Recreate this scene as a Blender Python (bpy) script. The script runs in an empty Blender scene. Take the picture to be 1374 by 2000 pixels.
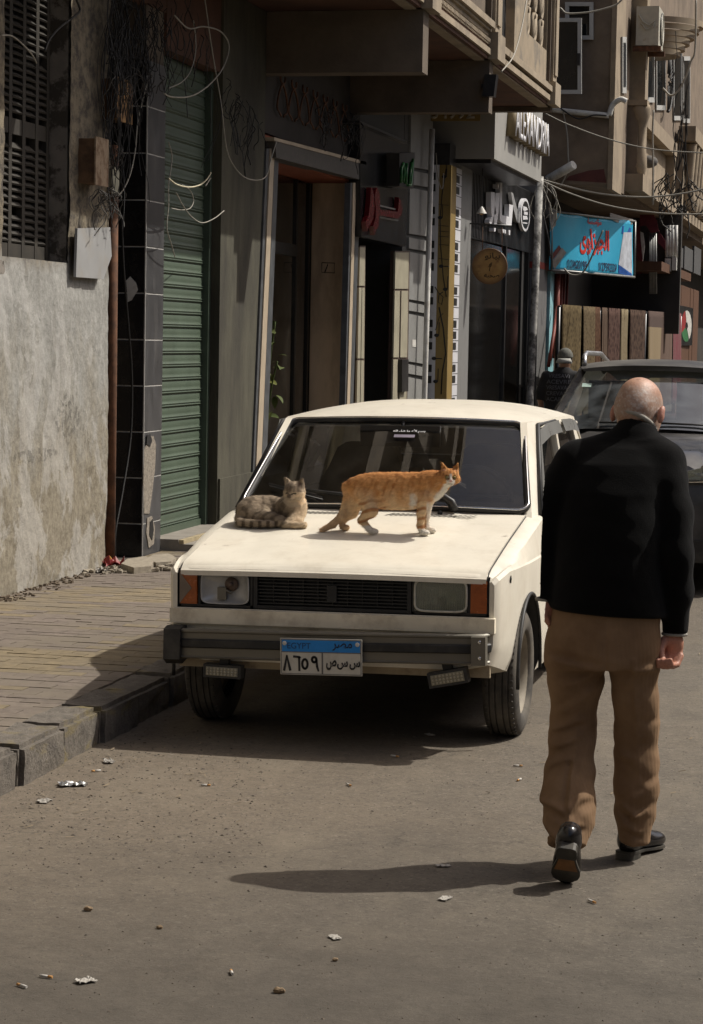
import bpy, bmesh, math, random
import numpy as np
from mathutils import Vector, Matrix
random.seed(7)
S = bpy.context.scene
COL = S.collection
R = math.radians

# ------------------------------------------------------------------ camera
F, PITCH, ROLL, YAW, CAMH = 4451.5, R(4.3862), R(1.0731), R(12.5691), 1.8186
_fw = Vector((-math.sin(YAW)*math.cos(PITCH), math.cos(YAW)*math.cos(PITCH), -math.sin(PITCH)))
_r0 = Vector((math.cos(YAW), math.sin(YAW), 0)); _u0 = _r0.cross(_fw)
_r = _r0*math.cos(ROLL)+_u0*math.sin(ROLL); _u = -_r0*math.sin(ROLL)+_u0*math.cos(ROLL)
CAM = Vector((0, 0, CAMH))
cd = bpy.data.cameras.new('camera'); cam = bpy.data.objects.new('camera', cd); COL.objects.link(cam)
cd.sensor_fit = 'VERTICAL'; cd.sensor_height = 24; cd.lens = F/2000*24; cd.clip_start = .1; cd.clip_end = 600
cam.matrix_world = Matrix(((_r.x, _u.x, -_fw.x, 0), (_r.y, _u.y, -_fw.y, 0), (_r.z, _u.z, -_fw.z, CAMH), (0, 0, 0, 1)))
S.camera = cam
# ------------------------------------------------------------------ sky and sun
SUN_AZ, SUN_EL = R(58.5), R(51)
w = bpy.data.worlds.new('World'); S.world = w; w.use_nodes = True
nt = w.node_tree; bg = nt.nodes['Background']
sky = nt.nodes.new('ShaderNodeTexSky'); sky.sky_type = 'NISHITA'; sky.sun_disc = False
sky.sun_elevation = SUN_EL; sky.sun_rotation = SUN_AZ; sky.dust_density = 6.0; sky.air_density = .8
nt.links.new(sky.outputs[0], bg.inputs[0]); bg.inputs[1].default_value = .094
sd = Vector((math.sin(SUN_AZ)*math.cos(SUN_EL), math.cos(SUN_AZ)*math.cos(SUN_EL), math.sin(SUN_EL)))
sl = bpy.data.lights.new('sun', 'SUN'); sl.energy = 3.95; sl.angle = R(.53); sl.color = (1, .955, .875)
so = bpy.data.objects.new('sun', sl); COL.objects.link(so); so.rotation_euler = sd.to_track_quat('Z', 'Y').to_euler(); so.location = sd*40
S.view_settings.view_transform = 'Standard'; S.view_settings.look = 'None'; S.view_settings.exposure = .12; S.view_settings.gamma = 1
S.view_settings.use_curve_mapping = False
S.cycles.max_bounces = 8; S.cycles.transparent_max_bounces = 12

# ------------------------------------------------------------------ helpers
def ray(px, py): return _fw+_r*((px-687)/F)-_u*((py-1000)/F)
def onx(px, py, x): d = ray(px, py); return CAM+d*((x-CAM.x)/d.x)
def ony(px, py, y): d = ray(px, py); return CAM+d*((y-CAM.y)/d.y)
def onz(px, py, z): d = ray(px, py); return CAM+d*((z-CAM.z)/d.z)

def tag(o, label=None, cat=None, group=None, kind=None):
    if label: o['label'] = label
    if cat: o['category'] = cat
    if group: o['group'] = group
    if kind: o['kind'] = kind
    return o
def empty(name, loc, label, cat, group=None, rz=0):
    o = bpy.data.objects.new(name, None); COL.objects.link(o); o.location = loc; o.rotation_euler = (0, 0, rz)
    o.empty_display_size = .1
    return tag(o, label, cat, group)
def par(o, p):
    """child given in world coordinates"""
    o.parent = p
    q = p; m = Matrix.Identity(4)
    chain = []
    while q: chain.append(q); q = q.parent
    for q in reversed(chain): m = m @ q.matrix_parent_inverse @ q.matrix_basis
    o.matrix_parent_inverse = m.inverted()
def copy_tree(o, parent=None):
    c = o.copy(); COL.objects.link(c); c.parent = parent
    for ch in [k for k in COL.objects if k.parent == o]: copy_tree(ch, c)
    return c

class MB:
    def __init__(s): s.bm = bmesh.new()
    def mesh_add(s, vs, fs, mi=0):
        v = [s.bm.verts.new(p) for p in vs]
        for f in fs:
            try: q = s.bm.faces.new([v[i] for i in f]); q.material_index = mi
            except ValueError: pass
        return v
    def box(s, lo, hi, mi=0, rz=0, piv=None, jit=0):
        x0, y0, z0 = lo; x1, y1, z1 = hi
        vs = [Vector(p) for p in ((x0,y0,z0),(x1,y0,z0),(x1,y1,z0),(x0,y1,z0),(x0,y0,z1),(x1,y0,z1),(x1,y1,z1),(x0,y1,z1))]
        if jit: vs = [v+Vector([random.uniform(-jit, jit) for _ in range(3)]) for v in vs]
        if rz:
            c = Vector(piv) if piv else (Vector(lo)+Vector(hi))/2
            m = Matrix.Rotation(rz, 3, 'Z'); vs = [c+m@(v-c) for v in vs]
        s.mesh_add(vs, ((3,2,1,0),(4,5,6,7),(0,1,5,4),(1,2,6,5),(2,3,7,6),(3,0,4,7)), mi); return s
    def obox(s, c, ax, ay, az, mi=0):
        """box by centre and three half-axes"""
        c, ax, ay, az = map(Vector, (c, ax, ay, az))
        vs = [c+ax*i+ay*j+az*k for k in (-1,1) for i, j in ((-1,-1),(1,-1),(1,1),(-1,1))]
        s.mesh_add(vs, ((3,2,1,0),(4,5,6,7),(0,1,5,4),(1,2,6,5),(2,3,7,6),(3,0,4,7)), mi); return s
    def tube(s, pts, r, n=6, mi=0, cap=True):
        pts = [Vector(p) for p in pts]; rings = []
        rr = r if hasattr(r, '__len__') else [r]*len(pts)
        t = (pts[1]-pts[0]).normalized(); up = Vector((0,0,1)) if abs(t.z) < .9 else Vector((1,0,0))
        a = t.cross(up).normalized()
        for i, p in enumerate(pts):
            t = (pts[min(i+1, len(pts)-1)]-pts[max(i-1, 0)])
            if t.length < 1e-9: t = Vector((0,0,1))
            t.normalize(); a = a-t*a.dot(t)
            if a.length < 1e-6: a = t.orthogonal()
            a.normalize(); b = t.cross(a)
            rings.append([s.bm.verts.new(p+(a*math.cos(k*2*math.pi/n)+b*math.sin(k*2*math.pi/n))*rr[i]) for k in range(n)])
        for i in range(len(rings)-1):
            for k in range(n):
                f = s.bm.faces.new((rings[i][k], rings[i][(k+1)%n], rings[i+1][(k+1)%n], rings[i+1][k])); f.material_index = mi; f.smooth = True
        if cap:
            f = s.bm.faces.new(rings[0][::-1]); f.material_index = mi; f = s.bm.faces.new(rings[-1]); f.material_index = mi
        return s
    def loft(s, rings, mi=0, closed=True, caps=(True, True), smooth=True):
        V = [[s.bm.verts.new(p) for p in r] for r in rings]; n = len(V[0])
        for i in range(len(V)-1):
            for k in range(n if closed else n-1):
                f = s.bm.faces.new((V[i][k], V[i][(k+1)%n], V[i+1][(k+1)%n], V[i+1][k])); f.material_index = mi; f.smooth = smooth
        if closed:
            if caps[0]: f = s.bm.faces.new(V[0][::-1]); f.material_index = mi
            if caps[1]: f = s.bm.faces.new(V[-1]); f.material_index = mi
        return s
    def lathe(s, prof, c, axis='x', n=32, mi=0, mis=None, a0=0, a1=2*math.pi):
        """prof = [(r, h)] along axis"""
        c = Vector(c); full = abs(a1-a0-2*math.pi) < 1e-6
        m = n if full else n+1
        rings = []
        for r_, h_ in prof:
            ring = []
            for k in range(m):
                a = a0+(a1-a0)*k/n
                ca, sa = r_*math.cos(a), r_*math.sin(a)
                p = {'x': (h_, ca, sa), 'y': (ca, h_, sa), 'z': (ca, sa, h_)}[axis]
                ring.append(s.bm.verts.new(c+Vector(p)))
            rings.append(ring)
        for i in range(len(rings)-1):
            for k in range(n):
                j = (k+1) % m
                f = s.bm.faces.new((rings[i][k], rings[i][j], rings[i+1][j], rings[i+1][k])); f.smooth = True
                f.material_index = mis[i] if mis else mi
        return s
    def prism(s, pts, off, mi=0):
        """polygon pts extruded by the vector off"""
        pts = [Vector(p) for p in pts]; off = Vector(off); n = len(pts)
        a = [s.bm.verts.new(p) for p in pts]; b = [s.bm.verts.new(p+off) for p in pts]
        for ff in (a[::-1], b):
            f = s.bm.faces.new(ff); f.material_index = mi
        for k in range(n):
            f = s.bm.faces.new((a[k], a[(k+1)%n], b[(k+1)%n], b[k])); f.material_index = mi
        return s
    def sphere(s, c, r, sc=(1,1,1), n=12, mi=0):
        m = Matrix.Translation(c) @ Matrix.Diagonal((r*sc[0], r*sc[1], r*sc[2], 1))
        q = bmesh.ops.create_uvsphere(s.bm, u_segments=n, v_segments=max(6, n//2), radius=1, matrix=m)
        for v in q['verts']:
            for f in v.link_faces: f.material_index = mi; f.smooth = True
        return s
    def mesh(s, name, mats, smooth=None, bevel=0, seg=1, recalc=True):
        if bevel:
            e = [e for e in s.bm.edges if len(e.link_faces) == 2 and e.calc_face_angle(0) > .6]
            bmesh.ops.bevel(s.bm, geom=e, offset=bevel, segments=seg, affect='EDGES', clamp_overlap=True)
        if recalc: bmesh.ops.recalc_face_normals(s.bm, faces=s.bm.faces)
        me = bpy.data.meshes.new(name); s.bm.to_mesh(me); s.bm.free()
        for m in (mats if isinstance(mats, (list, tuple)) else [mats]): me.materials.append(m)
        if smooth is not None:
            for p in me.polygons: p.use_smooth = True
            me.set_sharp_from_angle(angle=R(smooth))
        return me
    def build(s, name, mats, parent=None, local=False, **k):
        me = s.mesh(name, mats, **k); o = bpy.data.objects.new(name, me); COL.objects.link(o)
        if parent:
            if local: o.parent = parent
            else: par(o, parent)
        return o
def place(name, me, loc, parent=None, rot=None):
    o = bpy.data.objects.new(name, me); COL.objects.link(o); o.location = loc
    if rot: o.rotation_euler = rot
    if parent: par(o, parent)
    return o
def text_mesh(body, size, depth=0, align='CENTER', spacing=1, bold=0):
    c = bpy.data.curves.new('lettering', 'FONT'); c.body = body; c.size = size; c.extrude = depth; c.align_x = align; c.space_character = spacing
    c.offset = bold
    o = bpy.data.objects.new('lettering', c); COL.objects.link(o)
    dg = bpy.context.evaluated_depsgraph_get(); me = bpy.data.meshes.new_from_object(o.evaluated_get(dg))
    COL.objects.unlink(o); bpy.data.objects.remove(o); return me
def set_text(name, body, h, org, ux, uz, mat, parent=None, width=None, depth=.001, bold=0, curve=None):
    """flat lettering: fitted to height h (and width), centred on org, along the axes ux and uz"""
    me = text_mesh(body, 1, 0, bold=bold); n = len(me.vertices)
    co = np.empty(n*3); me.vertices.foreach_get('co', co); co = co.reshape(-1, 3)
    lo, hi = co.min(0), co.max(0); c = (lo+hi)/2
    sy = h/(hi[1]-lo[1]); sx = (width/(hi[0]-lo[0])) if width else sy
    ux = np.array(Vector(ux).normalized()); uz = np.array(Vector(uz).normalized()); nn = np.cross(ux, uz)
    vs = np.array(org)+np.outer((co[:,0]-c[0])*sx, ux)+np.outer((co[:,1]-c[1])*sy, uz)
    mb = MB(); mb.bm.from_mesh(me)
    for v, p in zip(mb.bm.verts, vs): v.co = p
    if depth:
        q = bmesh.ops.extrude_face_region(mb.bm, geom=mb.bm.faces[:])
        for v in [g for g in q['geom'] if isinstance(g, bmesh.types.BMVert)]: v.co += Vector(nn*depth)
    if curve:
        for v in mb.bm.verts: v.co = curve(v.co)
    return mb.build(name, mat, parent)

# ------------------------------------------------------------------ materials
def newmat(name):
    m = bpy.data.materials.new(name); m.use_nodes = True
    return m, m.node_tree, m.node_tree.nodes['Principled BSDF']
def N(t, typ, **k):
    n = t.nodes.new('ShaderNode'+typ)
    for a, b in k.items(): setattr(n, a, b)
    return n
def noise(t, vec, scale, detail=4, rough=.6, dist=0):
    n = N(t, 'TexNoise'); n.inputs['Scale'].default_value = scale; n.inputs['Detail'].default_value = detail
    n.inputs['Roughness'].default_value = rough; n.inputs['Distortion'].default_value = dist
    if vec: t.links.new(vec, n.inputs['Vector'])
    return n.outputs['Fac']
def ramp(t, fac, a, b, ca=(0,0,0,1), cb=(1,1,1,1)):
    n = N(t, 'ValToRGB'); n.color_ramp.elements[0].position = a; n.color_ramp.elements[1].position = b
    n.color_ramp.elements[0].color = ca; n.color_ramp.elements[1].color = cb
    t.links.new(fac, n.inputs[0]); return n.outputs[0]
def mixc(t, fac, a, b, mode='MIX'):
    n = N(t, 'Mix', data_type='RGBA', blend_type=mode)
    for v, i in ((fac, 0), (a, 6), (b, 7)):
        if hasattr(v, 'links'): t.links.new(v, n.inputs[i])
        elif i: n.inputs[i].default_value = (*v, 1) if len(v) == 3 else v
        else: n.inputs[0].default_value = v
    return n.outputs[2]
def math_(t, op, a, b=0, c=None):
    n = N(t, 'Math', operation=op)
    for i, v in enumerate((a, b) if c is None else (a, b, c)):
        if hasattr(v, 'links'): t.links.new(v, n.inputs[i])
        else: n.inputs[i].default_value = v
    return n.outputs[0]
def vec_pos(t, scale=(1,1,1), obj=False):
    if obj: o = N(t, 'TexCoord').outputs['Object']
    else: o = N(t, 'NewGeometry').outputs['Position']
    if scale == (1,1,1): return o
    m = N(t, 'VectorMath', operation='MULTIPLY'); t.links.new(o, m.inputs[0]); m.inputs[1].default_value = scale
    return m.outputs[0]
def bumpn(t, p, h, strength, dist=.01):
    b = N(t, 'Bump'); b.inputs['Strength'].default_value = strength; b.inputs['Distance'].default_value = dist
    t.links.new(h, b.inputs['Height']); t.links.new(b.outputs[0], p.inputs['Normal']); return b
MATS = {}
def M(name, col, rough=.75, metal=0, var=.2, scale=9, dirt=None, dscale=3, damt=.6, dth=(.5,.7), bump=0, bscale=80, spec=.4, rand=0, stretch=(1,1,1), obj=False, rvar=.1, coat=0, drough=None, rust=0):
    if name in MATS: return MATS[name]
    m, t, p = newmat(name); v = vec_pos(t, stretch, obj)
    f = noise(t, v, scale, 6)
    lo = tuple(c*(1-var) for c in col); hi = tuple(min(1, c*(1+var)) for c in col)
    c = ramp(t, f, .3, .7, (*lo, 1), (*hi, 1))
    p.inputs['Roughness'].default_value = rough
    rr = math_(t, 'MULTIPLY_ADD', f, rvar*2, rough-rvar)
    if rand:
        oi = N(t, 'ObjectInfo'); k = math_(t, 'MULTIPLY_ADD', oi.outputs['Random'], 2*rand, 1-rand)
        hs = N(t, 'HueSaturation'); t.links.new(c, hs.inputs['Color']); t.links.new(k, hs.inputs['Value']); c = hs.outputs[0]
    if dirt:
        d = ramp(t, noise(t, v, dscale, 8, .65), dth[0], dth[1]); d = math_(t, 'MULTIPLY', d, damt)
        c = mixc(t, d, c, dirt)
        if drough: rr = math_(t, 'MULTIPLY_ADD', d, drough-rough, rr)
    t.links.new(c, p.inputs['Base Color']); t.links.new(rr, p.inputs['Roughness'])
    p.inputs['Metallic'].default_value = metal; p.inputs['Specular IOR Level'].default_value = spec
    p.inputs['Coat Weight'].default_value = coat
    if rust:
        d = math_(t, 'MULTIPLY', ramp(t, noise(t, v, 3.1, 9, .72, .3), .645, .70), .8); c = mixc(t, d, c, (.13,.06,.025)); t.links.new(c, p.inputs['Base Color'])
        d = math_(t, 'MULTIPLY', ramp(t, noise(t, vec_pos(t, (9,9,1.2), obj), 1.6, 6, .7), .52, .75), .22); c = mixc(t, d, c, (.36,.30,.21)); t.links.new(c, p.inputs['Base Color'])
    if bump: bumpn(t, p, noise(t, v, bscale, 5, .7), bump)
    MATS[name] = m; return m
def glass_mat(name, tint=(.7,.72,.7), rough=.02, refl=1.0, ior=1.45, dust_haze=.04, dust_haze_col=(.35,.32,.27)):  # diffuse film: dust, and painted haze where reflections are too weak
    m, t, p = newmat(name); t.nodes.remove(p)
    tr = N(t, 'BsdfTransparent'); tr.inputs[0].default_value = (*tint, 1)
    gl = N(t, 'BsdfGlossy'); gl.inputs['Roughness'].default_value = rough; gl.inputs[0].default_value = (refl, refl, refl, 1)
    fr = N(t, 'Fresnel'); fr.inputs[0].default_value = ior
    mx = N(t, 'MixShader'); t.links.new(fr.outputs[0], mx.inputs[0]); t.links.new(tr.outputs[0], mx.inputs[1]); t.links.new(gl.outputs[0], mx.inputs[2])
    df = N(t, 'BsdfDiffuse'); df.inputs[0].default_value = (*dust_haze_col, 1)
    m2 = N(t, 'MixShader'); f = math_(t, 'MULTIPLY', ramp(t, noise(t, vec_pos(t), 5, 6), .3, .8), dust_haze*2)
    t.links.new(f, m2.inputs[0]); t.links.new(mx.outputs[0], m2.inputs[1]); t.links.new(df.outputs[0], m2.inputs[2])
    t.links.new(m2.outputs[0], t.nodes['Material Output'].inputs[0]); return m

# ------------------------------------------------------------------ implicit surfaces for bodies
class VNoise:
    def __init__(s, seed): s.g = np.random.RandomState(seed).rand(32, 32, 32)*2-1
    def __call__(s, P):
        i = np.floor(P).astype(int); f = P-i; f = f*f*(3-2*f); i &= 31; j = (i+1) & 31; g = s.g
        x0,y0,z0 = i.T; x1,y1,z1 = j.T; fx,fy,fz = f.T
        a = g[x0,y0,z0]*(1-fx)+g[x1,y0,z0]*fx; b = g[x0,y1,z0]*(1-fx)+g[x1,y1,z0]*fx
        c = g[x0,y0,z1]*(1-fx)+g[x1,y0,z1]*fx; d = g[x0,y1,z1]*(1-fx)+g[x1,y1,z1]*fx
        return (a*(1-fy)+b*fy)*(1-fz)+(c*(1-fy)+d*fy)*fz
VN = VNoise(3)
def smin(a, b, k):
    h = np.clip(.5+.5*(b-a)/k, 0, 1); return b*(1-h)+a*h-k*h*(1-h)
def smax(a, b, k): return -smin(-a, -b, k)
def cap(P, a, b, ra, rb=None, sq=None):
    """tapered capsule"""
    rb = ra if rb is None else rb
    a = np.asarray(a, float); b = np.asarray(b, float); d = b-a; L = d@d
    t = np.clip(((P-a)@d)/max(L, 1e-12), 0, 1)
    q = P-(a+t[:, None]*d)
    if sq is not None: q = q*np.asarray(sq)
    return np.sqrt((q*q).sum(1))-(ra+(rb-ra)*t)
def chain(P, pts, rs, k=.02, sq=None):
    d = None
    for i in range(len(pts)-1):
        e = cap(P, pts[i], pts[i+1], rs[i], rs[i+1], sq); d = e if d is None else smin(d, e, k)
    return d
def ell(P, c, r, rot=None):
    q = P-np.asarray(c, float)
    if rot is not None: q = q@np.asarray(rot)
    r = np.asarray(r, float); k0 = np.sqrt(((q/r)**2).sum(1)); k1 = np.sqrt(((q/(r*r))**2).sum(1))
    return k0*(k0-1)/np.maximum(k1, 1e-9)
def stack(P, zs, cs, ws, ds):
    """torso: ellipses stacked along z, interpolated smoothly"""
    z = P[:, 2]; zs = np.asarray(zs); o = np.argsort(zs)
    I = lambda v: np.interp(z, zs[o], np.asarray(v)[o])
    cx = I([c[0] for c in cs]); cy = I([c[1] for c in cs]); w = I(ws); d = I(ds)
    q = np.sqrt(((P[:,0]-cx)/w)**2+((P[:,1]-cy)/d)**2)-1
    e = q*np.minimum(w, d)
    return np.maximum(e, np.maximum(zs.min()-z, z-zs.max()))
def sdf_arrays(fn, lo, hi, res):
    lo = np.asarray(lo, float); hi = np.asarray(hi, float); B = 8
    n = np.ceil((hi-lo)/res/B).astype(int)*B+1
    V = np.full(n, np.nan, np.float32); nb = (n-1)//B
    bi = np.stack(np.meshgrid(*[np.arange(k) for k in nb], indexing='ij'), -1).reshape(-1, 3)
    cen = lo+(bi*B+B/2)*res; dc = fn(cen); rad = B*res*.87*1.6
    off = np.stack(np.meshgrid(*[np.arange(B+1)]*3, indexing='ij'), -1).reshape(-1, 3)
    for b, d in zip(bi, dc):
        sl_ = tuple(slice(k*B, k*B+B+1) for k in b)
        if abs(d) > rad:
            v = V[sl_]; v[np.isnan(v)] = d
    near = bi[np.abs(dc) <= rad]
    for k in range(0, len(near), 60):
        q = near[k:k+60]; idx = (q[:, None, :]*B+off[None]).reshape(-1, 3)
        V[idx[:,0], idx[:,1], idx[:,2]] = fn(lo+idx*res)
    s = V < 0
    cs = np.zeros(tuple(np.array(V.shape)-1), int)
    C = [s[i:i+cs.shape[0], j:j+cs.shape[1], k:k+cs.shape[2]] for i in (0,1) for j in (0,1) for k in (0,1)]
    cnt = sum(c.astype(int) for c in C); act = (cnt > 0) & (cnt < 8)
    A = np.argwhere(act); vid = np.full(cs.shape, -1); vid[tuple(A.T)] = np.arange(len(A))
    acc = np.zeros((len(A), 3)); num = np.zeros(len(A))
    co = [(i,j,k) for i in (0,1) for j in (0,1) for k in (0,1)]
    for a in co:
        for ax in range(3):
            if a[ax] == 0:
                b = list(a); b[ax] = 1
                va = V[tuple((A+a).T)]; vb = V[tuple((A+b).T)]; m = (va < 0) != (vb < 0)
                t = np.where(m, va/np.where(m, va-vb, 1), 0); p = np.tile(np.array(a, float), (len(A), 1)); p[:, ax] += t
                acc[m] += p[m]; num[m] += 1
    vs = lo+(A+acc/num[:, None])*res; fs = []
    for ax in range(3):
        u_, v_ = [(1,2),(2,0),(0,1)][ax]
        s0 = s[tuple(slice(0, -1) if k == ax else slice(None) for k in range(3))]; s1 = s[tuple(slice(1, None) if k == ax else slice(None) for k in range(3))]
        E = np.argwhere(s0 != s1); E = E[(E[:, u_] > 0) & (E[:, v_] > 0) & (E[:, u_] < cs.shape[u_]) & (E[:, v_] < cs.shape[v_])]
        fl = s0[tuple(E.T)]
        q = []
        for du, dv in ((-1,-1),(0,-1),(0,0),(-1,0)):
            e = E.copy(); e[:, u_] += du; e[:, v_] += dv; q.append(vid[tuple(e.T)])
        q = np.stack(q, 1); q[~fl] = q[~fl][:, ::-1]; fs.append(q)
    fs = np.concatenate(fs); fs = fs[(fs >= 0).all(1)]
    return vs, fs
def sdf_obj(name, fn, lo, hi, res, mat, parent=None, color=None, relax=1):
    vs, fs = sdf_arrays(fn, lo, hi, res)
    for _ in range(relax):                                       # light smoothing
        acc = np.zeros_like(vs); cnt = np.zeros(len(vs))
        for a, b in ((0,1),(1,2),(2,3),(3,0)):
            np.add.at(acc, fs[:,a], vs[fs[:,b]]); np.add.at(cnt, fs[:,a], 1); np.add.at(acc, fs[:,b], vs[fs[:,a]]); np.add.at(cnt, fs[:,b], 1)
        vs = vs*.4+.6*acc/np.maximum(cnt, 1)[:, None]
    me = bpy.data.meshes.new(name); me.vertices.add(len(vs)); me.vertices.foreach_set('co', vs.ravel())
    me.loops.add(len(fs)*4); me.loops.foreach_set('vertex_index', fs.ravel().astype(np.int32))
    me.polygons.add(len(fs)); me.polygons.foreach_set('loop_start', np.arange(0, len(fs)*4, 4, dtype=np.int32))
    me.update(calc_edges=True); me.validate(); me.polygons.foreach_set('use_smooth', np.ones(len(me.polygons), bool))
    for m in (mat if isinstance(mat, list) else [mat]): me.materials.append(m)
    if color is not None:
        ca = me.color_attributes.new('coat', 'FLOAT_COLOR', 'POINT')
        c = np.ones((len(vs), 4)); c[:, :3] = color(vs); ca.data.foreach_set('color', c.ravel())
    o = bpy.data.objects.new(name, me); COL.objects.link(o)
    if parent: par(o, parent)
    return o
def attr_mat(name, rough=.8, spec=.3, sheen=0, bump=.0, bscale=200, sss=0):
    m, t, p = newmat(name); a = N(t, 'Attribute', attribute_name='coat'); v = vec_pos(t)
    c = mixc(t, .35, a.outputs['Color'], ramp(t, noise(t, v, bscale*1.5, 3), .3, .7, (.4,.4,.4,1), (1,1,1,1)), 'MULTIPLY')
    t.links.new(c, p.inputs['Base Color']); p.inputs['Roughness'].default_value = rough; p.inputs['Specular IOR Level'].default_value = spec
    p.inputs['Sheen Weight'].default_value = sheen; p.inputs['Subsurface Weight'].default_value = sss
    p.inputs['Subsurface Radius'].default_value = (.01,.004,.002)
    if bump: bumpn(t, p, noise(t, v, bscale, 4, .7), bump, .004)
    return m
# ------------------------------------------------------------------ shared materials
XF, ZP = -5.24, .15
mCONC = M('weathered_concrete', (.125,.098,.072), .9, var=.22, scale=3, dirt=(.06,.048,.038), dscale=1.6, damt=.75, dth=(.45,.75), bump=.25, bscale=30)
mCONC_L = M('pale_concrete', (.30,.245,.175), .9, var=.18, scale=3, dirt=(.10,.085,.07), dscale=2.2, damt=.7, dth=(.5,.75), bump=.25, bscale=40)  # paler copy of the weathered concrete
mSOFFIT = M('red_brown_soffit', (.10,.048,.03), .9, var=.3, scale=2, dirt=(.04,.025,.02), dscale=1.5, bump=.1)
mDARK = M('dark_interior', (.012,.011,.010), .8, var=.3, scale=2)
mBLK = M('black_panel', (.012,.012,.013), .35, var=.3, scale=4, dirt=(.06,.055,.05), dscale=4, damt=.35, spec=.5)
mPAINTW = M('white_frame_paint', (.55,.54,.50), .5, var=.1, scale=10, dirt=(.25,.22,.17), dscale=7)
mSTEEL = M('grey_steel', (.22,.22,.21), .45, metal=.6, var=.2)
mRUST = M('rusted_iron', (.11,.05,.025), .85, var=.5, scale=14, dirt=(.03,.02,.015), dscale=9)
mWIRE_B = M('black_cable', (.018,.017,.016), .6, var=.1)
mWIRE_W = M('pale_cable', (.30,.28,.235), .6, var=.15)
mGLASSD = M('dark_window_glass', (.02,.022,.022), .08, var=.3, scale=1, spec=.7)
gSHOP = glass_mat('shop_glass', (.55,.56,.54), .02, ior=1.5, dust_haze=.03)

# ------------------------------------------------------------------ road
m, t, p = newmat('dusty_asphalt'); v = vec_pos(t)
big = noise(t, v, .55, 5, .6); mid = noise(t, v, 4, 6, .65); fine = noise(t, v, 160, 3, .8)
c = ramp(t, mid, .3, .75, (.094,.085,.072,1), (.142,.127,.105,1))
sx = N(t, 'SeparateXYZ'); t.links.new(v, sx.inputs[0])
edge = N(t, 'MapRange'); t.links.new(math_(t, 'ADD', sx.outputs['X'], math_(t, 'MULTIPLY', math_(t, 'SUBTRACT', big, .5), 2.4)), edge.inputs[0])
edge.inputs[1].default_value = -2.6; edge.inputs[2].default_value = .0
dust_haze = mixc(t, ramp(t, noise(t, v, 9, 7, .7), .3, .75), (.175,.142,.105), (.120,.098,.073))
c = mixc(t, math_(t, 'MULTIPLY', math_(t, 'SUBTRACT', 1, edge.outputs[0]), .9), c, dust_haze)
vo = N(t, 'TexVoronoi'); vo.inputs['Scale'].default_value = 95; t.links.new(v, vo.inputs['Vector'])
wn = N(t, 'TexWhiteNoise', noise_dimensions='3D'); t.links.new(vo.outputs['Position'], wn.inputs['Vector'])
spk = ramp(t, wn.outputs['Value'], .90, .97); c = mixc(t, math_(t, 'MULTIPLY', spk, .3), c, (.26,.23,.19))
spd = ramp(t, wn.outputs['Value'], .03, .12, (1,1,1,1), (0,0,0,1)); c = mixc(t, math_(t, 'MULTIPLY', spd, .5), c, (.06,.054,.046))
nr = N(t, 'MapRange'); t.links.new(math_(t, 'ADD', sx.outputs['Y'], math_(t, 'MULTIPLY', math_(t, 'SUBTRACT', big, .5), 3.5)), nr.inputs[0]); nr.inputs[1].default_value = 8.1; nr.inputs[2].default_value = 5.9  # nearest road toned darker: edge vignetting plus cleaner asphalt in the colour
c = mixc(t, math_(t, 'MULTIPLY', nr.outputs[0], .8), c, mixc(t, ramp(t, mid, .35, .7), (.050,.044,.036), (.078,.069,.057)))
c = mixc(t, .55, c, ramp(t, fine, .25, .75, (.5,.5,.5,1), (1.35,1.35,1.35,1)), 'MULTIPLY')
c = mixc(t, .5, c, ramp(t, noise(t, v, 22, 6, .75), .3, .7, (.68,.67,.65,1), (1.25,1.24,1.22,1)), 'MULTIPLY')
stain = ramp(t, noise(t, vec_pos(t, (.8,.35,1)), 1.3, 7, .7), .52, .72); c = mixc(t, math_(t, 'MULTIPLY', stain, .55), c, (.072,.062,.051))
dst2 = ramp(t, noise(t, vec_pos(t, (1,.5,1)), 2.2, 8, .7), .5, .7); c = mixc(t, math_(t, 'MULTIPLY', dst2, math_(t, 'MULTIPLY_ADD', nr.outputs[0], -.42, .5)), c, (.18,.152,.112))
crk = N(t, 'TexVoronoi', feature='DISTANCE_TO_EDGE'); crk.inputs['Scale'].default_value = .7
dv = N(t, 'VectorMath', operation='ADD'); t.links.new(v, dv.inputs[0]); nz = N(t, 'TexNoise'); nz.inputs['Scale'].default_value = 2.5; nz.inputs['Detail'].default_value = 6; t.links.new(v, nz.inputs[0]); t.links.new(nz.outputs['Color'], dv.inputs[1]); t.links.new(dv.outputs[0], crk.inputs['Vector'])
cr_ = math_(t, 'MULTIPLY', ramp(t, crk.outputs['Distance'], .0, .007, (1,1,1,1), (0,0,0,1)), ramp(t, noise(t, v, .5, 3), .48, .58)); c = mixc(t, math_(t, 'MULTIPLY', cr_, .6), c, (.04,.036,.03))
t.links.new(c, p.inputs['Base Color']); p.inputs['Roughness'].default_value = .92; p.inputs['Specular IOR Level'].default_value = .3
h = math_(t, 'ADD', math_(t, 'MULTIPLY', fine, .5), math_(t, 'ADD', wn.outputs['Value'], math_(t, 'MULTIPLY', mid, 3)))
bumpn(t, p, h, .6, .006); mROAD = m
mb = MB(); ys = [-60, 4, 30, 260]
for i in range(3): mb.mesh_add([(-3.6,ys[i],0),(60,ys[i],0),(60,ys[i+1],0),(-3.6,ys[i+1],0)], [(0,1,2,3)])
tag(mb.build('road', mROAD), kind='structure')

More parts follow.
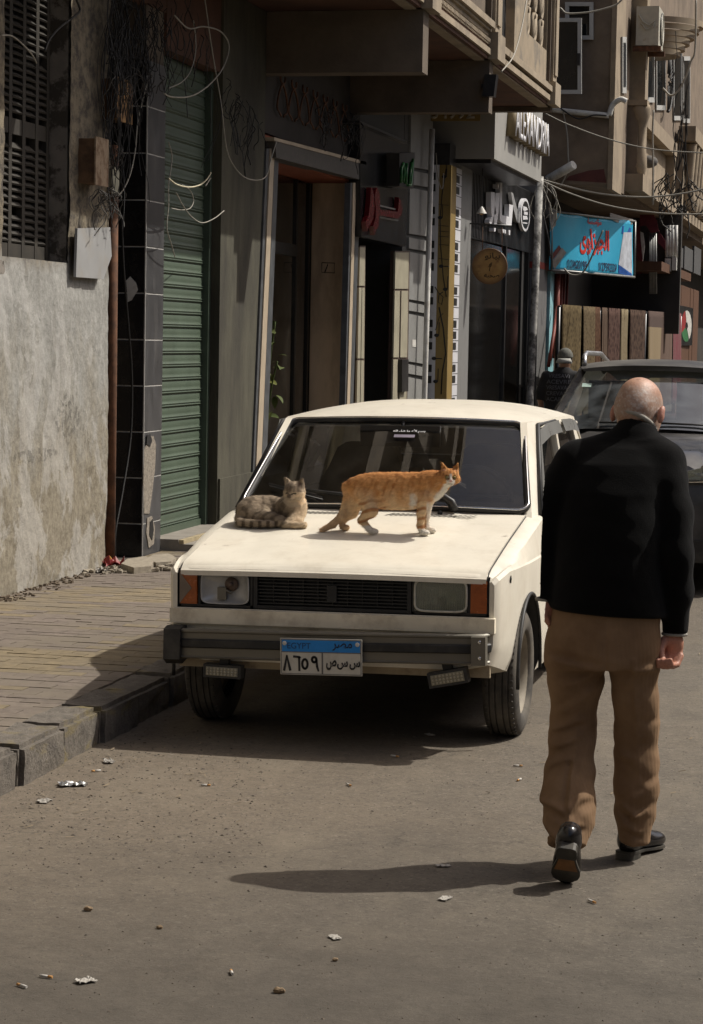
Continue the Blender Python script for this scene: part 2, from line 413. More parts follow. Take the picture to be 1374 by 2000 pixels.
# ------------------------------------------------------------------ pavement
mPAVE = M('pavement_bed', (.07,.058,.046), .95, var=.3, scale=20, bump=.3)
mBR_R = M('mauve_paver', (.150,.122,.100), .9, var=.25, scale=25, dirt=(.155,.130,.096), dscale=2.5, damt=.85, dth=(.4,.65), rand=.10, bump=.3, bscale=120)
mBR_Y = M('ochre_paver', (.185,.146,.088), .9, var=.25, scale=25, dirt=(.155,.130,.096), dscale=2.5, damt=.85, dth=(.4,.65), rand=.12, bump=.3, bscale=120)
mb = MB(); mb.box((-9, -40, -.05), (-3.44, 100, .138)); pave = tag(mb.build('pavement', mPAVE), kind='structure')
BW, BL = .104, .208
def brick_me(w_, l_, mat):
    mb = MB(); mb.box((-l_/2+.0018, -w_/2+.0018, -.05), (l_/2-.0018, w_/2-.0018, 0)); return mb.mesh('brick', mat, bevel=.003)
meR, meY = brick_me(BW, BL, mBR_R), brick_me(BW, BL, mBR_Y)
meRh, meYh = brick_me(BW, BL/2, mBR_R), brick_me(BW, BL/2, mBR_Y)
slots = []
row = 0; y = 5.1
while y < 17.8:
    x = -3.46; x -= (BL/2 if row % 2 else 0); half = row % 2
    if half: slots.append((-3.46-BL/4, y, True))
    while x-BL > XF-.02:
        slots.append((x-BL/2, y, False)); x -= BL
    if x-BL/2 > XF-.05: slots.append((x-BL/4, y, True))
    y += BW; row += 1
rest = {0: MB(), 1: MB()}
n = 0
for (x, y, hf) in slots:
    tx, ty = math.floor((x+9+.1*math.sin(y*2))/.5), math.floor(y/.75)
    k = 1 if ((tx*7+ty*13) % 5 in (0, 2)) else 0
    if random.random() < .05: k = 1-k
    P = Vector((x, y, ZP+random.uniform(-.0025, .0015)))
    d = P-CAM; D = d.dot(_fw); px = 687+F*d.dot(_r)/D
    if n < 298 and px > -40:
        o = bpy.data.objects.new('brick', ((meYh if k else meRh) if hf else (meY if k else meR))); COL.objects.link(o); o.parent = pave
        o.location = P; o.rotation_euler = (random.uniform(-.007, .007), random.uniform(-.005, .005), random.uniform(-.008, .008)); n += 1
    else:
        l_ = BL/2 if hf else BL
        rest[k].box((x-l_/2+.003, y-BW/2+.003, P.z-.05), (x+l_/2-.003, y+BW/2-.003, P.z))
for k in (0, 1): tag(rest[k].build('paver_field', mBR_Y if k else mBR_R, pave), kind='stuff')
# kerb
m, t, p = newmat('kerb_stone'); v = vec_pos(t)
c = ramp(t, noise(t, v, 12, 8, .7), .3, .7, (.085,.074,.062,1), (.20,.175,.143,1))
yl = ramp(t, noise(t, vec_pos(t, (1,.7,2)), 3.2, 5, .6), .60, .68); c = mixc(t, math_(t, 'MULTIPLY', yl, .5), c, (.26,.20,.05))
t.links.new(c, p.inputs['Base Color']); p.inputs['Roughness'].default_value = .95; bumpn(t, p, noise(t, v, 45, 6, .75), .8, .02); mKERB = m
kerb = tag(bpy.data.objects.new('kerb', None), kind='structure'); COL.objects.link(kerb)
y = 6.0; first = None
for i in range(15):
    L = random.choice((.5, .52, .48)); mb = MB()
    nx, ny, nz = 5, 12, 5
    x0, x1 = -3.455, -3.235+random.uniform(-.012, .012); ztop = .165+random.uniform(-.012, .012)
    bm = mb.bm; bmesh.ops.create_grid(bm, x_segments=1, y_segments=1, size=1)
    bm.clear()
    mb.box((x0, y+.006, -.05), (x1, y+L-.006, ztop))
    bmesh.ops.bevel(bm, geom=bm.edges[:], offset=.022, segments=2, affect='EDGES')
    bmesh.ops.subdivide_edges(bm, edges=[e for e in bm.edges if e.calc_length() > .06], cuts=5, use_grid_fill=True)
    co = np.array([v.co[:] for v in bm.verts]); dn = VN(co*18)*.008+VN(co*50+7)*.004
    bm.normal_update()
    for v, d in zip(bm.verts, dn): v.co += v.normal*d
    o = mb.build('kerbstone', mKERB, kerb, smooth=50); y += L
mb = MB(); mb.box((-3.455, y+.01, -.05), (-3.24, 100, .16)); mb.box((-3.455, -40, -.05), (-3.24, 5.99, .16)); mb.build('far_kerb', mKERB, kerb)

# ------------------------------------------------------------------ old plaster building (nearest, on the left)
m, t, p = newmat('old_plaster'); v = vec_pos(t)
s1 = noise(t, vec_pos(t, (1,1,.45)), 3.2, 9, .68); s2 = noise(t, v, 26, 6, .7); s3 = noise(t, vec_pos(t, (1,1.2,.25)), 6, 7, .6)
c = ramp(t, s2, .3, .7, (.225,.222,.203,1), (.35,.345,.32,1))
sx = N(t, 'SeparateXYZ'); t.links.new(v, sx.inputs[0]); Z_ = sx.outputs['Z']
low = N(t, 'MapRange'); t.links.new(math_(t, 'ADD', Z_, math_(t, 'MULTIPLY', math_(t, 'SUBTRACT', s1, .5), 2.6)), low.inputs[0]); low.inputs[1].default_value = 1.75; low.inputs[2].default_value = .75
c = mixc(t, math_(t, 'MULTIPLY', low.outputs[0], .8), c, mixc(t, ramp(t, s2, .35, .65), (.16,.132,.09), (.27,.235,.165)))
pt_ = ramp(t, noise(t, vec_pos(t, (1,.9,.6)), 1.9, 9, .7, .4), .5, .53); c = mixc(t, math_(t, 'MULTIPLY', pt_, .45), c, (.42,.41,.385))
dk = ramp(t, s3, .55, .72); c = mixc(t, math_(t, 'MULTIPLY', dk, .45), c, (.13,.115,.09))
up = N(t, 'MapRange'); t.links.new(math_(t, 'ADD', Z_, math_(t, 'MULTIPLY', math_(t, 'SUBTRACT', s3, .5), .25)), up.inputs[0]); up.inputs[1].default_value = 2.2; up.inputs[2].default_value = 2.34
old = mixc(t, ramp(t, noise(t, v, 9, 8, .75), .42, .6), (.23,.195,.14), (.08,.07,.06))
c = mixc(t, up.outputs[0], c, old)
def spot(cy, cz, ry, rz):
    a = math_(t, 'MULTIPLY', math_(t, 'SUBTRACT', sx.outputs['Y'], cy), 1/ry); b = math_(t, 'MULTIPLY', math_(t, 'SUBTRACT', Z_, cz), 1/rz)
    return math_(t, 'SUBTRACT', 1, math_(t, 'ADD', math_(t, 'POWER', a, 2), math_(t, 'POWER', b, 2)))
chip = ramp(t, noise(t, v, 22, 4, .6), .50, .56)
for (px, py, ry, rz) in ((132,820,.28,.13), (70,890,.45,.05), (130,780,.15,.05)):
    P = onx(px, py, XF); k = math_(t, 'MULTIPLY', math_(t, 'MULTIPLY', ramp(t, spot(P.y, P.z, ry, rz), 0, .25), chip), .5); c = mixc(t, k, c, (.085,.08,.07))
t.links.new(c, p.inputs['Base Color']); p.inputs['Roughness'].default_value = .95; p.inputs['Specular IOR Level'].default_value = .2
bumpn(t, p, math_(t, 'ADD', noise(t, v, 60, 5, .7), s2), .45, .015); mPLAST = m

bA = empty('plaster_building', (XF, 14, ZP), 'old plaster building with rough pale grey wall and tall louvred window', 'building')
YA = 15.5; WY0, WY1, WZ = 13.42, 14.62, 2.27
mb = MB(); bm = mb.bm
gy = list(np.arange(12.6, YA+.001, .02)); gz = list(np.arange(ZP-.01, 4.62, .02))
Yg, Zg = np.meshgrid(gy, gz, indexing='ij'); co = np.stack([np.full(Yg.size, XF), Yg.ravel(), Zg.ravel()], 1)
fr = VN(co*np.array([1,14,10]))*.005+VN(co*np.array([1,34,26])+5)*.004+VN(co*np.array([1,3,3])+9)*.012
co[:, 0] += fr; co[:, 0] -= np.clip((co[:,1]-(YA-.05))/.05, 0, 1)**2*.03
nz_ = len(gz); V = {}
for i in range(len(gy)-1):
    for j in range(nz_-1):
        yc, zc = gy[i]+.01, gz[j]+.01
        if WY0 < yc < WY1 and zc > WZ: continue
        q = []
        for a, b in ((i,j),(i+1,j),(i+1,j+1),(i,j+1)):
            if (a,b) not in V: V[(a,b)] = bm.verts.new(co[a*nz_+b])
            q.append(V[(a,b)])
        bm.faces.new(q)
mb.build('wall', mPLAST, bA, smooth=60, recalc=False)
mb = MB(); mb.box((-12, -40, 0), (XF-.004, 12.605, 4.62)); mb.build('wall', mPLAST, bA)
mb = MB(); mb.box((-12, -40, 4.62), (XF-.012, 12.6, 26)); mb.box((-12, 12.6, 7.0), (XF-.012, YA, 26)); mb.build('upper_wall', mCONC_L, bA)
for zf in (8.2, 11.4, 14.6, 17.8, 21.0):
    mb = MB(); mb.box((XF-.01, 8.2, zf), (XF+.95, 14.4, zf+.2)); mb.box((XF+.87, 8.2, zf+.201), (XF+.95, 14.4, zf+1.0)); mb.build('balcony', mCONC_L, bA)
for zf in (9.2, 12.4, 15.6, 18.8, 22.0):
    for yf in (-6, -2, 2, 6, 9.5, 12.4): mb = MB(); mb.box((XF-.011, yf, zf), (XF+.02, yf+1.1, zf+1.5)); mb.build('window', mGLASSD, bA)
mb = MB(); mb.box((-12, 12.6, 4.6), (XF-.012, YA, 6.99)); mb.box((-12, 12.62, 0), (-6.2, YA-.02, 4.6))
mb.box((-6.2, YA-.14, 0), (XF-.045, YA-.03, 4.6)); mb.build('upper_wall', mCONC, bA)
mJAMB = M('peeling_jamb_paint', (.20,.18,.155), .9, var=.2, scale=8, dirt=(.045,.038,.03), dscale=7, damt=.9, dth=(.48,.56), bump=.4)
mb = MB(); mb.box((-5.50, WY1+.002, WZ-.02), (XF-.02, WY1+.09, 4.6)); mb.box((-5.50, WY0-.09, WZ-.02), (XF-.02, WY0-.002, 4.6)); mb.box((-5.50, WY0-.08, WZ-.10), (XF-.008, WY1+.08, WZ-.012)); mb.build('window_reveal', mJAMB, bA)
mb = MB(); mb.box((-5.52, WY0, WZ), (-5.47, WY1, 4.6)); mb.build('window_backing', mDARK, bA)
mLOUV = M('brown_shutter_paint', (.034,.029,.022), .8, var=.3, scale=12, dirt=(.02,.018,.015), dscale=8)
sh = MB(); stiles = [13.44, 13.70, 13.98, 14.26, 14.46]
xs = -5.40
for yb in (13.43, 13.62, 13.86, 14.10, 14.34, 14.545): sh.box((xs-.02, yb, WZ+.02), (xs+.022, yb+.055, 4.58))
for zb in (WZ+.01, 3.08): sh.box((xs-.015, 13.44, zb), (xs+.018, 14.58, zb+.10))
shutter = sh.build('louvre_shutter', mLOUV, bA, bevel=.004)
mb = MB(); mb.obox((0,0,0), (0,.088,0), (.022,0,-.018), (.004,0,.005)); slat_me = mb.mesh('slat', mLOUV)
for ya, yb in ((13.485,13.62),(13.675,13.86),(13.915,14.10),(14.155,14.34),(14.395,14.545)):
    z = WZ+.14; k = 0
    while z < 4.5:
        if not (3.05 < z < 3.2) and random.random() > .02:
            o = bpy.data.objects.new('slat', slat_me); COL.objects.link(o); o.location = (xs, (ya+yb)/2, z); o.scale = (1, (yb-ya)/.176, 1); o.rotation_euler = (0, random.uniform(-.12,.12), 0); par(o, shutter)
        z += .046
mb = MB(); mb.box((XF-.01, 8, 4.62), (XF+1.0, 14.6, 4.85)); mb.box((XF+.96, 8, 4.85), (XF+1.04, 14.6, 5.6)); mb.build('balcony', mCONC, bA, bevel=.01)
# dark doorway between the plaster wall and the pillar
mb = MB(); mb.box((-6.5, YA, ZP-.01), (-6.3, 16.3, 4.6)); mb.box((-6.3, YA+.001, 4.2), (XF-.08, 16.28, 4.6)); mb.build('recess_wall', M('dark_recess_wall', (.03,.027,.023), .9, var=.4, scale=5), bA)  # recess wall and ceiling in one mottled dark brown tone

# things fixed to the plaster wall
def wallbox(name, label, cat, pts, xa, xb, mats, lid=True, tilt=0):
    """meter box: its street face spans the photo points pts, from the wall (xa) out to xb"""
    (px0, py0), (px1, py1) = pts; a = onx(px0, py0, xb); b = onx(px1, py1, xb)
    y0, y1, z0, z1 = a.y, b.y, min(a.z, b.z), max(a.z, b.z)
    root = empty(name, (xa, (y0+y1)/2, z0), label, cat)
    mb = MB(); mb.box((xa, y0, z0), (xb-.012, y1, z1)); mb.build('box_body', mats[0], root, bevel=.005)
    if lid: mb = MB(); mb.box((xb-.011, y0-.012, z0-.012), (xb, y1+.012, z1+.012)); mb.build('lid', mats[1], root, bevel=.004)
    return root
mBOXR = M('rusty_box_paint', (.13,.075,.04), .85, var=.4, scale=10, dirt=(.05,.028,.018), dscale=6, damt=.9, bump=.2)
mBOXL = M('faded_box_lid', (.30,.225,.15), .8, var=.25, scale=9, dirt=(.11,.06,.03), dscale=9, damt=.9, dth=(.45,.6))
mBOXT = M('ochre_box_lid', (.27,.155,.06), .8, var=.25, scale=9, dirt=(.07,.035,.02), dscale=8, damt=.9, dth=(.45,.6))
wallbox('meter_box', 'pale rusty meter box with a split lid, lower of the two on the wall corner', 'meter box', ((189,270),(211,362)), XF, XF+.13, (mBOXR, mBOXL))
wallbox('meter_box', 'small ochre rusty meter box higher up beside the black pillar', 'meter box', ((231,153),(258,240)), XF-.02, XF+.12, (mBOXR, mBOXT))
wallbox('junction_box', 'narrow cream plastic junction box below the two meter boxes', 'junction box', ((222,328),(232,376)), XF-.02, XF+.05, (M('cream_plastic', (.33,.32,.24), .5), M('cream_plastic', (.33,.32,.24))))
pn = empty('metal_hatch', (XF, 14.9, 2.25), 'pale grey sheet metal hatch cover leaning off the plaster wall', 'hatch')
q = [onx(147,446,XF+.035), onx(211,444,XF+.035), onx(214,500,XF+.035), onx(198,545,XF+.035), onx(144,541,XF+.035)]
mb = MB(); mb.prism(q, (.018,0,0)); mb.build('sheet', M('pale_sheet_metal', (.29,.29,.285), .6, var=.08, scale=6, dirt=(.28,.25,.2), dscale=5, damt=.5), pn, bevel=.003)
q = [onx(147,452,XF-.005), onx(205,452,XF-.005), onx(192,540,XF-.005), onx(146,536,XF-.005)]
mb = MB(); mb.prism(q, (.038,0,0)); mb.build('frame', mBOXR, pn)
# rusty pipe in the doorway
mb = MB(); a = onx(222,395,XF-.05); b = onx(224,1098,XF-.05); a.y = b.y = 15.62; mb.tube([(XF-.03,15.62,ZP),(XF-.03,15.62,1.6),(XF-.035,15.62,3.15)], .042, 10)
tag(mb.build('drain_pipe', mRUST), 'rust brown vertical drain pipe beside the plaster wall corner', 'pipe')

# ------------------------------------------------------------------ black tiled pillar
mT_B = M('black_glazed_tile', (.010,.010,.011), .18, var=.3, scale=6, dirt=(.05,.045,.04), dscale=7, damt=.4, spec=.5)
mT_G = M('grey_stone_tile', (.062,.062,.064), .32, var=.25, scale=12, dirt=(.13,.125,.12), dscale=5, damt=.5, stretch=(1,1,.4), spec=.5, rand=.12)
mGROUT = M('tile_grout', (.42,.41,.38), .9)
tp = empty('tiled_pillar', (XF-.2, 16.5, ZP), 'pillar clad in black and grey stone tiles with chipped lower corner', 'pillar')
mb = MB(); mb.box((-6.3, 16.303, 0), (XF-.003, 16.755, 3.72)); mb.build('pillar_core', mGROUT, tp); mb = MB(); mb.box((-6.3, 16.31, 3.721), (XF-.02, 16.75, 4.6)); mb.build('pillar_top', mCONC, tp)
TH = .345
mb = MB(); mb.box((0, -.217, 0), (.012, .217, TH-.010)); meG = mb.mesh('tile', mT_G, bevel=.002)
mb = MB(); mb.box((-.50, 0, 0), (0, .012, TH-.010)); meB = mb.mesh('tile', mT_B, bevel=.002)
z = ZP-.1; ztop_t = onx(300,160,XF).z
while z < ztop_t:
    place('tile', meG, (XF-.012, 16.535, z), tp); place('tile', meB, (XF-.008, 16.30, z), tp); place('tile', meB, (XF-.512, 16.30, z), tp); z += TH
mCEM = M('broken_cement', (.24,.21,.17), .95, var=.35, scale=30, bump=.8, bscale=60)
mb = MB()
def patch(mb, pts, x, th=.006):
    q = [onx(a, b, x) for a, b in pts]; mb.prism(q, (th,0,0))
patch(mb, [(281,880),(291,851),(299,852),(304,868),(302,915),(296,965),(291,1003),(281,1003),(279,940)], XF+.001)
patch(mb, [(287,1012),(296,1008),(302,1030),(300,1062),(290,1070),(285,1040)], XF+.001)
mb.build('cement_patch', mCEM, tp)
mb = MB(); patch(mb, [(287,850),(293,848),(297,860),(293,872),(286,868)], XF+.0075, .004); patch(mb, [(293,1020),(298,1014),(300,1035),(297,1055),(292,1045)], XF+.0075, .004); mb.build('tile_hole', mDARK, tp)
mb = MB(); mb.box((XF-.001, 16.293, ZP), (XF+.005, 16.30, ztop_t)); mb.build('corner_strip', mGROUT, tp)
mb = MB(); q = [ony(a, b, 16.292) for a, b in ((247,548),(255,540),(266,552),(270,566),(258,586),(250,590),(249,570))]; mb.prism(q, (0,-.003,0)); mb.build('torn_paper', mPAINTW, tp)

# ------------------------------------------------------------------ green roller shutter
mSH = M('sage_green_shutter', (.064,.090,.060), .55, var=.12, scale=3, dirt=(.075,.095,.065), dscale=4, damt=.6, stretch=(1,1,.5), spec=.4)
rs = empty('roller_shutter', (-5.36, 17.5, .27), 'sage green steel roller shutter pulled down over a shop', 'roller shutter')
SP = .105; prof = [(0,0),(.004,.006),(.012,.010),(.013,.016),(.004,.020),(.004,.024),(.012,.028),(.012,.034),(.003,.040),(.006,.060),(.004,.088),(0,.103)]
mb = MB(); mb.loft([[(x_, -.70, z_) for x_, z_ in prof], [(x_, .70, z_) for x_, z_ in prof]], closed=False); sl_me = mb.mesh('slat', mSH, recalc=False)
z = .29
while z < 3.95:
    o = place('slat', sl_me, (-5.36+random.uniform(-.002,.002), 17.50, z), rs); z += SP
mb = MB()
for y in (16.77, 18.20): mb.box((-5.42, y-.01, .22), (-5.30, y+.05, 3.98))
mb.build('guide_rail', M('dark_green_rail', (.05,.07,.05), .6), rs)
mb = MB(); mb.box((-5.385, 16.80, .235), (-5.335, 18.20, .292)); mb.build('bottom_bar', mSH, rs, bevel=.006)
pl = onx(415, 1015, -5.30); mb = MB(); mb.box((-5.325, pl.y-.05, .28), (-5.29, pl.y+.03, .34)); mb.tube([(-5.305, pl.y-.03, .34),(-5.305,pl.y-.03,.375),(-5.305,pl.y+.01,.375),(-5.305,pl.y+.01,.34)], .006); mb.build('padlock', M('brass', (.22,.16,.06), .4, metal=.8), rs)
mb = MB(); mb.box((-5.5, 16.77, ZP-.02), (-4.98, 18.25, .205)); mb.box((-5.5, 16.77, .205), (-5.1, 18.25, .24)); 
tag(mb.build('step', M('worn_step_stone', (.22,.20,.17), .8, var=.2, scale=8), bevel=.008), kind='structure')
mb = MB(); mb.box((-5.105, 16.78, .206), (-5.06, 18.24, .236)); o = mb.build('nosing', M('yellow_marble', (.34,.28,.17), .6)); par(o, bpy.data.objects['step'])

# ------------------------------------------------------------------ apartment building with the balconies
ap = empty('apartment_building', (XF, 22, ZP), 'brown concrete apartment building with deep balconies over the shops', 'building')
mPIL = M('greenish_stucco', (.072,.067,.046), .92, var=.3, scale=6, dirt=(.034,.030,.023), dscale=3.2, damt=.85, dth=(.42,.66), bump=.5, bscale=50, stretch=(1,1,.3))
mb = MB(); mb.box((-6.2, 18.25, 0), (XF+.02, 19.62, 4.65)); mb.build('pilaster', mPIL, ap, bevel=.01)
mb = MB(); mb.box((-6.2, 18.27, ZP-.01), (XF+.04, 19.5, .62)); mb.build('plinth', mPIL, ap, bevel=.006)
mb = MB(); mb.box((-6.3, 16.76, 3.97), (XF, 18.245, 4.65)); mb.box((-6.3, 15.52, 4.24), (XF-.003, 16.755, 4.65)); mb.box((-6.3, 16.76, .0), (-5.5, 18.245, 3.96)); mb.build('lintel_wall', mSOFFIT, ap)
# door opening: ceiling, far jamb, back
jx = ony(606, 600, 23.4).x
mb = MB(); mb.box((jx-1.4, 19.63, 3.42), (XF-.02, 23.55, 3.60)); mb.build('door_ceiling', M('orange_brown_soffit', (.23,.062,.026), .8, var=.2), ap)
mJB = M('beige_marble', (.60,.46,.31), .5, var=.16, scale=2.5, dirt=(.13,.09,.06), dscale=2, damt=.6, stretch=(1,1,.3))
mb = MB(); mb.box((jx, 23.42, 0), (XF-.01, 23.62, 3.42)); fj = mb.build('door_jamb', mJB, ap)
mb = MB(); mb.box((XF-.5, 19.63, 0), (XF-.01, 19.70, 3.42)); mb.build('door_jamb', mJB, ap)
mMK = M('pencil_mark', (.05,.04,.035), .9)
set_text('graffiti', '\u0668', .10, ony(641,523,23.417), (1,0,0), (0,0,1), mMK, fj, depth=.001)
mb = MB(); fr_ = [ony(a, b, 23.416) for a, b in ((629,513),(654,514),(654,533),(629,532))]; mb.tube(fr_+[fr_[0]], .0035, 4); mb.build('graffiti_frame', mMK, fj)
mb = MB(); mb.box((jx-2.6, 19.63, 0), (jx-2.5, 23.6, 3.42)); mb.box((jx-2.5, 19.6, 0), (jx-.06, 19.629, 3.42)); mb.box((jx-2.5, 23.63, 0), (XF-.02, 23.7, 3.6)); mb.build('lobby_wall', M('lobby_paint', (.05,.045,.035), .8, var=.3), ap)
mb = MB(); mb.box((jx-2.6, 19.6, 0), (XF-.03, 23.6, ZP+.10)); mb.build('lobby_floor', M('lobby_floor_tile', (.10,.085,.07), .6), ap)
mb = MB(); mb.box((jx-.03, 19.71, .26), (jx-.02, 23.41, 3.41)); gd = mb.build('glass_door', gSHOP, ap)
mb = MB()
for px in (578, 603): P = onx(px, 600, jx); mb.box((jx-.045, P.y-.03, .26), (jx+.0, P.y+.03, 3.41))
P = onx(563, 485, jx); mb.box((jx-.04, 20.4, P.z-.07), (jx+.005, onx(578,485,jx).y, P.z+.05)); mb.build('door_frame', M('dark_bronze_frame', (.02,.019,.016), .4, metal=.3), gd)
# marble surround
mD = M('blue_grey_marble', (.085,.09,.095), .35, var=.3, scale=10, spec=.5); mC = M('cream_marble', (.42,.345,.25), .5, var=.1, scale=6, dirt=(.25,.19,.13), dscale=4, damt=.4)
def strip(a, b, c, d, m_, name, x=XF+.05, th=.05):
    mb = MB(); mb.prism([onx(*a, x), onx(*b, x), onx(*c, x), onx(*d, x)], (-th-.012,0,0)); return mb.build(name, m_, ap, bevel=.003)
def jamb(tops, pt, bots, pb):
    k = (1045-pb)/(pb-pt)                                              # carry the lines down to the pavement
    ext = [b+(b-a)*k for a, b in zip(tops, bots)]
    for i, m_ in enumerate((mD, mC, mD)): strip((tops[i]+.3,pt), (tops[i+1]-.3,pt), (ext[i+1]-.3,1045), (ext[i]+.3,1045), m_, 'surround_strip', XF+.05-(0 if i == 1 else .012))
jamb((521,529,537.5,546), 290, (499,505.5,515.5,525.5), 806)
jamb((685,690.5,696.5,705), 357, (674,678.5,684.6,691), 779)
mb = MB(); x = XF+.09; mb.prism([onx(*q, x) for q in ((538,274),(714,320),(708,352),(540,308))], (-.16,0,0)); mb.build('door_lintel', M('dark_granite', (.065,.058,.05), .6, var=.4, scale=30), ap, bevel=.006)
mb = MB(); mb.prism([onx(*q, x+.01) for q in ((536,268),(716,316),(716,322),(536,274.5))], (-.2,0,0)); mb.build('lintel_trim', mC, ap)
mb = MB(); mb.box((-6.2, 19.63, 3.62), (XF-.03, 23.7, 4.65)); mb.build('transom_wall', M('dark_transom', (.035,.03,.026), .85, var=.4, scale=4), ap)
# scrolled grille over the door
mb = MB()
for k in range(7):
    yc = 20.3+k*.42
    for s_ in (1, -1):
        pts = [(XF+.0, yc+s_*(.05+.14*math.sin(a)), 3.78+.085*a+.03*math.cos(a*2)) for a in np.linspace(0, 3.1*1.6, 16)]
        mb.tube(pts, .010, 5)
mb.build('iron_grille', mRUST, ap)
# slab, beams, piers
XO = -3.85
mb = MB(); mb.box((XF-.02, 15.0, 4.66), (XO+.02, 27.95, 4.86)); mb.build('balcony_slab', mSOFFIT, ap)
def beam(y0, y1, z0=4.13):
    mb = MB(); mb.box((-6.0, y0, z0), (XO+.03, y1, 4.655)); return mb.build('beam', mCONC, ap, bevel=.012)
beam(19.62, 19.87, 4.12); beam(23.2, 23.42, 4.13); beam(27.80, 27.98, 4.60)
def course(y0, y1, zs):
    mb = MB()
    for z0, z1, dx in zs: mb.box((XO-.12, y0, z0), (XO+dx, y1, z1))
    return mb.build('cornice', mCONC_L, ap, bevel=.006)
MOLD = [(4.645,4.70,-.02),(4.70,4.76,.05),(4.763,4.80,.015),(4.803,4.86,.03),(4.863,4.885,.005),(4.888,4.93,.02),(4.933,4.96,.05),(4.963,5.03,.085)]
course(15.0, 19.55, MOLD); course(19.95, 23.15, MOLD); course(23.6, 27.9, [(4.645,4.70,.0),(4.70,4.765,.06),(4.768,4.80,.02),(4.803,4.87,.085),(4.873,4.92,.03)])
mb = MB(); mb.box((.028, 0, 4.82), (.046, .04, 4.858)); dme = mb.mesh('dentil', mCONC_L)
for k in range(46): place('dentil', dme, (XO, 20.02+k*.068, 0), ap)
for y0, y1 in ((19.60,19.95),(23.18,23.60),(27.60,28.02)):
    mb = MB(); mb.box((XF+.6, y0, 4.662), (XO+.04, y1, 8.2)); mb.build('pier', mCONC, ap, bevel=.01)
    mb = MB(); mb.box((XO+.042, y0+.06, 4.95), (XO+.075, y1-.06, 8.0)); mb.box((XO+.078, y0+.10, 5.02), (XO+.095, y1-.10, 7.9)); mb.build('pier_panel', mCONC_L, ap, bevel=.006)
    mb = MB(); mb.box((XO-.05, y0-.03, 4.66), (XO+.12, y1+.03, 4.93)); mb.build('pier_base', mCONC_L, ap, bevel=.02)
# bay parapet with pierced screen
mPANEL = M('stained_beige_render', (.29,.235,.165), .92, var=.15, scale=4, dirt=(.11,.105,.095), dscale=2.6, damt=.8, dth=(.5,.66), bump=.2)
ya, yb = onx(1030,60,XO).y, onx(1069,60,XO).y; zb = onx(1050,82,XO).z
mb = MB(); mb.box((XO-.10, 23.62, 4.925), (XO-.01, 24.2, 8.2)); mb.box((XO-.3, 24.2, 4.925), (XO-.22, 25.0, 8.2)); mb.box((XO-.10, 25.0, 4.925), (XO, ya, 8.2)); mb.box((XO-.10, ya+.001, 4.925), (XO-.001, yb, zb)); mb.box((XO-.10, yb+.001, 4.925), (XO, 27.58, 8.2)); mb.build('bay_wall', mPANEL, ap, bevel=.008)
for i in range(3):
    for j in range(9):
        mb = MB(); yc = ya+(i+.5)*(yb-ya)/3; zc = zb+.17+j*.33; rr_ = .145
        pts = [(XO-.05, yc+rr_*math.cos(a)*(1 if (i+j) % 2 else .8), zc+rr_*1.1*math.sin(a)) for a in np.linspace(0, 2*math.pi, 13)]
        mb.tube(pts, .028, 5, cap=False)
        mb.tube([(XO-.05, yc-.13, zc-.16), (XO-.045, yc+.03, zc), (XO-.05, yc+.13, zc+.16)], .03, 5); mb.build('screen_block', mCONC_L, ap)
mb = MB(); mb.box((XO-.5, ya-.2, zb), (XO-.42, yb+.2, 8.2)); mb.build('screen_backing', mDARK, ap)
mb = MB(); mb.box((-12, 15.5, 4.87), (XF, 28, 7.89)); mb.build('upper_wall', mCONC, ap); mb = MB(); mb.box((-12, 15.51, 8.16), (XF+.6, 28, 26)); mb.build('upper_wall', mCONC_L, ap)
for zf in (11.2, 14.4, 17.6, 20.8):
    mb = MB(); mb.box((XF+.61, 15.6, zf), (XO, 27.9, zf+.22)); mb.box((XO-.08, 15.6, zf+.221), (XO, 27.9, zf+1.1)); mb.build('balcony', mCONC_L, ap)
mb = MB(); mb.box((XF-.02, 15.0, 7.9), (XO+.05, 28, 8.15)); mb.build('upper_slab', mCONC, ap)
mb = MB(); mb.box((XO-.06, 15.0, 5.035), (XO+.0, 19.55, 5.75)); mb.box((XO-.06, 19.96, 5.035), (XO-.02, 23.16, 5.75)); mb.build('parapet', mCONC, ap)
# security camera on the second beam
cl = empty('security_camera', (XO+.05, 23.3, 4.5), 'small black security camera fixed to the end of the second balcony beam', 'camera')
mb = MB(); P = ony(958, 168, 23.16); mb.obox(P, (.06,0,0), (0,.07,0), (.012,0,.11)); mb.build('housing', mBLK, cl, bevel=.03, seg=2)
mb = MB(); mb.box((P.x-.09, P.y-.015, P.z-.02), (P.x-.02, P.y+.06, P.z+.02)); mb.build('bracket', mBLK, cl)
# ------------------------------------------------------------------ shop with the black sign and red letters
def Q(sc, ox, oy): return lambda pts: [(ox+a/sc, oy+b/sc) for a, b in pts]
def plate(mb, pts, x, th, mi=0): mb.prism([onx(a, b, x) for a, b in pts], (-th,0,0), mi)
c4 = Q(2.987, 400, 220); cS = Q(9.814, 690, 280)
sb = empty('shopfront', (XF, 25.5, ZP), 'narrow shopfront with black sign board, cream panelled door leaves and granite side wall', 'shopfront')
mGRAN = M('grey_granite', (.215,.215,.205), .6, var=.22, scale=70, dirt=(.13,.125,.115), dscale=2, damt=.5)
mb = MB(); mb.box((-6.9, 23.7, 0), (-6.8, 27.6, 5.2)); mb.box((-6.8, 26.1, 0), (XF-.035, 27.6, 5.2)); mb.box((-6.8, 23.71, 2.95), (XF-.04, 26.1, 5.2)); mb.build('wall', M('charcoal_wall', (.05,.05,.048), .7, var=.2), sb)
rows_ = [(222,331),(338,365),(372,461),(469,490),(497,589),(595,611),(618,710),(716,734),(741,850)]
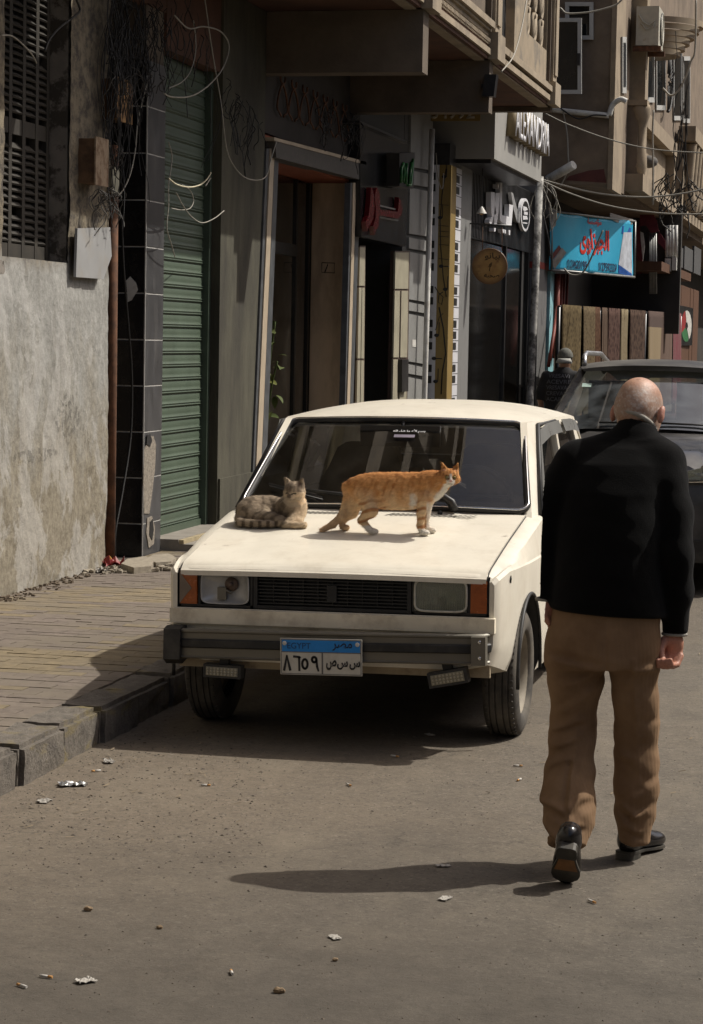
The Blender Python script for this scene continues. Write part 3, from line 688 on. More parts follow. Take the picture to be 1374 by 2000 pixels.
for (pa, pb) in rows_:
    mb = MB(); plate(mb, [(803.5-(pa-240)*.017,pa-5.5),(846-(pa-240)*.027,pa+2.5),(846-(pb-240)*.027,pb+1.5),(803.5-(pb-240)*.017,pb-5)], XF-.005, .03); mb.build('granite_panel', mGRAN, sb, bevel=.004)
mb = MB(); plate(mb, c4([(905,62),(1198,178),(1173,782),(912,725)]), XF+.10, .14); sgn = mb.build('sign_board', M('black_gloss_sign', (.014,.015,.017), .22, var=.25, scale=3, dirt=(.05,.05,.05), dscale=5, damt=.3, spec=.5), sb, bevel=.006)
mb = MB(); plate(mb, c4([(905,46),(1182,165),(1182,180),(905,60)]), XF+.15, .3); mb.build('sign_hood', mBLK, sb)
mRED = M('red_acrylic', (.11,.006,.009), .25, var=.15, scale=20, spec=.5); mGREYT = M('brushed_trim', (.25,.24,.23), .4, metal=.4)
def letter(pts, m_, th=.05, par_=None, x=XF+.16, nm='letter'):
    mb = MB(); plate(mb, pts, x, th); return mb.build(nm, m_, par_ or sgn, bevel=.004)
for poly in ([(345,845),(385,905),(405,1040),(412,1250),(385,1450),(330,1560),(300,1600),(268,1690),(245,1500),(300,1390),(330,1100)],
             [(465,850),(515,980),(520,1330),(490,1600),(440,1650),(415,1760),(385,1590),(430,1430),(440,1250),(415,1020),(440,900)],
             [(880,1030),(920,1100),(945,1250),(925,1380),(870,1440),(515,1380),(520,1270),(860,1310),(872,1200)]): letter(cS(poly), mRED)
for poly in ([(522,1180),(815,1250),(815,1280),(522,1210)], [(512,1392),(875,1470),(855,1490),(512,1425)]): letter(cS(poly), mGREYT, x=XF+.13, nm='letter_underline')
gs = empty('green_sign', (XF+.12, 25.9, 3.6), 'small black box sign with green strokes above the shop door', 'sign')
mb = MB(); plate(mb, cS([(890,190),(1190,170),(1160,870),(890,820)]), XF+.30, .14); mb.build('sign_box', mBLK, gs, bevel=.006)
mGRN = M('green_neon_tube', (.012,.11,.025), .3, spec=.5)
mb = MB()
for pts in ([(920,760),(930,480),(965,380),(985,560),(960,740)], [(1015,780),(1030,380)], [(1075,790),(1120,360)], [(1050,800),(1110,800),(1150,300)]): mb.tube([onx(*q, XF+.315) for q in cS(pts)], .016, 6)
mb.build('neon_stroke', mGRN, gs)
mb = MB(); plate(mb, cS([(790,700),(860,720),(850,800),(780,780)]), XF+.13, .03); mb.build('red_mark', mRED, gs)
mCRM = M('cream_door_panel', (.30,.275,.20), .6, var=.1, scale=5, dirt=(.2,.18,.13), dscale=4, damt=.4); mBRN = M('brown_bar', (.06,.036,.026), .6)
def leaf(pl_, pr_, pt, pb, bars, vert, x):
    lf = MB(); plate(lf, [(pl_[0],pt),(pr_[0],pt),(pr_[1],pb),(pl_[1],pb)], x, .05); l_ = lf.build('door_leaf', mBRN, sb, bevel=.004)
    L = lambda py, k: (pl_[0]+(pl_[1]-pl_[0])*(py-pt)/(pb-pt))*(1-k)+(pr_[0]+(pr_[1]-pr_[0])*(py-pt)/(pb-pt))*k
    ed = [pt+3]+bars+[pb]
    for i in range(len(ed)-1):
        a, b = ed[i]+(2 if i else 0), ed[i+1]-2
        cols = [(.06,.94)] if i == 0 else [(.06,vert-.05),(vert+.05,.94)]
        for k0, k1 in cols:
            mb = MB(); plate(mb, [(L(a,k0),a),(L(a,k1),a),(L(b,k1),b),(L(b,k0),b)], x+.012, .02); mb.build('panel', mCRM, l_, bevel=.003)
leaf((703,695), (714.5,711), 480, 850, [560,702], .5, XF+.02)
leaf((771.5,764), (801,795), 490, 850, [566,700], .45, XF+.06)
mb = MB(); plate(mb, [(786,702),(798.5,702),(798,764),(785.5,766)], XF+.12, .06); mb.build('letter_slot', mBLK, sb, bevel=.004)
mb = MB(); plate(mb, [(806,663),(813,664),(813,678),(806,677)], XF+.0, .004); mb.build('sticker', mPAINTW, sb)
mb = MB(); a, b = onx(844.5,252,XF+.10), onx(829,790,XF+.10); mb.tube([a, b, b+(b-a)*.22], .034, 8); tag(mb.build('white_pole', mPAINTW), 'thin white standing pole against the grey granite wall', 'pole')

# ------------------------------------------------------------------ café with the piano keys
cf = empty('cafe_front', (-5.0, 30, ZP), 'black fronted cafe with piano key pillar and white lettering', 'cafe front')
mYEL = M('yellow_print', (.22,.15,.045), .55, var=.12, scale=4, dirt=(.22,.14,.05), dscale=3, damt=.5)
mKEYW = M('white_key_print', (.56,.56,.58), .5, var=.06); mKEYB = M('black_key_print', (.012,.012,.012), .5)
y0 = 27.66; xc = -5.01
mb = MB(); mb.box((-6, y0+.012, 0), (xc-.012, 28.95, 4.2)); mb.build('pillar', mBLK, cf)
zt = ony(860,322,y0).z
def P0(px, z): return Vector((px, y0, z))
xk0, xk1, xk2, xk3 = XF-.03, ony(853,600,y0).x, ony(876,600,y0).x, xc
mb = MB(); mb.box((xk0, y0, ZP), (xk1-.001, y0+.011, zt)); kl = mb.build('key_panel', mKEYW, cf)
mb = MB(); mb.box((xk1, y0-.002, ZP), (xk2, y0+.011, zt)); yl_ = mb.build('music_panel', mYEL, cf)
mb = MB(); mb.box((xk2+.001, y0-.001, ZP), (xk3, y0+.010, zt)); mb.build('dark_edge', mBLK, cf)
ya_, yb_ = onx(886.5,600,xc).y, onx(896.5,600,xc).y; yc_ = onx(911,600,xc-.05).y
mb = MB(); mb.box((xc-.011, y0+.02, ZP), (xc, ya_, zt)); mb.build('music_panel', mYEL, cf)
mb = MB(); mb.box((xc-.011, ya_+.001, ZP), (xc+.001, yb_, zt)); kr = mb.build('key_panel', mKEYW, cf)
mb = MB(); mb.box((xc-.06, yb_+.001, ZP), (xc-.01, yc_, 4.05)); mb.build('grey_post', M('grey_post_paint', (.18,.18,.175), .6, var=.15, scale=3, dirt=(.08,.08,.078), dscale=3), cf)
kp = (yb_-ya_)
mb = MB(); mb.box((-.003, 0, -.045), (.004, kp*.55, .045)); meK1 = mb.mesh('black_key', mKEYB)
mb = MB(); mb.box((0, -.006, -.045), ((xk1-xk0)*.62, .004, .045)); meK2 = mb.mesh('black_key', mKEYB)
mb = MB(); mb.box((-.002, 0, -.004), (.002, kp, .004)); meL = mb.mesh('key_line', mKEYB)
pat = (1,1,0,1,1,1,0); z = ZP+.2; i = 0
while z < zt-.06:
    if pat[i % 7]:
        place('black_key', meK1, (xc+.001, ya_+.003, z), kr); place('black_key', meK2, (xk0+.004, y0, z), kl)
    place('key_line', meL, (xc+.001, ya_, z+.069), kr)
    z += .138; i += 1
# notes on the yellow panel
mb = MB(); fy = y0-.004
def on_y(pts): return [ony(a, b, fy) for a, b in pts]
for pts, r_ in (([(872,330),(864,380),(860,430),(861,480),(866,540),(872,580)], .006), ([(858,600),(866,640),(871,690),(864,730),(862,770)], .008), ([(851,645),(858,620),(866,612)], .004), ([(850,560),(857,572),(866,580),(863,595),(856,590),(858,575),(866,570)], .005)):
    mb.tube(on_y(pts), r_, 5)
for a, b in ((860,425),(870,565),(853,655),(848,700),(851,745),(868,345),(862,520)):
    P = ony(a, b, fy); mb.sphere(P, .035, (.9,.12,.62), 10); mb.tube([P+Vector((.03,0,0)), P+Vector((.03,0,.16))] if b % 2 else [P+Vector((0,0,0)), P+Vector((.10,0,0))], .005, 4)
for b in (400, 441, 452, 462, 478, 506): mb.tube(on_y([(857,b-1),(877,b+1)]), .003, 4)
mb.build('music_note', mKEYB, yl_)
# black fascia, door and lettering
xd = -5.08
mb = MB(); mb.box((xd-1.5, yc_+.001, 0), (xd-1.4, 34.6, 4.1)); mb.box((xd-1.4, 34.4, 0), (xd-.02, 34.6, 4.1)); mb.build('back_wall', mDARK, cf)
ye = onx(1040,600,xd).y
q = [onx(*s, xd) for s in ((912,325),(1043,345),(1040,492),(912,463))]
mb = MB(); mb.prism([(xd, yc_, 4.1), (xd, ye, 4.1), (xd, q[2].y, q[2].z), (xd, yc_, q[3].z)], (-.05,0,0)); fas = mb.build('fascia', M('black_corrugated', (.022,.022,.023), .4, var=.2, scale=3), cf)
mb = MB(); k = 0; yy = yc_+.05
while yy < ye-.05: mb.box((xd+.001, yy, q[3].z+.02), (xd+.012, yy+.06, 4.08)); yy += .12
mb.build('fascia_rib', M('black_corrugated', (.022,.022,.023), .4), fas)
mb = MB(); ylo = onx(985,600,xd-.03).y; mb.box((xd-.07, yc_+.02, ZP), (xd-.04, ylo-.06, q[3].z)); mb.box((xd-.07, ylo+.06, ZP), (xd-.04, ye, q[2].z)); mb.build('door_leaf', M('black_door_glass', (.006,.006,.006), .12, spec=.25), cf)
mb = MB(); mb.box((xd-.06, ylo-.055, ZP), (xd-.01, ylo+.055, q[2].z+.05)); mb.box((xd-.06, ye-.5, ZP), (xd-.0, ye-.44, q[2].z+.05)); mb.build('door_frame', M('dark_grey_frame', (.04,.04,.041), .35, metal=.4), cf)
c3 = Q(5.285, 820, 310); mLET = M('white_acrylic_letter', (.66,.66,.68), .4, var=.04)
for poly in ([(738,345),(776,345),(778,480),(792,560),(762,600),(752,655),(735,677),(722,660),(724,630),(748,600),(736,500)],
             [(786,352),(830,352),(812,560),(797,686),(772,686),(772,560)], [(836,245),(854,250),(850,582),(922,600),(926,470),(966,480),(948,690),(930,690),(860,662),(830,640),(828,400)],
             [(770,715),(787,715),(785,745),(777,755),(768,745)], [(857,725),(872,730),(872,765),(860,762)], [(876,730),(891,735),(890,772),(878,770)], [(920,735),(936,738),(934,790),(922,785)], [(808,262),(820,262),(818,312),(806,305)]):
    mb = MB(); plate(mb, c3(poly), xd+.10, .07); mb.build('letter', mLET, fas, bevel=.004)
mb = MB(); plate(mb, c3([(945,345),(965,355),(1005,510),(1042,560),(1032,665),(1005,650),(970,520)]), xd+.08, .05); mb.build('letter_swoosh', M('grey_acrylic', (.28,.28,.28), .4), fas)
C = onx(*c3([(1093,580)])[0], xd+.09); ry_ = abs(onx(*c3([(1139,580)])[0], xd+.09).y-C.y); rz_ = abs(onx(*c3([(1093,408)])[0], xd+.09).z-C.z)
def ovl(k, n=36): return [Vector((C.x, C.y+ry_*k*math.cos(a), C.z+rz_*k*math.sin(a))) for a in np.linspace(0, 2*math.pi, n, endpoint=False)]
mb = MB(); mb.prism(ovl(1.0), (-.05,0,0)); lg = mb.build('logo_disc', mLET, fas)
mb = MB(); mb.prism([p_+Vector((.004,0,0)) for p_ in ovl(.83)], (-.02,0,0)); mb.build('logo_field', mBLK, lg)
mb = MB()
for poly in ([(1070,488),(1105,500),(1118,528),(1082,540),(1070,530)], [(1080,545),(1115,550),(1117,582),(1078,575)], [(1066,588),(1108,590),(1118,626),(1070,630)], [(1068,655),(1112,660),(1112,672),(1068,668)]): mb.prism([onx(a, b, xd+.10) for a, b in c3(poly)], (-.008,0,0))
mb.build('logo_mark', mLET, lg)
# round hanging sign on its rod
yr = 29.2; root = empty('hanging_sign', ony(957,520,yr), 'round amber wooden sign hanging on strings from a rod, facing down the street', 'sign')
m, t, p = newmat('amber_wood_disc'); v = vec_pos(t); Cn = ony(957,520,yr)
sxx = N(t, 'VectorMath', operation='DISTANCE'); t.links.new(v, sxx.inputs[0]); sxx.inputs[1].default_value = Cn
rad = N(t, 'MapRange'); t.links.new(sxx.outputs['Value'], rad.inputs[0]); rad.inputs[1].default_value = .15; rad.inputs[2].default_value = .245
c = ramp(t, noise(t, v, 9, 6, .6), .3, .7, (.25,.13,.035,1), (.36,.22,.07,1)); c = mixc(t, rad.outputs[0], c, (.09,.035,.012)); c = mixc(t, ramp(t, noise(t, v, 6, 5), .58, .68), c, (.15,.06,.02))
t.links.new(c, p.inputs['Base Color']); p.inputs['Roughness'].default_value = .5
mb = MB(); mb.lathe([(0,0),(.222,0),(.232,.006),(.232,.02),(.222,.026),(0,.026)], Cn+Vector((0,-.013,0)), 'y', 40); disc = mb.build('disc', m, root)
ink = M('dark_ink', (.03,.018,.01), .7)
set_text('lettering', '\uFEEE\uFEE7\uFE8E\uFEF4\uFE91', .10, Cn+Vector((.035,-.0145,.125)), (1,0,0), (0,0,1), ink, disc, width=.20, depth=.001, bold=.01)
set_text('lettering', '\uFEEA\uFE92\uFEA4\uFEBB', .06, Cn+Vector((.03,-.0145,-.13)), (1,0,0), (0,0,1), ink, disc, width=.20, depth=.001, bold=.01)
mb = MB(); mb.tube([Cn+Vector((a, -.016, b)) for a, b in ((.0,.02),(.03,.05),(.02,.0),(-.015,-.01),(.01,.035),(.0,-.06))], .004, 4); mb.build('music_note', ink, disc)
mb = MB()
for px in (943, 981): a, b = ony(px,440,yr), ony(px,490,yr); mb.tube([a, b], .005, 4)
mb.build('hanging_string', mRUST, root)
mb = MB(); mb.tube([ony(906,436,yr), ony(1000,441,yr)], .012, 6); mb.build('rod', mBLK, root)
# bulb
yb2 = 29.0; P = ony(941,414,yb2); root = empty('hanging_lamp', P, 'small bare lamp with white shade hanging under the cafe canopy', 'lamp')
mb = MB(); mb.sphere(P, .035, (1,1,1.2)); mb.build('bulb', M('amber_glass', (.35,.2,.08), .15), root)
mb = MB(); mb.lathe([(.07,-.02),(.04,.03),(.012,.07)], P, 'z', 14); mb.build('shade', mPAINTW, root)
mb = MB(); mb.tube([P+Vector((0,0,.06)), P+Vector((0,0,.62))], .005, 4); mb.build('lamp_cord', mWIRE_B, root)
# grey canopy box with raised letters
yw = 28.06; xw = ony(966,300,yw).x
zb_ = ony(966,310,yw).z; yw2 = onx(1057,350,xw).y
mGRY = M('grey_white_panel', (.28,.275,.255), .6, var=.08, scale=2.5, dirt=(.26,.25,.22), dscale=3, damt=.5)
mb = MB(); mb.box((XF-.4, yw, zb_), (xw, yw2, 5.6)); can = mb.build('canopy_box', mGRY, cf, bevel=.008)
mb = MB(); mb.box((XF-.38, yw+.05, zb_-.05), (xw-.05, yw2-.05, zb_-.001)); mb.build('canopy_soffit', mBLK, can)
mYB = M('brass_letter_side', (.22,.17,.09), .5); 
sg = [onx(*s, xw+.001) for s in ((988,196),(1057,240),(1057,309),(988,269))]
org = (sg[0]+sg[1]+sg[2]+sg[3])/4; ux = (sg[2]-sg[3]).normalized()
ux = Vector((0, abs(sg[2].y-sg[3].y), 0)).normalized(); hh = abs(sg[0].z-sg[3].z)*.92
set_text('letter_body', 'ALEXANDRIA', hh, org+Vector((.0,0,0)), (0,1,0), (0,0,1), mYB, can, width=abs(sg[1].y-sg[0].y)*.98, depth=.12, bold=.012)
set_text('letter_face', 'ALEXANDRIA', hh, org+Vector((.122,0,0)), (0,1,0), (0,0,1), mLET, can, width=abs(sg[1].y-sg[0].y)*.98, depth=.008, bold=.012)
yn = 27.55; a, b = ony(832,217,yn), ony(938,236,yn)
nb = empty('number_board', (a+b)/2, 'long ochre board with the number 34992 under the far balcony beam', 'number board')
mb = MB(); mb.box((a.x, yn, b.z), (b.x, yn+.03, b.z+.22)); mb.build('board', mYEL, nb)
set_text('number', '34992', .17, Vector(((a.x+b.x)/2, yn-.001, b.z+.11)), (1,0,0), (0,0,1), M('grey_white_digit', (.4,.37,.3), .6), nb, width=(b.x-a.x)*.8, depth=.004, bold=.02)
# white drainpipe at the end of the cafe
a, b = onx(1055,345,-4.72), onx(1035,790,-4.72); mb = MB(); mb.tube([a, a.lerp(b, .5)+Vector((0,.02,0)), b, b+(b-a)*.3], .055, 10)
tag(mb.build('drain_pipe', M('flaking_white_pipe', (.36,.35,.32), .8, var=.3, scale=12, dirt=(.06,.055,.05), dscale=8, damt=.9, dth=(.45,.6))), 'flaking white drain pipe at the far end of the cafe front', 'pipe')

# ------------------------------------------------------------------ far corner building
fb = empty('corner_building', (-4.2, 38, ZP), 'brown corner building with overhanging upper floors, white windows and balconies', 'building')
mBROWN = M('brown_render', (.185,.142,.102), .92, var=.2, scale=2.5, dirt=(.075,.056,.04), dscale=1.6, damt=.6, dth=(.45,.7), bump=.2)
mBRNL = M('sunlit_brown_render', (.27,.215,.15), .92, var=.15, scale=3, dirt=(.12,.095,.07), dscale=2.5, damt=.6)  # lighter copy of the brown render, sunlight put into the colour
YF = 35.6; xF = ony(1196,300,YF).x; zF = ony(1190,360,YF).z
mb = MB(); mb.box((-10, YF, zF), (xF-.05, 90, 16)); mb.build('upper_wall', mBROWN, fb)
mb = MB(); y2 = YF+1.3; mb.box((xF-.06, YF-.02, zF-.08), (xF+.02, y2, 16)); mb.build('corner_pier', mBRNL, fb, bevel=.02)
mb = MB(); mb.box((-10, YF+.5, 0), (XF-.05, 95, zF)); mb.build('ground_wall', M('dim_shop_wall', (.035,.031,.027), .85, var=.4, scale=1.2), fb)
mb = MB(); q = [ony(*s, YF-.003) for s in ((1105,352),(1185,357),(1180,330),(1150,333),(1112,344))]; mb.prism(q, (0,.01,0)); mb.build('red_stain', M('faded_red_paint', (.10,.035,.03), .9), fb)
mFR = M('white_window_frame', (.45,.45,.43), .45, var=.05)
def framed(name, pts_fn, c0, c1, w_=.05, glass=mGLASSD, parent=fb, th=(0,-.06,0)):
    (xa, ya2), (xb, yb2) = c0, c1
    mb = MB(); mb.prism([pts_fn(xa,ya2), pts_fn(xb,ya2), pts_fn(xb,yb2), pts_fn(xa,yb2)], Vector(th)*.4); wnd = mb.build(name, glass, parent)
    mb = MB(); A = [pts_fn(xa,ya2), pts_fn(xb,ya2), pts_fn(xb,yb2), pts_fn(xa,yb2)]
    ctr = sum(A, Vector())/4
    for i in range(4):
        a, b = A[i], A[(i+1) % 4]; d = (b-a).normalized(); inn = ((ctr-a)-d*(ctr-a).dot(d)).normalized()
        mb.prism([a-d*0, b, b+inn*w_-d*w_, a+inn*w_+d*w_], th)
    mb.build('frame', mFR, wnd); return wnd
fy = lambda a, b: ony(a, b, YF-.004)
framed('window', fy, (1105,5), (1160,78), .06)
lf = lambda a, b: ony(a, b, YF-.32)
wl = framed('open_window_leaf', lf, (1068,36), (1137,184), .06)
mb = MB(); P = ony(1131,116,YF-.38); mb.box((P.x-.03,P.y-.02,P.z-.09),(P.x+.02,P.y,P.z+.09)); mb.build('window_handle', mBLK, wl)
fx = lambda a, b: onx(a, b, xF+.024)
framed('window', fx, (1213,72), (1221,182), .09, th=(.03,0,0))
xf2 = xF-.045; f2 = lambda a, b: onx(a, b, xf2)
for a, b, c_, d in ((1262,92,1276,200),(1280,92,1298,215),(1314,70,1330,235),(1333,110,1346,240)): framed('window', f2, (a,b), (c_,d), .09, th=(.03,0,0))
mb = MB(); q0, q1 = onx(1236,0,xf2), onx(1250,0,xf2); mb.box((xf2-.01, q0.y, 5.0), (xf2+.25, q0.y+.5, 16)); mb.build('pier', mBRNL, fb)
# balcony with baluster
yB = 38.2; xB = ony(1246,250,yB).x; zt_, zl_ = ony(1225,206,yB).z, ony(1225,340,yB).z
mb = MB(); mb.box((xF-.05, yB, zl_), (xB, yB+.18, zt_)); mb.build('balcony_end', mBROWN, fb, bevel=.01)
mb = MB(); yB2 = onx(1321,300,xB).y
mb.box((xF-.05, yB-.1, zl_-.28), (xB+.12, yB2+.3, zl_-.0)); mb.build('balcony_slab', mBRNL, fb, bevel=.05)
mb = MB(); mb.box((xB-.2, yB+.5, zt_-.22), (xB+.02, yB2, zt_+.04)); mb.box((xB-.2, yB2-.35, zl_), (xB+.0, yB2, zt_-.22)); mb.box((xB-.25, yB+.19, zl_), (xB-.17, yB2-.36, zt_-.23)); mb.build('parapet', mBRNL, fb, bevel=.02)
mb = MB(); P = Vector((xB+.03, yB+.12, 0)); mb.lathe([(.10,zl_),(.13,zl_+.12),(.12,zl_+.3),(.07,zl_+.5),(.09,zl_+.75),(.11,zt_-.3),(.15,zt_-.18),(.17,zt_-.05),(.15,zt_+.02),(0,zt_+.03)], (P.x, P.y, 0), 'z', 16); mb.box((xB-.35, yB-.05, zt_), (xB+.15, yB+.3, zt_+.09)); mb.build('baluster', mBRNL, fb)
mb = MB(); P = onx(1262,316,xB-.02); mb.sphere(P+Vector((.05,0,0)), .16, (1,1.2,.7)); mb.build('cloth_bundle', M('grey_cloth', (.11,.10,.09), .9), fb)
y3 = onx(1335,300,xB).y; mb = MB(); zt3 = onx(1335,235,xB).z
mb.box((xF-.05, y3, zl_-.2), (xB+.05, y3+9, zl_)); mb.box((xB-.2, y3, zl_), (xB, y3+9, zt3-.4)); mb.build('far_balcony', mBRNL, fb, bevel=.03)
mb = MB()
for k in range(9): mb.lathe([(.12,zl_),(.16,zl_+.2),(.08,zl_+.5),(.14,zt3-.42)], (xB+.10, y3+.5+k*.9, 0), 'z', 8)
mb.box((xB-.1, y3-.1, zt3-.4), (xB+.25, y3+9, zt3-.1)); mb.build('balustrade', mBRNL, fb)
mb = MB(); zz = onx(1270,0,xF).z; y4 = onx(1262,10,xF).y
for k in range(6): mb.lathe([(1.0-.08*k,0),(1.0-.08*k,.10)], (xF-.1, y4+1.5, ony(1270,62,y4).z+.25-.1*k), 'z', 20, a0=-math.pi/2, a1=math.pi/2)
mb.build('round_balcony', mBRNL, fb)
# iron fan grille
P = onx(1306,156,xf2+.12); Rg = abs(onx(1306,92,xf2+.12).z-P.z)
mb = MB()
for k in range(25):
    a = -math.pi/2+k*math.pi/24; mb.tube([P+Vector((.02*math.sin(k),.25*math.cos(a),.12*math.sin(a))), P+Vector((0, Rg*1.55*math.cos(a), Rg*math.sin(a)))], .012, 4)
mb.tube([P+Vector((0, Rg*1.55*math.cos(a), Rg*math.sin(a))) for a in np.linspace(-math.pi/2, math.pi/2, 22)], .03, 5)
mb.build('fan_grille', mWIRE_B, fb)
# air conditioner
yA = 38.0; a, b = ony(1244,12,yA), ony(1286,88,yA); root = empty('air_conditioner', ((a.x+b.x)/2, yA+.4, b.z), 'rusty white air conditioner on a bracket high on the brown wall', 'air conditioner')
mAC = M('yellowed_white_metal', (.44,.42,.35), .5, var=.1, dirt=(.24,.13,.06), dscale=5, damt=.6, dth=(.58,.7))
mb = MB(); mb.box((a.x, yA, b.z), (b.x, yA+.85, a.z)); ac = mb.build('casing', mAC, root, bevel=.02, seg=2)
mb = MB(); Cc = Vector((b.x+.002, yA+.5, (a.z+b.z)/2)); mb.lathe([(0,.0),(.26,.0),(.27,.012),(.0,.013)], Cc, 'x', 24); mb.build('fan_opening', mBLK, ac)
mb = MB()
for k in range(9): rr_ = .05+.026*k; mb.tube([Cc+Vector((.02, rr_*math.cos(q), rr_*math.sin(q))) for q in np.linspace(0, 2*math.pi, 20)], .004, 4, cap=False)
mb.build('fan_guard', mAC, ac)
for y_ in (.02,.75): mb = MB(); mb.box((a.x-.05, yA+y_, b.z-.09), (b.x+.04, yA+y_+.08, b.z-.01)); mb.build('bracket', mRUST, root)
mb = MB(); mb.tube([ony(q, s, yA-.02) for q, s in ((1248,28),(1256,42),(1268,50),(1280,40),(1276,52),(1262,58),(1252,45))], .012, 5); mb.build('refrigerant_pipe', mAC, root)
# far block closing the street
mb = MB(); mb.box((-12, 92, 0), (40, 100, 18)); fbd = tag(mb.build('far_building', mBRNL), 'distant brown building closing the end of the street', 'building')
mb = MB(); mb.box((-.6,-.03,0),(.6,.02,1.7)); wme = mb.mesh('window', mGLASSD)
for i in range(14):
    for j in range(4): place('window', wme, (-9+i*3.4, 92, 4.6+j*3.4), fbd)
# low building across the street
ob = empty('opposite_building', (11, 5, 0), 'low sand coloured building across the street', 'building')
mb = MB(); mb.box((10, -45, 0), (22, 60, 6.0)); mb.build('wall', mBRNL, ob)
mb = MB()
for k in range(24):
    for z in (1.0,): mb.box((9.95, -42+k*4.2, z), (9.998, -40+k*4.2, z+2.2))
mb.build('window', mGLASSD, ob)

# ------------------------------------------------------------------ ground floor under the corner building
mb = MB(); xg = -4.98; a, b = onx(1051,600,xg).y, onx(1073,600,xg).y
gc = empty('grey_column', (xg, (a+b)/2, ZP), 'grey painted shop column with a red band', 'column')
mb = MB(); mb.box((XF-.3, a, 0), (xg, b, 4.35)); mb.build('shaft', M('grey_column_paint', (.13,.128,.125), .7, var=.12, dirt=(.08,.078,.075), dscale=2), gc)
z1, z2 = onx(1062,513,xg).z, onx(1062,526,xg).z; mb = MB(); mb.box((xg-.2, a-.004, z2), (xg+.006, b+.004, z1)); mb.build('red_band', M('red_band_paint', (.22,.028,.018), .6), gc)
mb = MB(); a2, b2 = onx(1073.5,600,xg+.05).y, onx(1084,600,xg+.05).y; mb.box((XF-.3, a2+.05, 0), (xg+.05, b2, onx(1078,530,xg+.05).z)); tag(mb.build('blue_column', M('pale_blue_paint', (.22,.42,.46), .8, var=.15, scale=4, dirt=(.16,.17,.16), dscale=3, damt=.8)), 'pale blue painted column under the left end of the blue banner', 'column')
rf = empty('red_frame', (xg, b2, ZP), 'red painted upright bars beside the blue column', 'frame'); mb = MB(); mRD = M('red_oxide_paint', (.20,.04,.025), .6, var=.2)
for px in (1090, 1098, 1103, 1109): P, P2 = onx(px,535,xg+.1), onx(px-5,700,xg+.1); mb.tube([P, P2], .05 if px == 1090 else .025, 6)
P, P2 = onx(1090,600,xg+.15), onx(1072,715,xg+.15); mb.tube([P, P2], .03, 6); mb.build('bar', mRD, rf)
# banner
bt = [onx(1073,412,-4.90)]; y1 = bt[0].y+3.4
A, B, C_, D_ = onx(1073,412,-4.90), ony(1237,432,y1), ony(1236,541,y1), onx(1074,527,-4.90)
def ban(u, v_, off=0):
    P = (A*(1-u)+B*u)*(1-v_)+(D_*(1-u)+C_*u)*v_
    n_ = (B-A).cross(A-D_).normalized()
    if n_.y > 0: n_ = -n_
    return P+n_*(off+.025*math.sin(u*9)*math.sin(v_*3.1+u*2)+.015*math.sin(u*23+v_*4))
bn = empty('banner', D_, 'bright blue printed banner with red arabic title and phone numbers', 'banner')
m, t, p = newmat('blue_banner_print'); v = vec_pos(t); c = ramp(t, noise(t, v, 1.2, 4), .3, .7, (.02,.31,.50,1), (.045,.40,.60,1)); t.links.new(c, p.inputs['Base Color']); p.inputs['Roughness'].default_value = .45
mb = MB(); nu, nv = 40, 14; V = [[mb.bm.verts.new(ban(i/nu, j/nv)) for j in range(nv+1)] for i in range(nu+1)]
for i in range(nu):
    for j in range(nv): mb.bm.faces.new((V[i][j], V[i+1][j], V[i+1][j+1], V[i][j+1])).smooth = True
o = mb.build('sheet', m, bn); sm = o.modifiers.new('thickness', 'SOLIDIFY'); sm.thickness = .006; sm.offset = 0
bsheet = o
Lb = (B-A).length; Hb = (A-D_).length
def ban_text(body, u0, u1, v0, v1, mat, bold=.0):
    def warp(co): return ban(u0+(u1-u0)*co.x, v0+(v1-v0)*(1-co.z), .012+co.y*0)
    set_text('lettering', body, 1, Vector((.5,0,.5)), (1,0,0), (0,0,1), mat, bsheet, width=1, depth=0, bold=bold, curve=warp)
mRT = M('red_print', (.55,.035,.02), .5); mNV = M('navy_print', (.02,.03,.07), .5)
ban_text('\uFEEF\uFEED\uFE8D\uFEB0\uFEF4\uFEA0\uFEDF\uFE8D', .35, .70, .22, .68, mRT, .035)
ban_text('\uFE94\uFEB4\uFEB3\uFE86\uFEE3', .45, .60, .03, .17, mRT, .02)
ban_text('01204620199', .18, .42, .79, .94, mNV, .02); ban_text('01275923204', .56, .80, .79, .94, mNV, .02)
def ban_poly(pts, mat, nm): 
    mb = MB(); mb.prism([ban(u, v_, .010) for u, v_ in pts], (0,.004,0)); mb.build(nm, mat, bsheet)
ban_poly([(.85,.22),(.985,.20),(.985,.98),(.90,.92),(.83,.80)], M('white_print', (.5,.53,.58), .5), 'washing_machine_print'); ban_poly([(.84,.10),(.97,.13),(.96,.30),(.83,.24)], M('royal_blue_print', (.02,.09,.34), .5), 'washing_machine_print'); 
ban_poly([(.91+.035*math.cos(a), .55+.14*math.sin(a)) for a in np.linspace(0, 6.28, 17)[:-1]], mNV, 'washing_machine_print'); ban_poly([(.83,.80),(.98,.94),(.985,.985),(.84,.96)], M('royal_blue_print', (.02,.09,.34), .5), 'washing_machine_print')
ban_poly([(.02,.88),(.13,.60),(.17,.68),(.06,.98)], mGREYT, 'tool_print'); ban_poly([(.0,.78),(.10,.56),(.12,.62),(.02,.86)], M('dark_red_print', (.10,.02,.02), .5), 'tool_print')
mb = MB()
for e0, e1 in ((A,B),(D_,C_),(A,D_),(B,C_)): mb.tube([e0+Vector((.03,.05,0)), e1+Vector((.03,.05,0))], .02, 5)
mb.build('frame', mSTEEL, bn)
mb = MB(); mb.prism([ban(u, v_, .014) for u, v_ in ((-.01,-.06),(.07,-.04),(.05,.24),(.0,.30))], (0,.006,0)); mb.build('torn_flap', M('dusty_plastic', (.25,.23,.2), .6), bn)
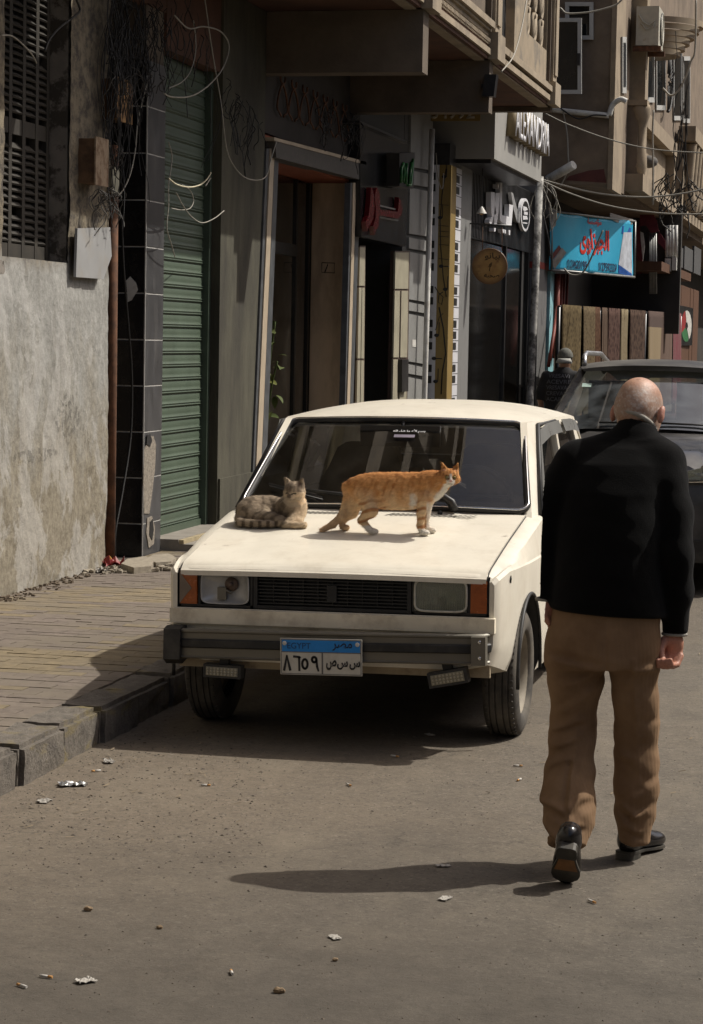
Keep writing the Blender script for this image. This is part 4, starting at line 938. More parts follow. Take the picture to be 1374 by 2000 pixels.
mb = MB(); mb.prism([ban(u, v_, .014) for u, v_ in ((.70,-.10),(.99,-.03),(.98,.06),(.78,.06),(.70,.0))], (0,.006,0)); mb.build('torn_flap', M('dusty_plastic', (.25,.23,.2), .6), bn)
# carpets on their rack
def rackp(px, py):
    k = (px-1092)/(1330-1092); return onx(px, py, -4.35+.55*k)
rk = empty('carpet_rack', rackp(1092,700), 'dark metal rack with carpets hung over its long top rail', 'rack')
mb = MB(); top = [rackp(px, 600+(px-1092)*.067) for px in (1092,1130,1170,1210,1260,1290,1330)]; mb.tube(top, .03, 6); mb.build('rail', mBLK, rk)
for px in (1092, 1171, 1261, 1330):
    P = rackp(px, 600+(px-1092)*.067); mb = MB(); mb.tube([P, Vector((P.x, P.y, 0.12))], .03, 6); mb.build('post', mBLK, rk)
def carpet_mat(name, a, b, sc, stripes=False):
    m, t, p = newmat(name); v = vec_pos(t, (1,1,1))
    if stripes:
        wv = N(t, 'TexWave', wave_type='BANDS', bands_direction='Y'); wv.inputs['Scale'].default_value = sc; wv.inputs['Distortion'].default_value = 1; t.links.new(v, wv.inputs['Vector']); c = ramp(t, wv.outputs['Fac'], .35, .6, (*a,1), (*b,1))
    else:
        vo = N(t, 'TexVoronoi'); vo.inputs['Scale'].default_value = sc; t.links.new(vec_pos(t, (1,.6,1)), vo.inputs['Vector']); c = ramp(t, vo.outputs['Distance'], .2, .6, (*a,1), (*b,1)); c = mixc(t, .5, c, ramp(t, noise(t, v, sc*1.7, 5, .7), .35, .65, (*b,1), (*a,1)))
    t.links.new(c, p.inputs['Base Color']); p.inputs['Roughness'].default_value = 1; p.inputs['Specular IOR Level'].default_value = .05; return m
CP = [(1094,1131,'olive beige carpet with small pattern, leftmost on the rack',carpet_mat('olive_carpet',(.03,.022,.012),(.12,.09,.048),14)),
      (1135,1158,'tan carpet with faint weave, second from the left on the rack',carpet_mat('tan_carpet',(.045,.033,.02),(.13,.098,.058),22)),
      (1158,1168,'narrow rust brown carpet edge pushed against the tan carpet',carpet_mat('rust_carpet',(.04,.02,.013),(.10,.058,.037),18)),
      (1172,1182,'thin striped runner hanging beside the second rack post',carpet_mat('runner_carpet',(.035,.02,.015),(.13,.095,.07),9,True)),
      (1185,1207,'dark rose floral carpet in the middle of the rack',carpet_mat('rose_carpet',(.016,.008,.008),(.10,.062,.05),11)),
      (1210,1223,'pale beige fringe carpet hanging crooked between two dark floral ones',carpet_mat('pale_carpet',(.15,.12,.075),(.2,.165,.105),20)),
      (1227,1257,'wide dark brown floral carpet right of the pale fringe one',carpet_mat('brown_floral_carpet',(.014,.009,.008),(.09,.06,.045),10)),
      (1263,1310,'carpet of large cream and brown rectangles near the right end',None),
      (1311,1327,'crimson striped kilim at the right end of the rack',carpet_mat('crimson_kilim',(.17,.01,.035),(.15,.125,.11),7,True))]
m, t, p = newmat('block_carpet'); v = vec_pos(t); sx = N(t, 'SeparateXYZ'); t.links.new(v, sx.inputs[0]); ymid = rackp(1288,650).y; zmid = rackp(1288,640).z
cA = mixc(t, math_(t, 'GREATER_THAN', sx.outputs['Y'], ymid), (.19,.14,.075), (.08,.044,.027)); cB = mixc(t, math_(t, 'GREATER_THAN', sx.outputs['Y'], ymid+1.0), (.05,.026,.018), (.22,.165,.09)); c = mixc(t, math_(t, 'GREATER_THAN', sx.outputs['Z'], zmid), cA, cB)
t.links.new(c, p.inputs['Base Color']); p.inputs['Roughness'].default_value = .95; mBLOCK = m
for i, (a, b, lab, mat) in enumerate(CP):
    mb = MB(); nu, nv = 14, 16; z_b = .55; V = []
    for iu in range(nu+1):
        px = a+(b-a)*iu/nu; P = rackp(px, 600+(px-1092)*.067); col = []
        wob = .02*math.sin(iu*1.3+i)+.012*math.sin(iu*2.9)
        for iv in range(nv+1):
            k = iv/nv; zz = P.z+.035-(P.z-z_b)*k; nx_ = .035+.02*k+wob*k*1.5
            dy = .12*math.sin(k*2.5+i)*k if i in (5, 8) else 0
            col.append(mb.bm.verts.new((P.x+nx_, P.y+dy, zz)))
        back = [mb.bm.verts.new((P.x-.04-.02*k, P.y, P.z+.03-(P.z-z_b)*k)) for k in (.02,.3,.6,.95)]
        V.append(back[::-1]+col)
    for iu in range(nu):
        for iv in range(len(V[0])-1): mb.bm.faces.new((V[iu][iv], V[iu+1][iv], V[iu+1][iv+1], V[iu][iv+1])).smooth = True
    o = mb.build('carpet', mat or mBLOCK); sm = o.modifiers.new('pile', 'SOLIDIFY'); sm.thickness = .014; sm.offset = 0
    tag(o, lab, 'carpet', 'carpets hung on the rack')
# wooden kiosk and clutter beyond the carpets
mWOOD = M('orange_brown_planks', (.085,.036,.015), .7, var=.35, scale=6, stretch=(1,4,.4), dirt=(.07,.03,.015), dscale=4)
xk = -4.05; ks = empty('wooden_kiosk', onx(1340,690,xk), 'orange brown wooden kiosk with a plank front and flat awning', 'kiosk')
y0_, y1_ = onx(1322,640,xk).y, onx(1363,640,xk).y; zt_ = onx(1340,560,xk).z
npl = 7
for k in range(npl):
    mb = MB(); a, b = y0_+(y1_-y0_)*k/npl, y0_+(y1_-y0_)*(k+1)/npl; mb.box((xk-.06, a+.01, .15), (xk+random.uniform(0,.02), b-.01, zt_)); mb.build('plank', mWOOD, ks)
mb = MB(); a, b = onx(1312,575,xk+.5).y, onx(1367,575,xk+.5).y; mb.box((xk-.3, a, zt_+.05), (xk+.3, b, zt_+.22)); mb.build('awning', mWOOD, ks, bevel=.02)
for k, (pa, pb) in enumerate(((1325,1333),(1338,1352),(1357,1368))):
    q0, q1 = onx(pa,480,xk+.2), onx(pb,560,xk+.2); mb = MB(); mb.box((xk+.15, q0.y, zt_+.31), (xk+.2, q1.y, q0.z)); mb.build('grey_panel', M('dull_grey_board', (.06,.06,.06), .8), ks)
P = onx(1340,637,xk+.05); ry2 = abs(onx(1328,637,xk+.05).y-P.y); rz2 = .42
mb = MB(); mb.box((xk+.03, P.y-ry2*1.1, P.z-rz2*1.05), (xk+.06, P.y+ry2*1.1, P.z+rz2*1.05)); kb = mb.build('sign_board', mBLK, ks)
cols = (M('red_emblem', (.25,.02,.02), .5), M('green_emblem', (.03,.14,.05), .5), mPAINTW)
for k, (a0, a1) in enumerate(((1.9,3.6),(3.6,5.2),(-1.0,1.9))):
    mb = MB(); mb.prism([(xk+.062+.003*k, P.y+ry2*.85*rr*math.cos(a), P.z+rz2*.85*rr*math.sin(a)) for rr, a in [(1,a) for a in np.linspace(a0, a1, 9)]+[(.25,a) for a in np.linspace(a1, a0, 5)]], (.003,0,0)); mb.build('emblem', cols[k], kb)
mMAR = M('maroon_cloth', (.12,.022,.03), .85, var=.3)
yc2 = 44.0
def cloth(pts, y, name, lab, mat):
    P = [ony(a, b, y) for a, b in pts]; mb = MB(); mb.prism(P, (0,.02,0)); o = mb.build(name, mat); bmx = o
    return tag(o, lab, 'cloth')
cloth([(1252,398),(1262,392),(1283,430),(1288,452),(1272,455),(1262,440),(1249,442)], yc2, 'flag', 'maroon flag hanging beneath the corner balcony', mMAR)
cloth([(1243,445),(1250,440),(1256,500),(1254,535),(1244,535)], yc2+.3, 'drape', 'dark maroon drape hanging right of the banner', mMAR)
cloth([(1251,452),(1257,455),(1260,480),(1256,510),(1252,470)], yc2-.2, 'rag', 'narrow off white rag hanging right of the banner', mPAINTW)
cloth([(1280,470),(1288,452),(1300,470),(1300,490),(1292,480)], yc2+.8, 'rag', 'small maroon rag tied near the white meter boxes', mMAR)
tb = empty('tube_bundle', ony(1275,570,yc2), 'bundle of grey upright metal tubes hanging by the shop', 'tube bundle'); mb = MB()
for k in range(5): mb.tube([ony(1269+k*3,455,yc2+.1), ony(1270+k*3,574,yc2+.1)], .022, 6)
mb.build('tube', mSTEEL, tb)
eb = empty('electric_meter', ony(1312,500,yc2+1), 'white electric meter boxes with conduits on the far shop wall', 'electric meter'); mb = MB()
for (a, b, c_, d) in ((1300,505,1311,530),(1314,503,1322,528)): q0, q1 = ony(a,b,yc2+1), ony(c_,d,yc2+1); mb.box((q0.x, yc2+.9, q1.z), (q1.x, yc2+1.1, q0.z))
mb.build('meter_case', mPAINTW, eb, bevel=.01)
mb = MB()
for px in (1303, 1309, 1314, 1321): mb.tube([ony(px,440,yc2+1), ony(px,503,yc2+1)], .04, 6)
mb.build('conduit', mPAINTW, eb)
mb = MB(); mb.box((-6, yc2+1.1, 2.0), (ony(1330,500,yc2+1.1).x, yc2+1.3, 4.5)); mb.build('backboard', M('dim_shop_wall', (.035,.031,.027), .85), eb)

# ------------------------------------------------------------------ cables
def spline(pts, n=6):
    pts = [Vector(p) for p in pts]; out = []
    e = [pts[0]*2-pts[1]]+pts+[pts[-1]*2-pts[-2]]
    for i in range(1, len(e)-2):
        for k in range(n):
            t_ = k/n; a, b, c_, d = e[i-1], e[i], e[i+1], e[i+2]
            out.append(.5*((2*b)+(c_-a)*t_+(2*a-5*b+4*c_-d)*t_*t_+(3*b-a-3*c_+d)*t_**3))
    return out+[pts[-1]]
def cable(lab, pts, x, r_=.006, mat=None, name='cable', fn=None):
    P = [(fn or onx)(a, b, x+(c_[0] if c_ else 0)) for a, b, *c_ in pts]
    mb = MB(); mb.tube(spline(P), r_, 5); return tag(mb.build(name, mat or mWIRE_W), lab, 'cable')
c1 = Q(2.987, 0, 0)
cable('pale thick cable looping in a wide arc above the green shutter', c1([(1020,90),(1100,165),(1190,155),(1290,185),(1337,270),(1300,400),(1210,505),(1110,562),(1000,565),(960,545)]), -4.95, .006)
cable('second pale cable loop inside the wide arc above the green shutter', c1([(1130,120),(1142,215),(1140,320),(1110,420),(1060,480),(985,515)]), -4.97, .0045)
cable('long thin pale cable hanging from the balcony down to the door frame', [(398,-20),(415,100),(432,200),(442,285),(456,322),(478,346),(503,352),(521,343),(530,310),(541,276)], -4.96, .005)
cable('cream broken cable end curving over the shutter slats', c1([(985,1040),(1030,1075),(1100,1092),(1165,1080),(1210,1045),(1232,1008)]), -5.0, .006, M('cream_cable', (.52,.47,.33), .6))
cable('thin grey cable sagging across the upper shutter slats', c1([(1000,1215),(1060,1225),(1110,1215),(1130,1170),(1110,1110),(1060,1075)]), -5.02, .004)
cable('pale frayed cable drooping across the shutter toward the pilaster', c1([(1030,1125),(1070,1200),(1120,1265),(1180,1300),(1250,1275),(1308,1230)]), -5.0, .0045)
cable('long white cable falling past the black pillar to the junction box', c1([(862,478),(825,620),(803,720),(790,880),(760,1020),(715,1115),(680,1145)]), -5.16, .005)
cable('black cable running down the black tiles to the pavement', [(238,420),(242,520),(250,620),(258,730),(256,850),(240,960),(226,1040),(226,1098)], -5.30, .009, mWIRE_B)
cable('thin grey cable hugging the edge of the shutter', c1([(985,830),(1005,920),(985,1080),(985,1200),(975,1330),(1000,1420),(1022,1500)]), -5.05, .004)
cable('black cable drooping in front of the louvred window', c1([(445,-10),(468,60),(430,100),(350,160),(290,230),(262,300)]), -5.1, .008, mWIRE_B)
cable('thin grey wire pinned across the top of the louvred window', c1([(10,205),(70,210),(130,255),(190,320),(215,368)]), -5.15, .005)
cable('tan cable stub rising from the pilaster to the marble door frame', c1([(1200,1085),(1230,1040)]), -5.0, .005)
cable('upper white cable spanning the street beyond the cafe', [(1052,349),(1100,362),(1170,378),(1260,385),(1340,377),(1400,362)], 34.5, .014, fn=ony)
cable('lower white cable spanning the street beyond the cafe', [(1056,352),(1120,380),(1200,404),(1300,417),(1400,418)], 34.3, .012, fn=ony)
cable('thin grey cable crossing the brown side wall to the baluster', [(1066,222),(1110,243),(1190,272),(1280,292),(1400,300)], 34.8, .010, fn=ony)
cable('white conduit fixed along the brown side wall', [(1076,214),(1120,219),(1190,226)], YF-.05, .045, mPAINTW, 'conduit', fn=ony)
cable('curved white conduit bending up over the corner pier', [(1190,226),(1197,205),(1212,194),(1224,198)], YF-.05, .045, mPAINTW, 'conduit', fn=ony)
cable('white cable slung between the balcony pier and the corner building', [(1062,22),(1076,28),(1094,16),(1108,26),(1150,24),(1185,16),(1206,8),(1221,-8)], 33.0, .014, fn=ony)
cable('dark cable drooping along the brown side wall below the white window', [(1085,200),(1100,215),(1130,232),(1160,225),(1185,226)], YF-.12, .012, mWIRE_B, fn=ony)
cable('grey cable hanging down the brown side wall', [(1100,215),(1108,260),(1110,300),(1110,330),(1095,365)], YF-.08, .012, fn=ony)
cable('thin pale cable dangling in front of the corner building balcony', [(1277,215),(1275,260),(1276,320),(1276,400)], 38.0, .016, fn=ony)
cable('pale cable curling below the iron fan grille', [(1295,172),(1310,186),(1325,178),(1340,150),(1350,120),(1358,95),(1360,-5)], 40.0, .018, fn=ony)
cable('white cable hook dangling beside the yellow music panel', c3([(170,-60),(185,150),(215,290),(238,300),(245,230),(248,150)]), 27.3, .006, fn=ony)
cable('pale wire stretched diagonally across the bay wall', [(1030,-5),(1018,60),(1003,110),(980,140)], -3.70, .008)
cable('white cable loop under the blue banner', [(1102,524),(1115,536),(1135,535),(1150,515),(1165,480),(1178,450)], 36.3, .014, fn=ony)
cable('black cable lying on the grey column', [(1056,400),(1066,440),(1073,475),(1075,500)], 34.2, .014, mWIRE_B, fn=ony)
wb = empty('pipe_stub', ony(1110,325,YF-.3), 'pale plastic pipe stub jutting from the brown wall amid the cables', 'pipe'); mb = MB(); mb.tube([ony(1072,350,YF), ony(1100,334,YF-.2), ony(1121,322,YF-.3)], .07, 10); mb.build('tube', mPAINTW, wb)
# tangled masses nobody could count
def tangle(name, seeds, n, x, spread, drop, mat, r_=.003, fn=onx, wild=.16):
    mb = MB()
    for i in range(n):
        a, b = random.choice(seeds); P = fn(a+random.gauss(0,.6)*spread[0], b+random.gauss(0,.6)*spread[1], x); pts = [P]; L = drop*random.uniform(.35,1.3); K = 9
        dr = random.uniform(-.35,.35)*wild*4; cv = random.uniform(-1,1)*wild; hook = random.random() < .25
        for k in range(1, K+1):
            u = k/K; q = P.copy()
            lat = dr*L*u*.5+cv*L*math.sin(u*3.1)+random.uniform(-.012,.012)
            zz = -L*u if not hook else -L*.7*math.sin(u*2.5)
            q = P+Vector((0, lat, zz)) if fn is onx else P+Vector((lat, 0, zz))
            if fn is onx: q.x = x+.04*math.sin(u*4+i)+random.uniform(-.01,.01)
            pts.append(q)
        mb.tube(spline(pts, 2), r_*random.uniform(.6,1.4), 4, cap=False)
    return tag(mb.build(name, mat), None, None, None, 'stuff')
mDUSTY = M('dusty_cable', (.055,.050,.043), .75, var=.3)
tangle('cable_tangle', [(212,10),(225,20),(240,5),(262,10),(275,30),(225,70)], 75, -5.13, (16,40), 1.0, mWIRE_B, .0035)
tangle('cable_tangle', [(235,40),(262,20),(290,30),(310,20)], 45, -5.07, (20,40), .6, mWIRE_B, .003, wild=.3)
tangle('cable_tangle', [(238,150),(270,140),(300,150)], 16, -5.05, (25,12), .22, mDUSTY, .003, wild=.8)
tangle('cable_tangle', [(212,370),(228,285),(226,378),(200,372)], 34, -5.13, (9,14), .22, mDUSTY, .0035, wild=.5)
tangle('cable_tangle', [(330,40),(352,10),(395,60),(440,180)], 26, -5.0, (30,40), .5, mWIRE_B, .003, wild=.3)
tangle('cable_tangle', [(470,200),(490,215),(500,235)], 15, -5.12, (18,14), .5, mWIRE_B, .004, wild=.22)
tangle('cable_tangle', [(640,215),(675,222),(695,240)], 30, -5.0, (16,10), .4, mWIRE_B, .005, wild=.4)
tangle('cable_tangle', [(1310,350),(1340,362),(1325,385)], 34, 40, (26,14), .5, mDUSTY, .010, fn=ony, wild=.5)
tangle('cable_tangle', [(1058,352),(1070,350)], 9, 34.8, (8,6), .6, mWIRE_W, .007, fn=ony, wild=.3)
tangle('cable_tangle', [(1320,90),(1340,180),(1330,220)], 10, 40, (20,50), 1.6, mWIRE_B, .008, fn=ony, wild=.12)
# ------------------------------------------------------------------ cream saloon car
CX, CY, TILT = -2.2514, 10.3516, -.0106
car = empty('parked_car', (CX, CY, 0), 'old cream boxy saloon car parked at the kerb with two cats on its bonnet', 'car')
def cpart(o, tilt=TILT, parent=None):
    o.parent = parent or car
    if not parent: o.rotation_euler = (0, tilt, 0)
    return o
mPAINT = M('cream_car_paint', (.745,.70,.59), .34, var=.035, scale=3, dirt=(.40,.33,.23), dscale=2.6, damt=.38, dth=(.48,.75), spec=.45, coat=.08, obj=True, drough=.7, rust=1, bump=.05, bscale=5)
mRUSTP = M('dirty_cream_paint', (.74,.675,.53), .6, var=.1, scale=5, dirt=(.26,.19,.12), dscale=7, damt=.5, dth=(.5,.72), obj=True)
mRUB = M('black_rubber', (.016,.016,.016), .55, var=.2, dirt=(.10,.09,.075), dscale=9, damt=.35, obj=True)
mTYRE = M('dusty_tyre', (.055,.050,.044), .9, var=.25, scale=14, dirt=(.17,.15,.12), dscale=5, damt=.85, dth=(.4,.7), obj=True)
mRIM = M('dusty_wheel_steel', (.26,.225,.17), .65, var=.2, scale=6, dirt=(.10,.08,.06), dscale=6, damt=.6, obj=True)
mALU = M('dull_aluminium', (.165,.153,.125), .5, metal=.35, var=.15, scale=5, dirt=(.11,.092,.066), dscale=5, damt=.7, obj=True, stretch=(.4,1,1))
mCHR = M('chrome', (.62,.62,.62), .15, metal=1, var=.05, obj=True)
mPLB = M('black_plastic', (.02,.02,.02), .5, var=.2, dirt=(.10,.09,.075), dscale=6, damt=.45, obj=True)
mAMB = M('amber_lens', (.34,.085,.015), .25, var=.2, scale=30, obj=True, dirt=(.25,.13,.06), dscale=8, damt=.4, spec=.5)
gLENS = glass_mat('headlamp_glass', (.85,.88,.82), .08, ior=1.5, dust_haze=.24, dust_haze_col=(.55,.55,.47))
gWIND = glass_mat('windscreen_glass', (.95,.95,.91), .012, ior=1.68, dust_haze=.02, dust_haze_col=(.45,.39,.30))
I_ = lambda xs, ys: (lambda v: float(np.interp(v, xs, ys)))
yk = [-.605,-.58,-.53,-.35,0,.5,.75,2.4,3.0,3.35,3.43]
fW = I_(yk, [.725,.742,.752,.775,.798,.805,.808,.805,.79,.765,.74]); fZ = I_(yk, [.775,.793,.803,.835,.893,.968,.978,.978,.965,.945,.90]); fB = I_([-.605,-.3,.3,2.1,2.8,3.43], [.372,.30,.22,.22,.27,.34])
def sect(y):
    w_, zt, zb = fW(y), fZ(y), fB(y); zc = min(.80, zt-.02)
    h = [(0,zb),(.8*w_,zb),(.965*w_,zb+.025),(w_-.006,zb+.09),(w_,.48),(w_+.004,zc-.05),(w_+.003,zc-.008),(w_-.004,zc),(w_-.010,zc+.35*(zt-zc)),(w_-.026,zt-.018),(w_-.05,zt-.005),(w_-.09,zt),(w_*.5,zt+.009),(0,zt+.012)]
    return [Vector((x, y, z)) for x, z in h]+[Vector((-x, y, z)) for x, z in h[-2:0:-1]]
ys = [-.605,-.598,-.58,-.55,-.5,-.42,-.34,-.2,-.1,0,.1,.2,.35,.5,.65,.9,1.3,1.7,2.1,2.424,2.8,3.0,3.2,3.35,3.41,3.43]
mb = MB(); mb.loft([sect(y) for y in ys]); me = mb.mesh('car_body', [mPAINT, mPLB, mRUSTP], smooth=28)
body = bpy.data.objects.new('car_body', me); COL.objects.link(body)
cut = MB()
for yc in (0, 2.424):
    for s_ in (1, -1):
        ring = lambda r_, h_: [Vector((s_*h_, yc+r_*math.cos(a)*1.02, .30+r_*math.sin(a)*(1.0 if math.sin(a) > 0 else 1.6))) for a in np.linspace(0, 2*math.pi, 36, endpoint=False)]
        cut.loft([ring(.345,.46), ring(.345,1.0)], smooth=False)
cut.box((-.707,-.75,.606), (.707,-.545,.780))
cm = cut.mesh('cutter', mPLB); co = bpy.data.objects.new('cutter', cm); COL.objects.link(co)
bo = body.modifiers.new('b', 'BOOLEAN'); bo.object = co; bo.operation = 'DIFFERENCE'; bo.solver = 'EXACT'
dg = bpy.context.evaluated_depsgraph_get(); me2 = bpy.data.meshes.new_from_object(body.evaluated_get(dg)); body.modifiers.clear(); body.data = me2
COL.objects.unlink(co); bpy.data.objects.remove(co); me2.name = 'car_body'
for p_ in me2.polygons:
    c = p_.center; q = 0
    for yc in (0, 2.424):
        if math.hypot((c.y-yc)/1.02, c.z-.30) < .349 and abs(c.x) > .44 and abs(p_.normal.x) < .98 or (abs(abs(c.x)-.46) < .004 and abs(c.z-.3) < .4 and min(abs(c.y), abs(c.y-2.424)) < .36): q = 1
    if -.60 < c.y < -.544 and abs(c.x) < .709 and .604 < c.z < .782: q = 1
    if abs(c.y+.545) < .003 and abs(c.x) < .709 and .604 < c.z < .782: q = 1
    if c.z < .30 and p_.normal.z < -.5: q = 1
    p_.material_index = q
while len(me2.materials) < 3: me2.materials.append(mRUSTP)
me2.set_sharp_from_angle(angle=R(28)); cpart(body)
# bonnet
HZ = lambda x, y: fZ(y)+.008*(1-(x/.8)**2)+.010
def hood_pt(u, v_):
    y = -.618+v_*(1.085); hw = .692+.010*v_; x = u*hw
    z = HZ(x, max(y, -.595)); ax = abs(u); cr_ = .60-.05*v_
    z += .006*(1/(1+math.exp((ax-cr_)*60)))*min(1, max(0, (v_-.06)/.2))
    if v_ < .05: z -= .022*(1-v_/.05)**1.6
    return Vector((x, y+(.012*(u*u) if v_ < .3 else 0), z))
mb = MB(); us = np.linspace(-1, 1, 41); vs_ = [0,.012,.028,.05,.09]+list(np.linspace(.14,1,16))
V = [[mb.bm.verts.new(hood_pt(u, v_)) for v_ in vs_] for u in us]
for i in range(len(us)-1):
    for j in range(len(vs_)-1): mb.bm.faces.new((V[i][j], V[i+1][j], V[i+1][j+1], V[i][j+1])).smooth = True
def skirt(vl):
    w2 = [mb.bm.verts.new(v.co+Vector((0,0,-.022))) for v in vl]
    for a in range(len(vl)-1): mb.bm.faces.new((vl[a], vl[a+1], w2[a+1], w2[a]))
skirt(V[0]); skirt(V[-1]); skirt([r_[0] for r_ in V]); skirt([r_[-1] for r_ in V])
hood = cpart(mb.build('hood', mPAINT, smooth=35))
mb = MB()
for s_ in (1,-1): mb.tube([hood_pt(s_, v_)+Vector((s_*.0045,0,-.007)) for v_ in (0,.03,.08,.2,.4,.6,.8,1)], .0035, 4)
mb.tube([hood_pt(u, 1)+Vector((0,.005,-.006)) for u in np.linspace(-1,1,12)], .004, 4)
cpart(mb.build('hood_seam', mRUB), parent=hood)
mb = MB()
for k in range(42):
    x = (-.50+k*.0235)
    if -.045 < x < .055: continue
    if abs(x) > .52: continue
    a = Vector((x-.018, .335, HZ(x,.335)+.0078)); b = Vector((x+.018, .385, HZ(x,.385)+.0078)); d = Vector((.0055,0,0)); mb.mesh_add([a-d, a+d, b+d, b-d], [(0,1,2,3)])
ho = cpart(mb.build('vent_slots', M('vent_shadow_black', (.03,.027,.022), .9)), parent=hood)
for x in (-.17,.30):
    mb = MB(); mb.sphere((x,.40,HZ(x,.40)+.012), .013, (1,1,.9), 10); cpart(mb.build('washer_nozzle', mPLB), parent=hood)
# cowl, lower lip, valance
mb = MB(); mb.box((-.735,-.632,.538), (.735,-.57,.603)); cpart(mb.build('front_panel', mRUSTP, bevel=.016, seg=3, smooth=40))
mb = MB(); mb.box((-.70,-.590,.338), (.71,-.56,.40)); cpart(mb.build('valance', M('grimy_valance_paint', (.34,.28,.19), .75, var=.2, scale=6, dirt=(.10,.07,.045), dscale=6, damt=.8, obj=True), bevel=.012, seg=2, smooth=40))
mb = MB(); mb.box((-.70,-.606,.41), (.70,-.601,.53)); cpart(mb.build('bumper_recess_panel', mRUSTP))  # cream recess panel between the bumper and the front panel
# grille
gr = MB(); gr.box((-.352,-.590,.609), (.352,-.555,.624)); gr.box((-.352,-.590,.764), (.352,-.555,.779)); gr.box((-.358,-.592,.608), (-.340,-.55,.779)); gr.box((.340,-.592,.608), (.358,-.55,.779))
for k in range(9): x = -.27+k*.0675; gr.box((x-.0025,-.572,.63), (x+.0025,-.556,.765))
grille = cpart(gr.build('grille', mPLB, bevel=.002))
mb = MB(); mb.box((-.338,-.582,-.0028), (.338,-.562,.0028)); bar = mb.mesh('grille_bar', mPLB)
for k in range(9): o = bpy.data.objects.new('grille_bar', bar); COL.objects.link(o); o.parent = grille; o.location = (0,0,.634+k*.0152)
mb = MB(); mb.box((-.022,-.594,.648), (.022,-.575,.722)); cpart(mb.build('badge_blank', mPLB, bevel=.006), parent=grille)
# headlamps
def headlamp(s, xi, xo, glassy):
    """s: side, xi inner, xo outer end of the lamp glass; indicator outside it"""
    o = MB(); y0, y1 = -.592, -.55
    z0, z1 = .610, .777; xe = .703
    a, b = sorted((s*.362, s*xe))
    o.box((a,y0,z0), (b,y1,z0+.010)); o.box((a,y0,z1-.010), (b,y1,z1)); o.box((a,y0,z0), (a+.010,y1,z1)); o.box((b-.010,y0,z0), (b,y1,z1)); o.box((a,-.552,z0), (b,-.546,z1))
    m_ = s*xo; o.box((min(m_,m_+s*.012), y0+.004, z0+.01), (max(m_,m_+s*.012), y1, z1-.01))
    h = cpart(o.build('headlamp', mPLB, bevel=.002))
    # reflector bowl
    xc, hw, zc, hz = s*(xi+xo)/2, (xo-xi)/2, (z0+z1)/2, (z1-z0)/2-.012
    def rr(k, n=28):
        pts = []
        for a_ in np.linspace(0, 2*math.pi, n, endpoint=False):
            c_, s_ = math.cos(a_), math.sin(a_); e = .35
            pts.append((xc+hw*k*math.copysign(abs(c_)**e, c_), zc+hz*k*math.copysign(abs(s_)**e, s_)))
        return pts
    o = MB(); rings = []
    for k, d in ((1.0,0),(.97,-.004),(.93,.004),(.75,.022),(.5,.032),(.2,.036)): rings.append([Vector((x, -.590+d, z)) for x, z in rr(k)])
    o.loft(rings, caps=(False, True)); ref = cpart(o.build('reflector', M('grey_reflector', (.44,.44,.43), .4, metal=.35, var=.15, scale=12, obj=True, dirt=(.22,.2,.17), dscale=7, damt=.5), recalc=False), parent=h)
    if glassy:
        o = MB(); o.box((xc-hw*.98,-.600,zc-hz*.98), (xc+hw*.98,-.594,zc+hz*.98)); g = cpart(o.build('lens', gLENS, bevel=.002), parent=h)
        o = MB(); P_ = [Vector((x, -.602, z)) for x, z in rr(.97)]; o.tube(P_+[P_[0]], .0055, 5, cap=False); cpart(o.build('lens_rim', M('pale_lens_rim', (.50,.48,.40), .6, obj=True, var=.2, scale=30)), parent=h)
        o = MB()
        for k in range(22): x = xc-hw*.9+k*hw*1.8/21; o.box((x-.0009,-.6015,zc-hz*.9), (x+.0009,-.6001,zc+hz*.9))
        cpart(o.build('lens_rib', gLENS), parent=h)
        o = MB(); o.box((xc-.02,-.575,zc-.045), (xc+.012,-.56,zc-.01)); cpart(o.build('bulb_shield', mALU, bevel=.004), parent=h)
    else:
        o = MB(); o.lathe([(.010,-.012),(.028,-.010),(.032,0),(.028,.008)], (xc+s*-.025,-.566,zc+.018), 'y', 20); o.lathe([(0,-.03),(.010,-.03),(.012,-.01),(.012,.01)], (xc-s*.025,-.566,zc+.018), 'y', 14); cpart(o.build('bulb_socket', M('socket_brown', (.11,.075,.055), .5, obj=True, var=.4, scale=40)), parent=h)
        o = MB(); o.box((xc-.035,-.588,zc-.05), (xc+.005,-.565,zc+.005)); o.tube([(xc-.015,-.58,zc),(xc+.03,-.585,zc-.02)], .006); cpart(o.build('bulb_holder', mALU, bevel=.004), parent=h)
    # indicator
    a, b = sorted((s*(xo+.014), s*(xe-.008))); o = MB(); o.box((a,-.604,z0+.012), (b,-.57,z1-.012)); ind = cpart(o.build('indicator', mAMB, bevel=.005, seg=2), parent=h)
    if s < 0:
        o = MB(); o.prism([(a-.001,-.608,z0+.014),(a+.055,-.608,zc),(a-.001,-.608,z1-.014)], (0,.006,0)); cpart(o.build('clear_wedge', M('smoky_clear_lens', (.17,.13,.10), .2, obj=True)), parent=ind)
    o = MB()
    for k in range(10): z = z0+.018+k*.0135; o.box((a+.004,-.6065,z), (b-.004,-.604,z+.004))
    cpart(o.build('lens_rib', mAMB), parent=ind)
    return h
headlamp(-1, .378, .604, False); headlamp(1, .372, .610, True)
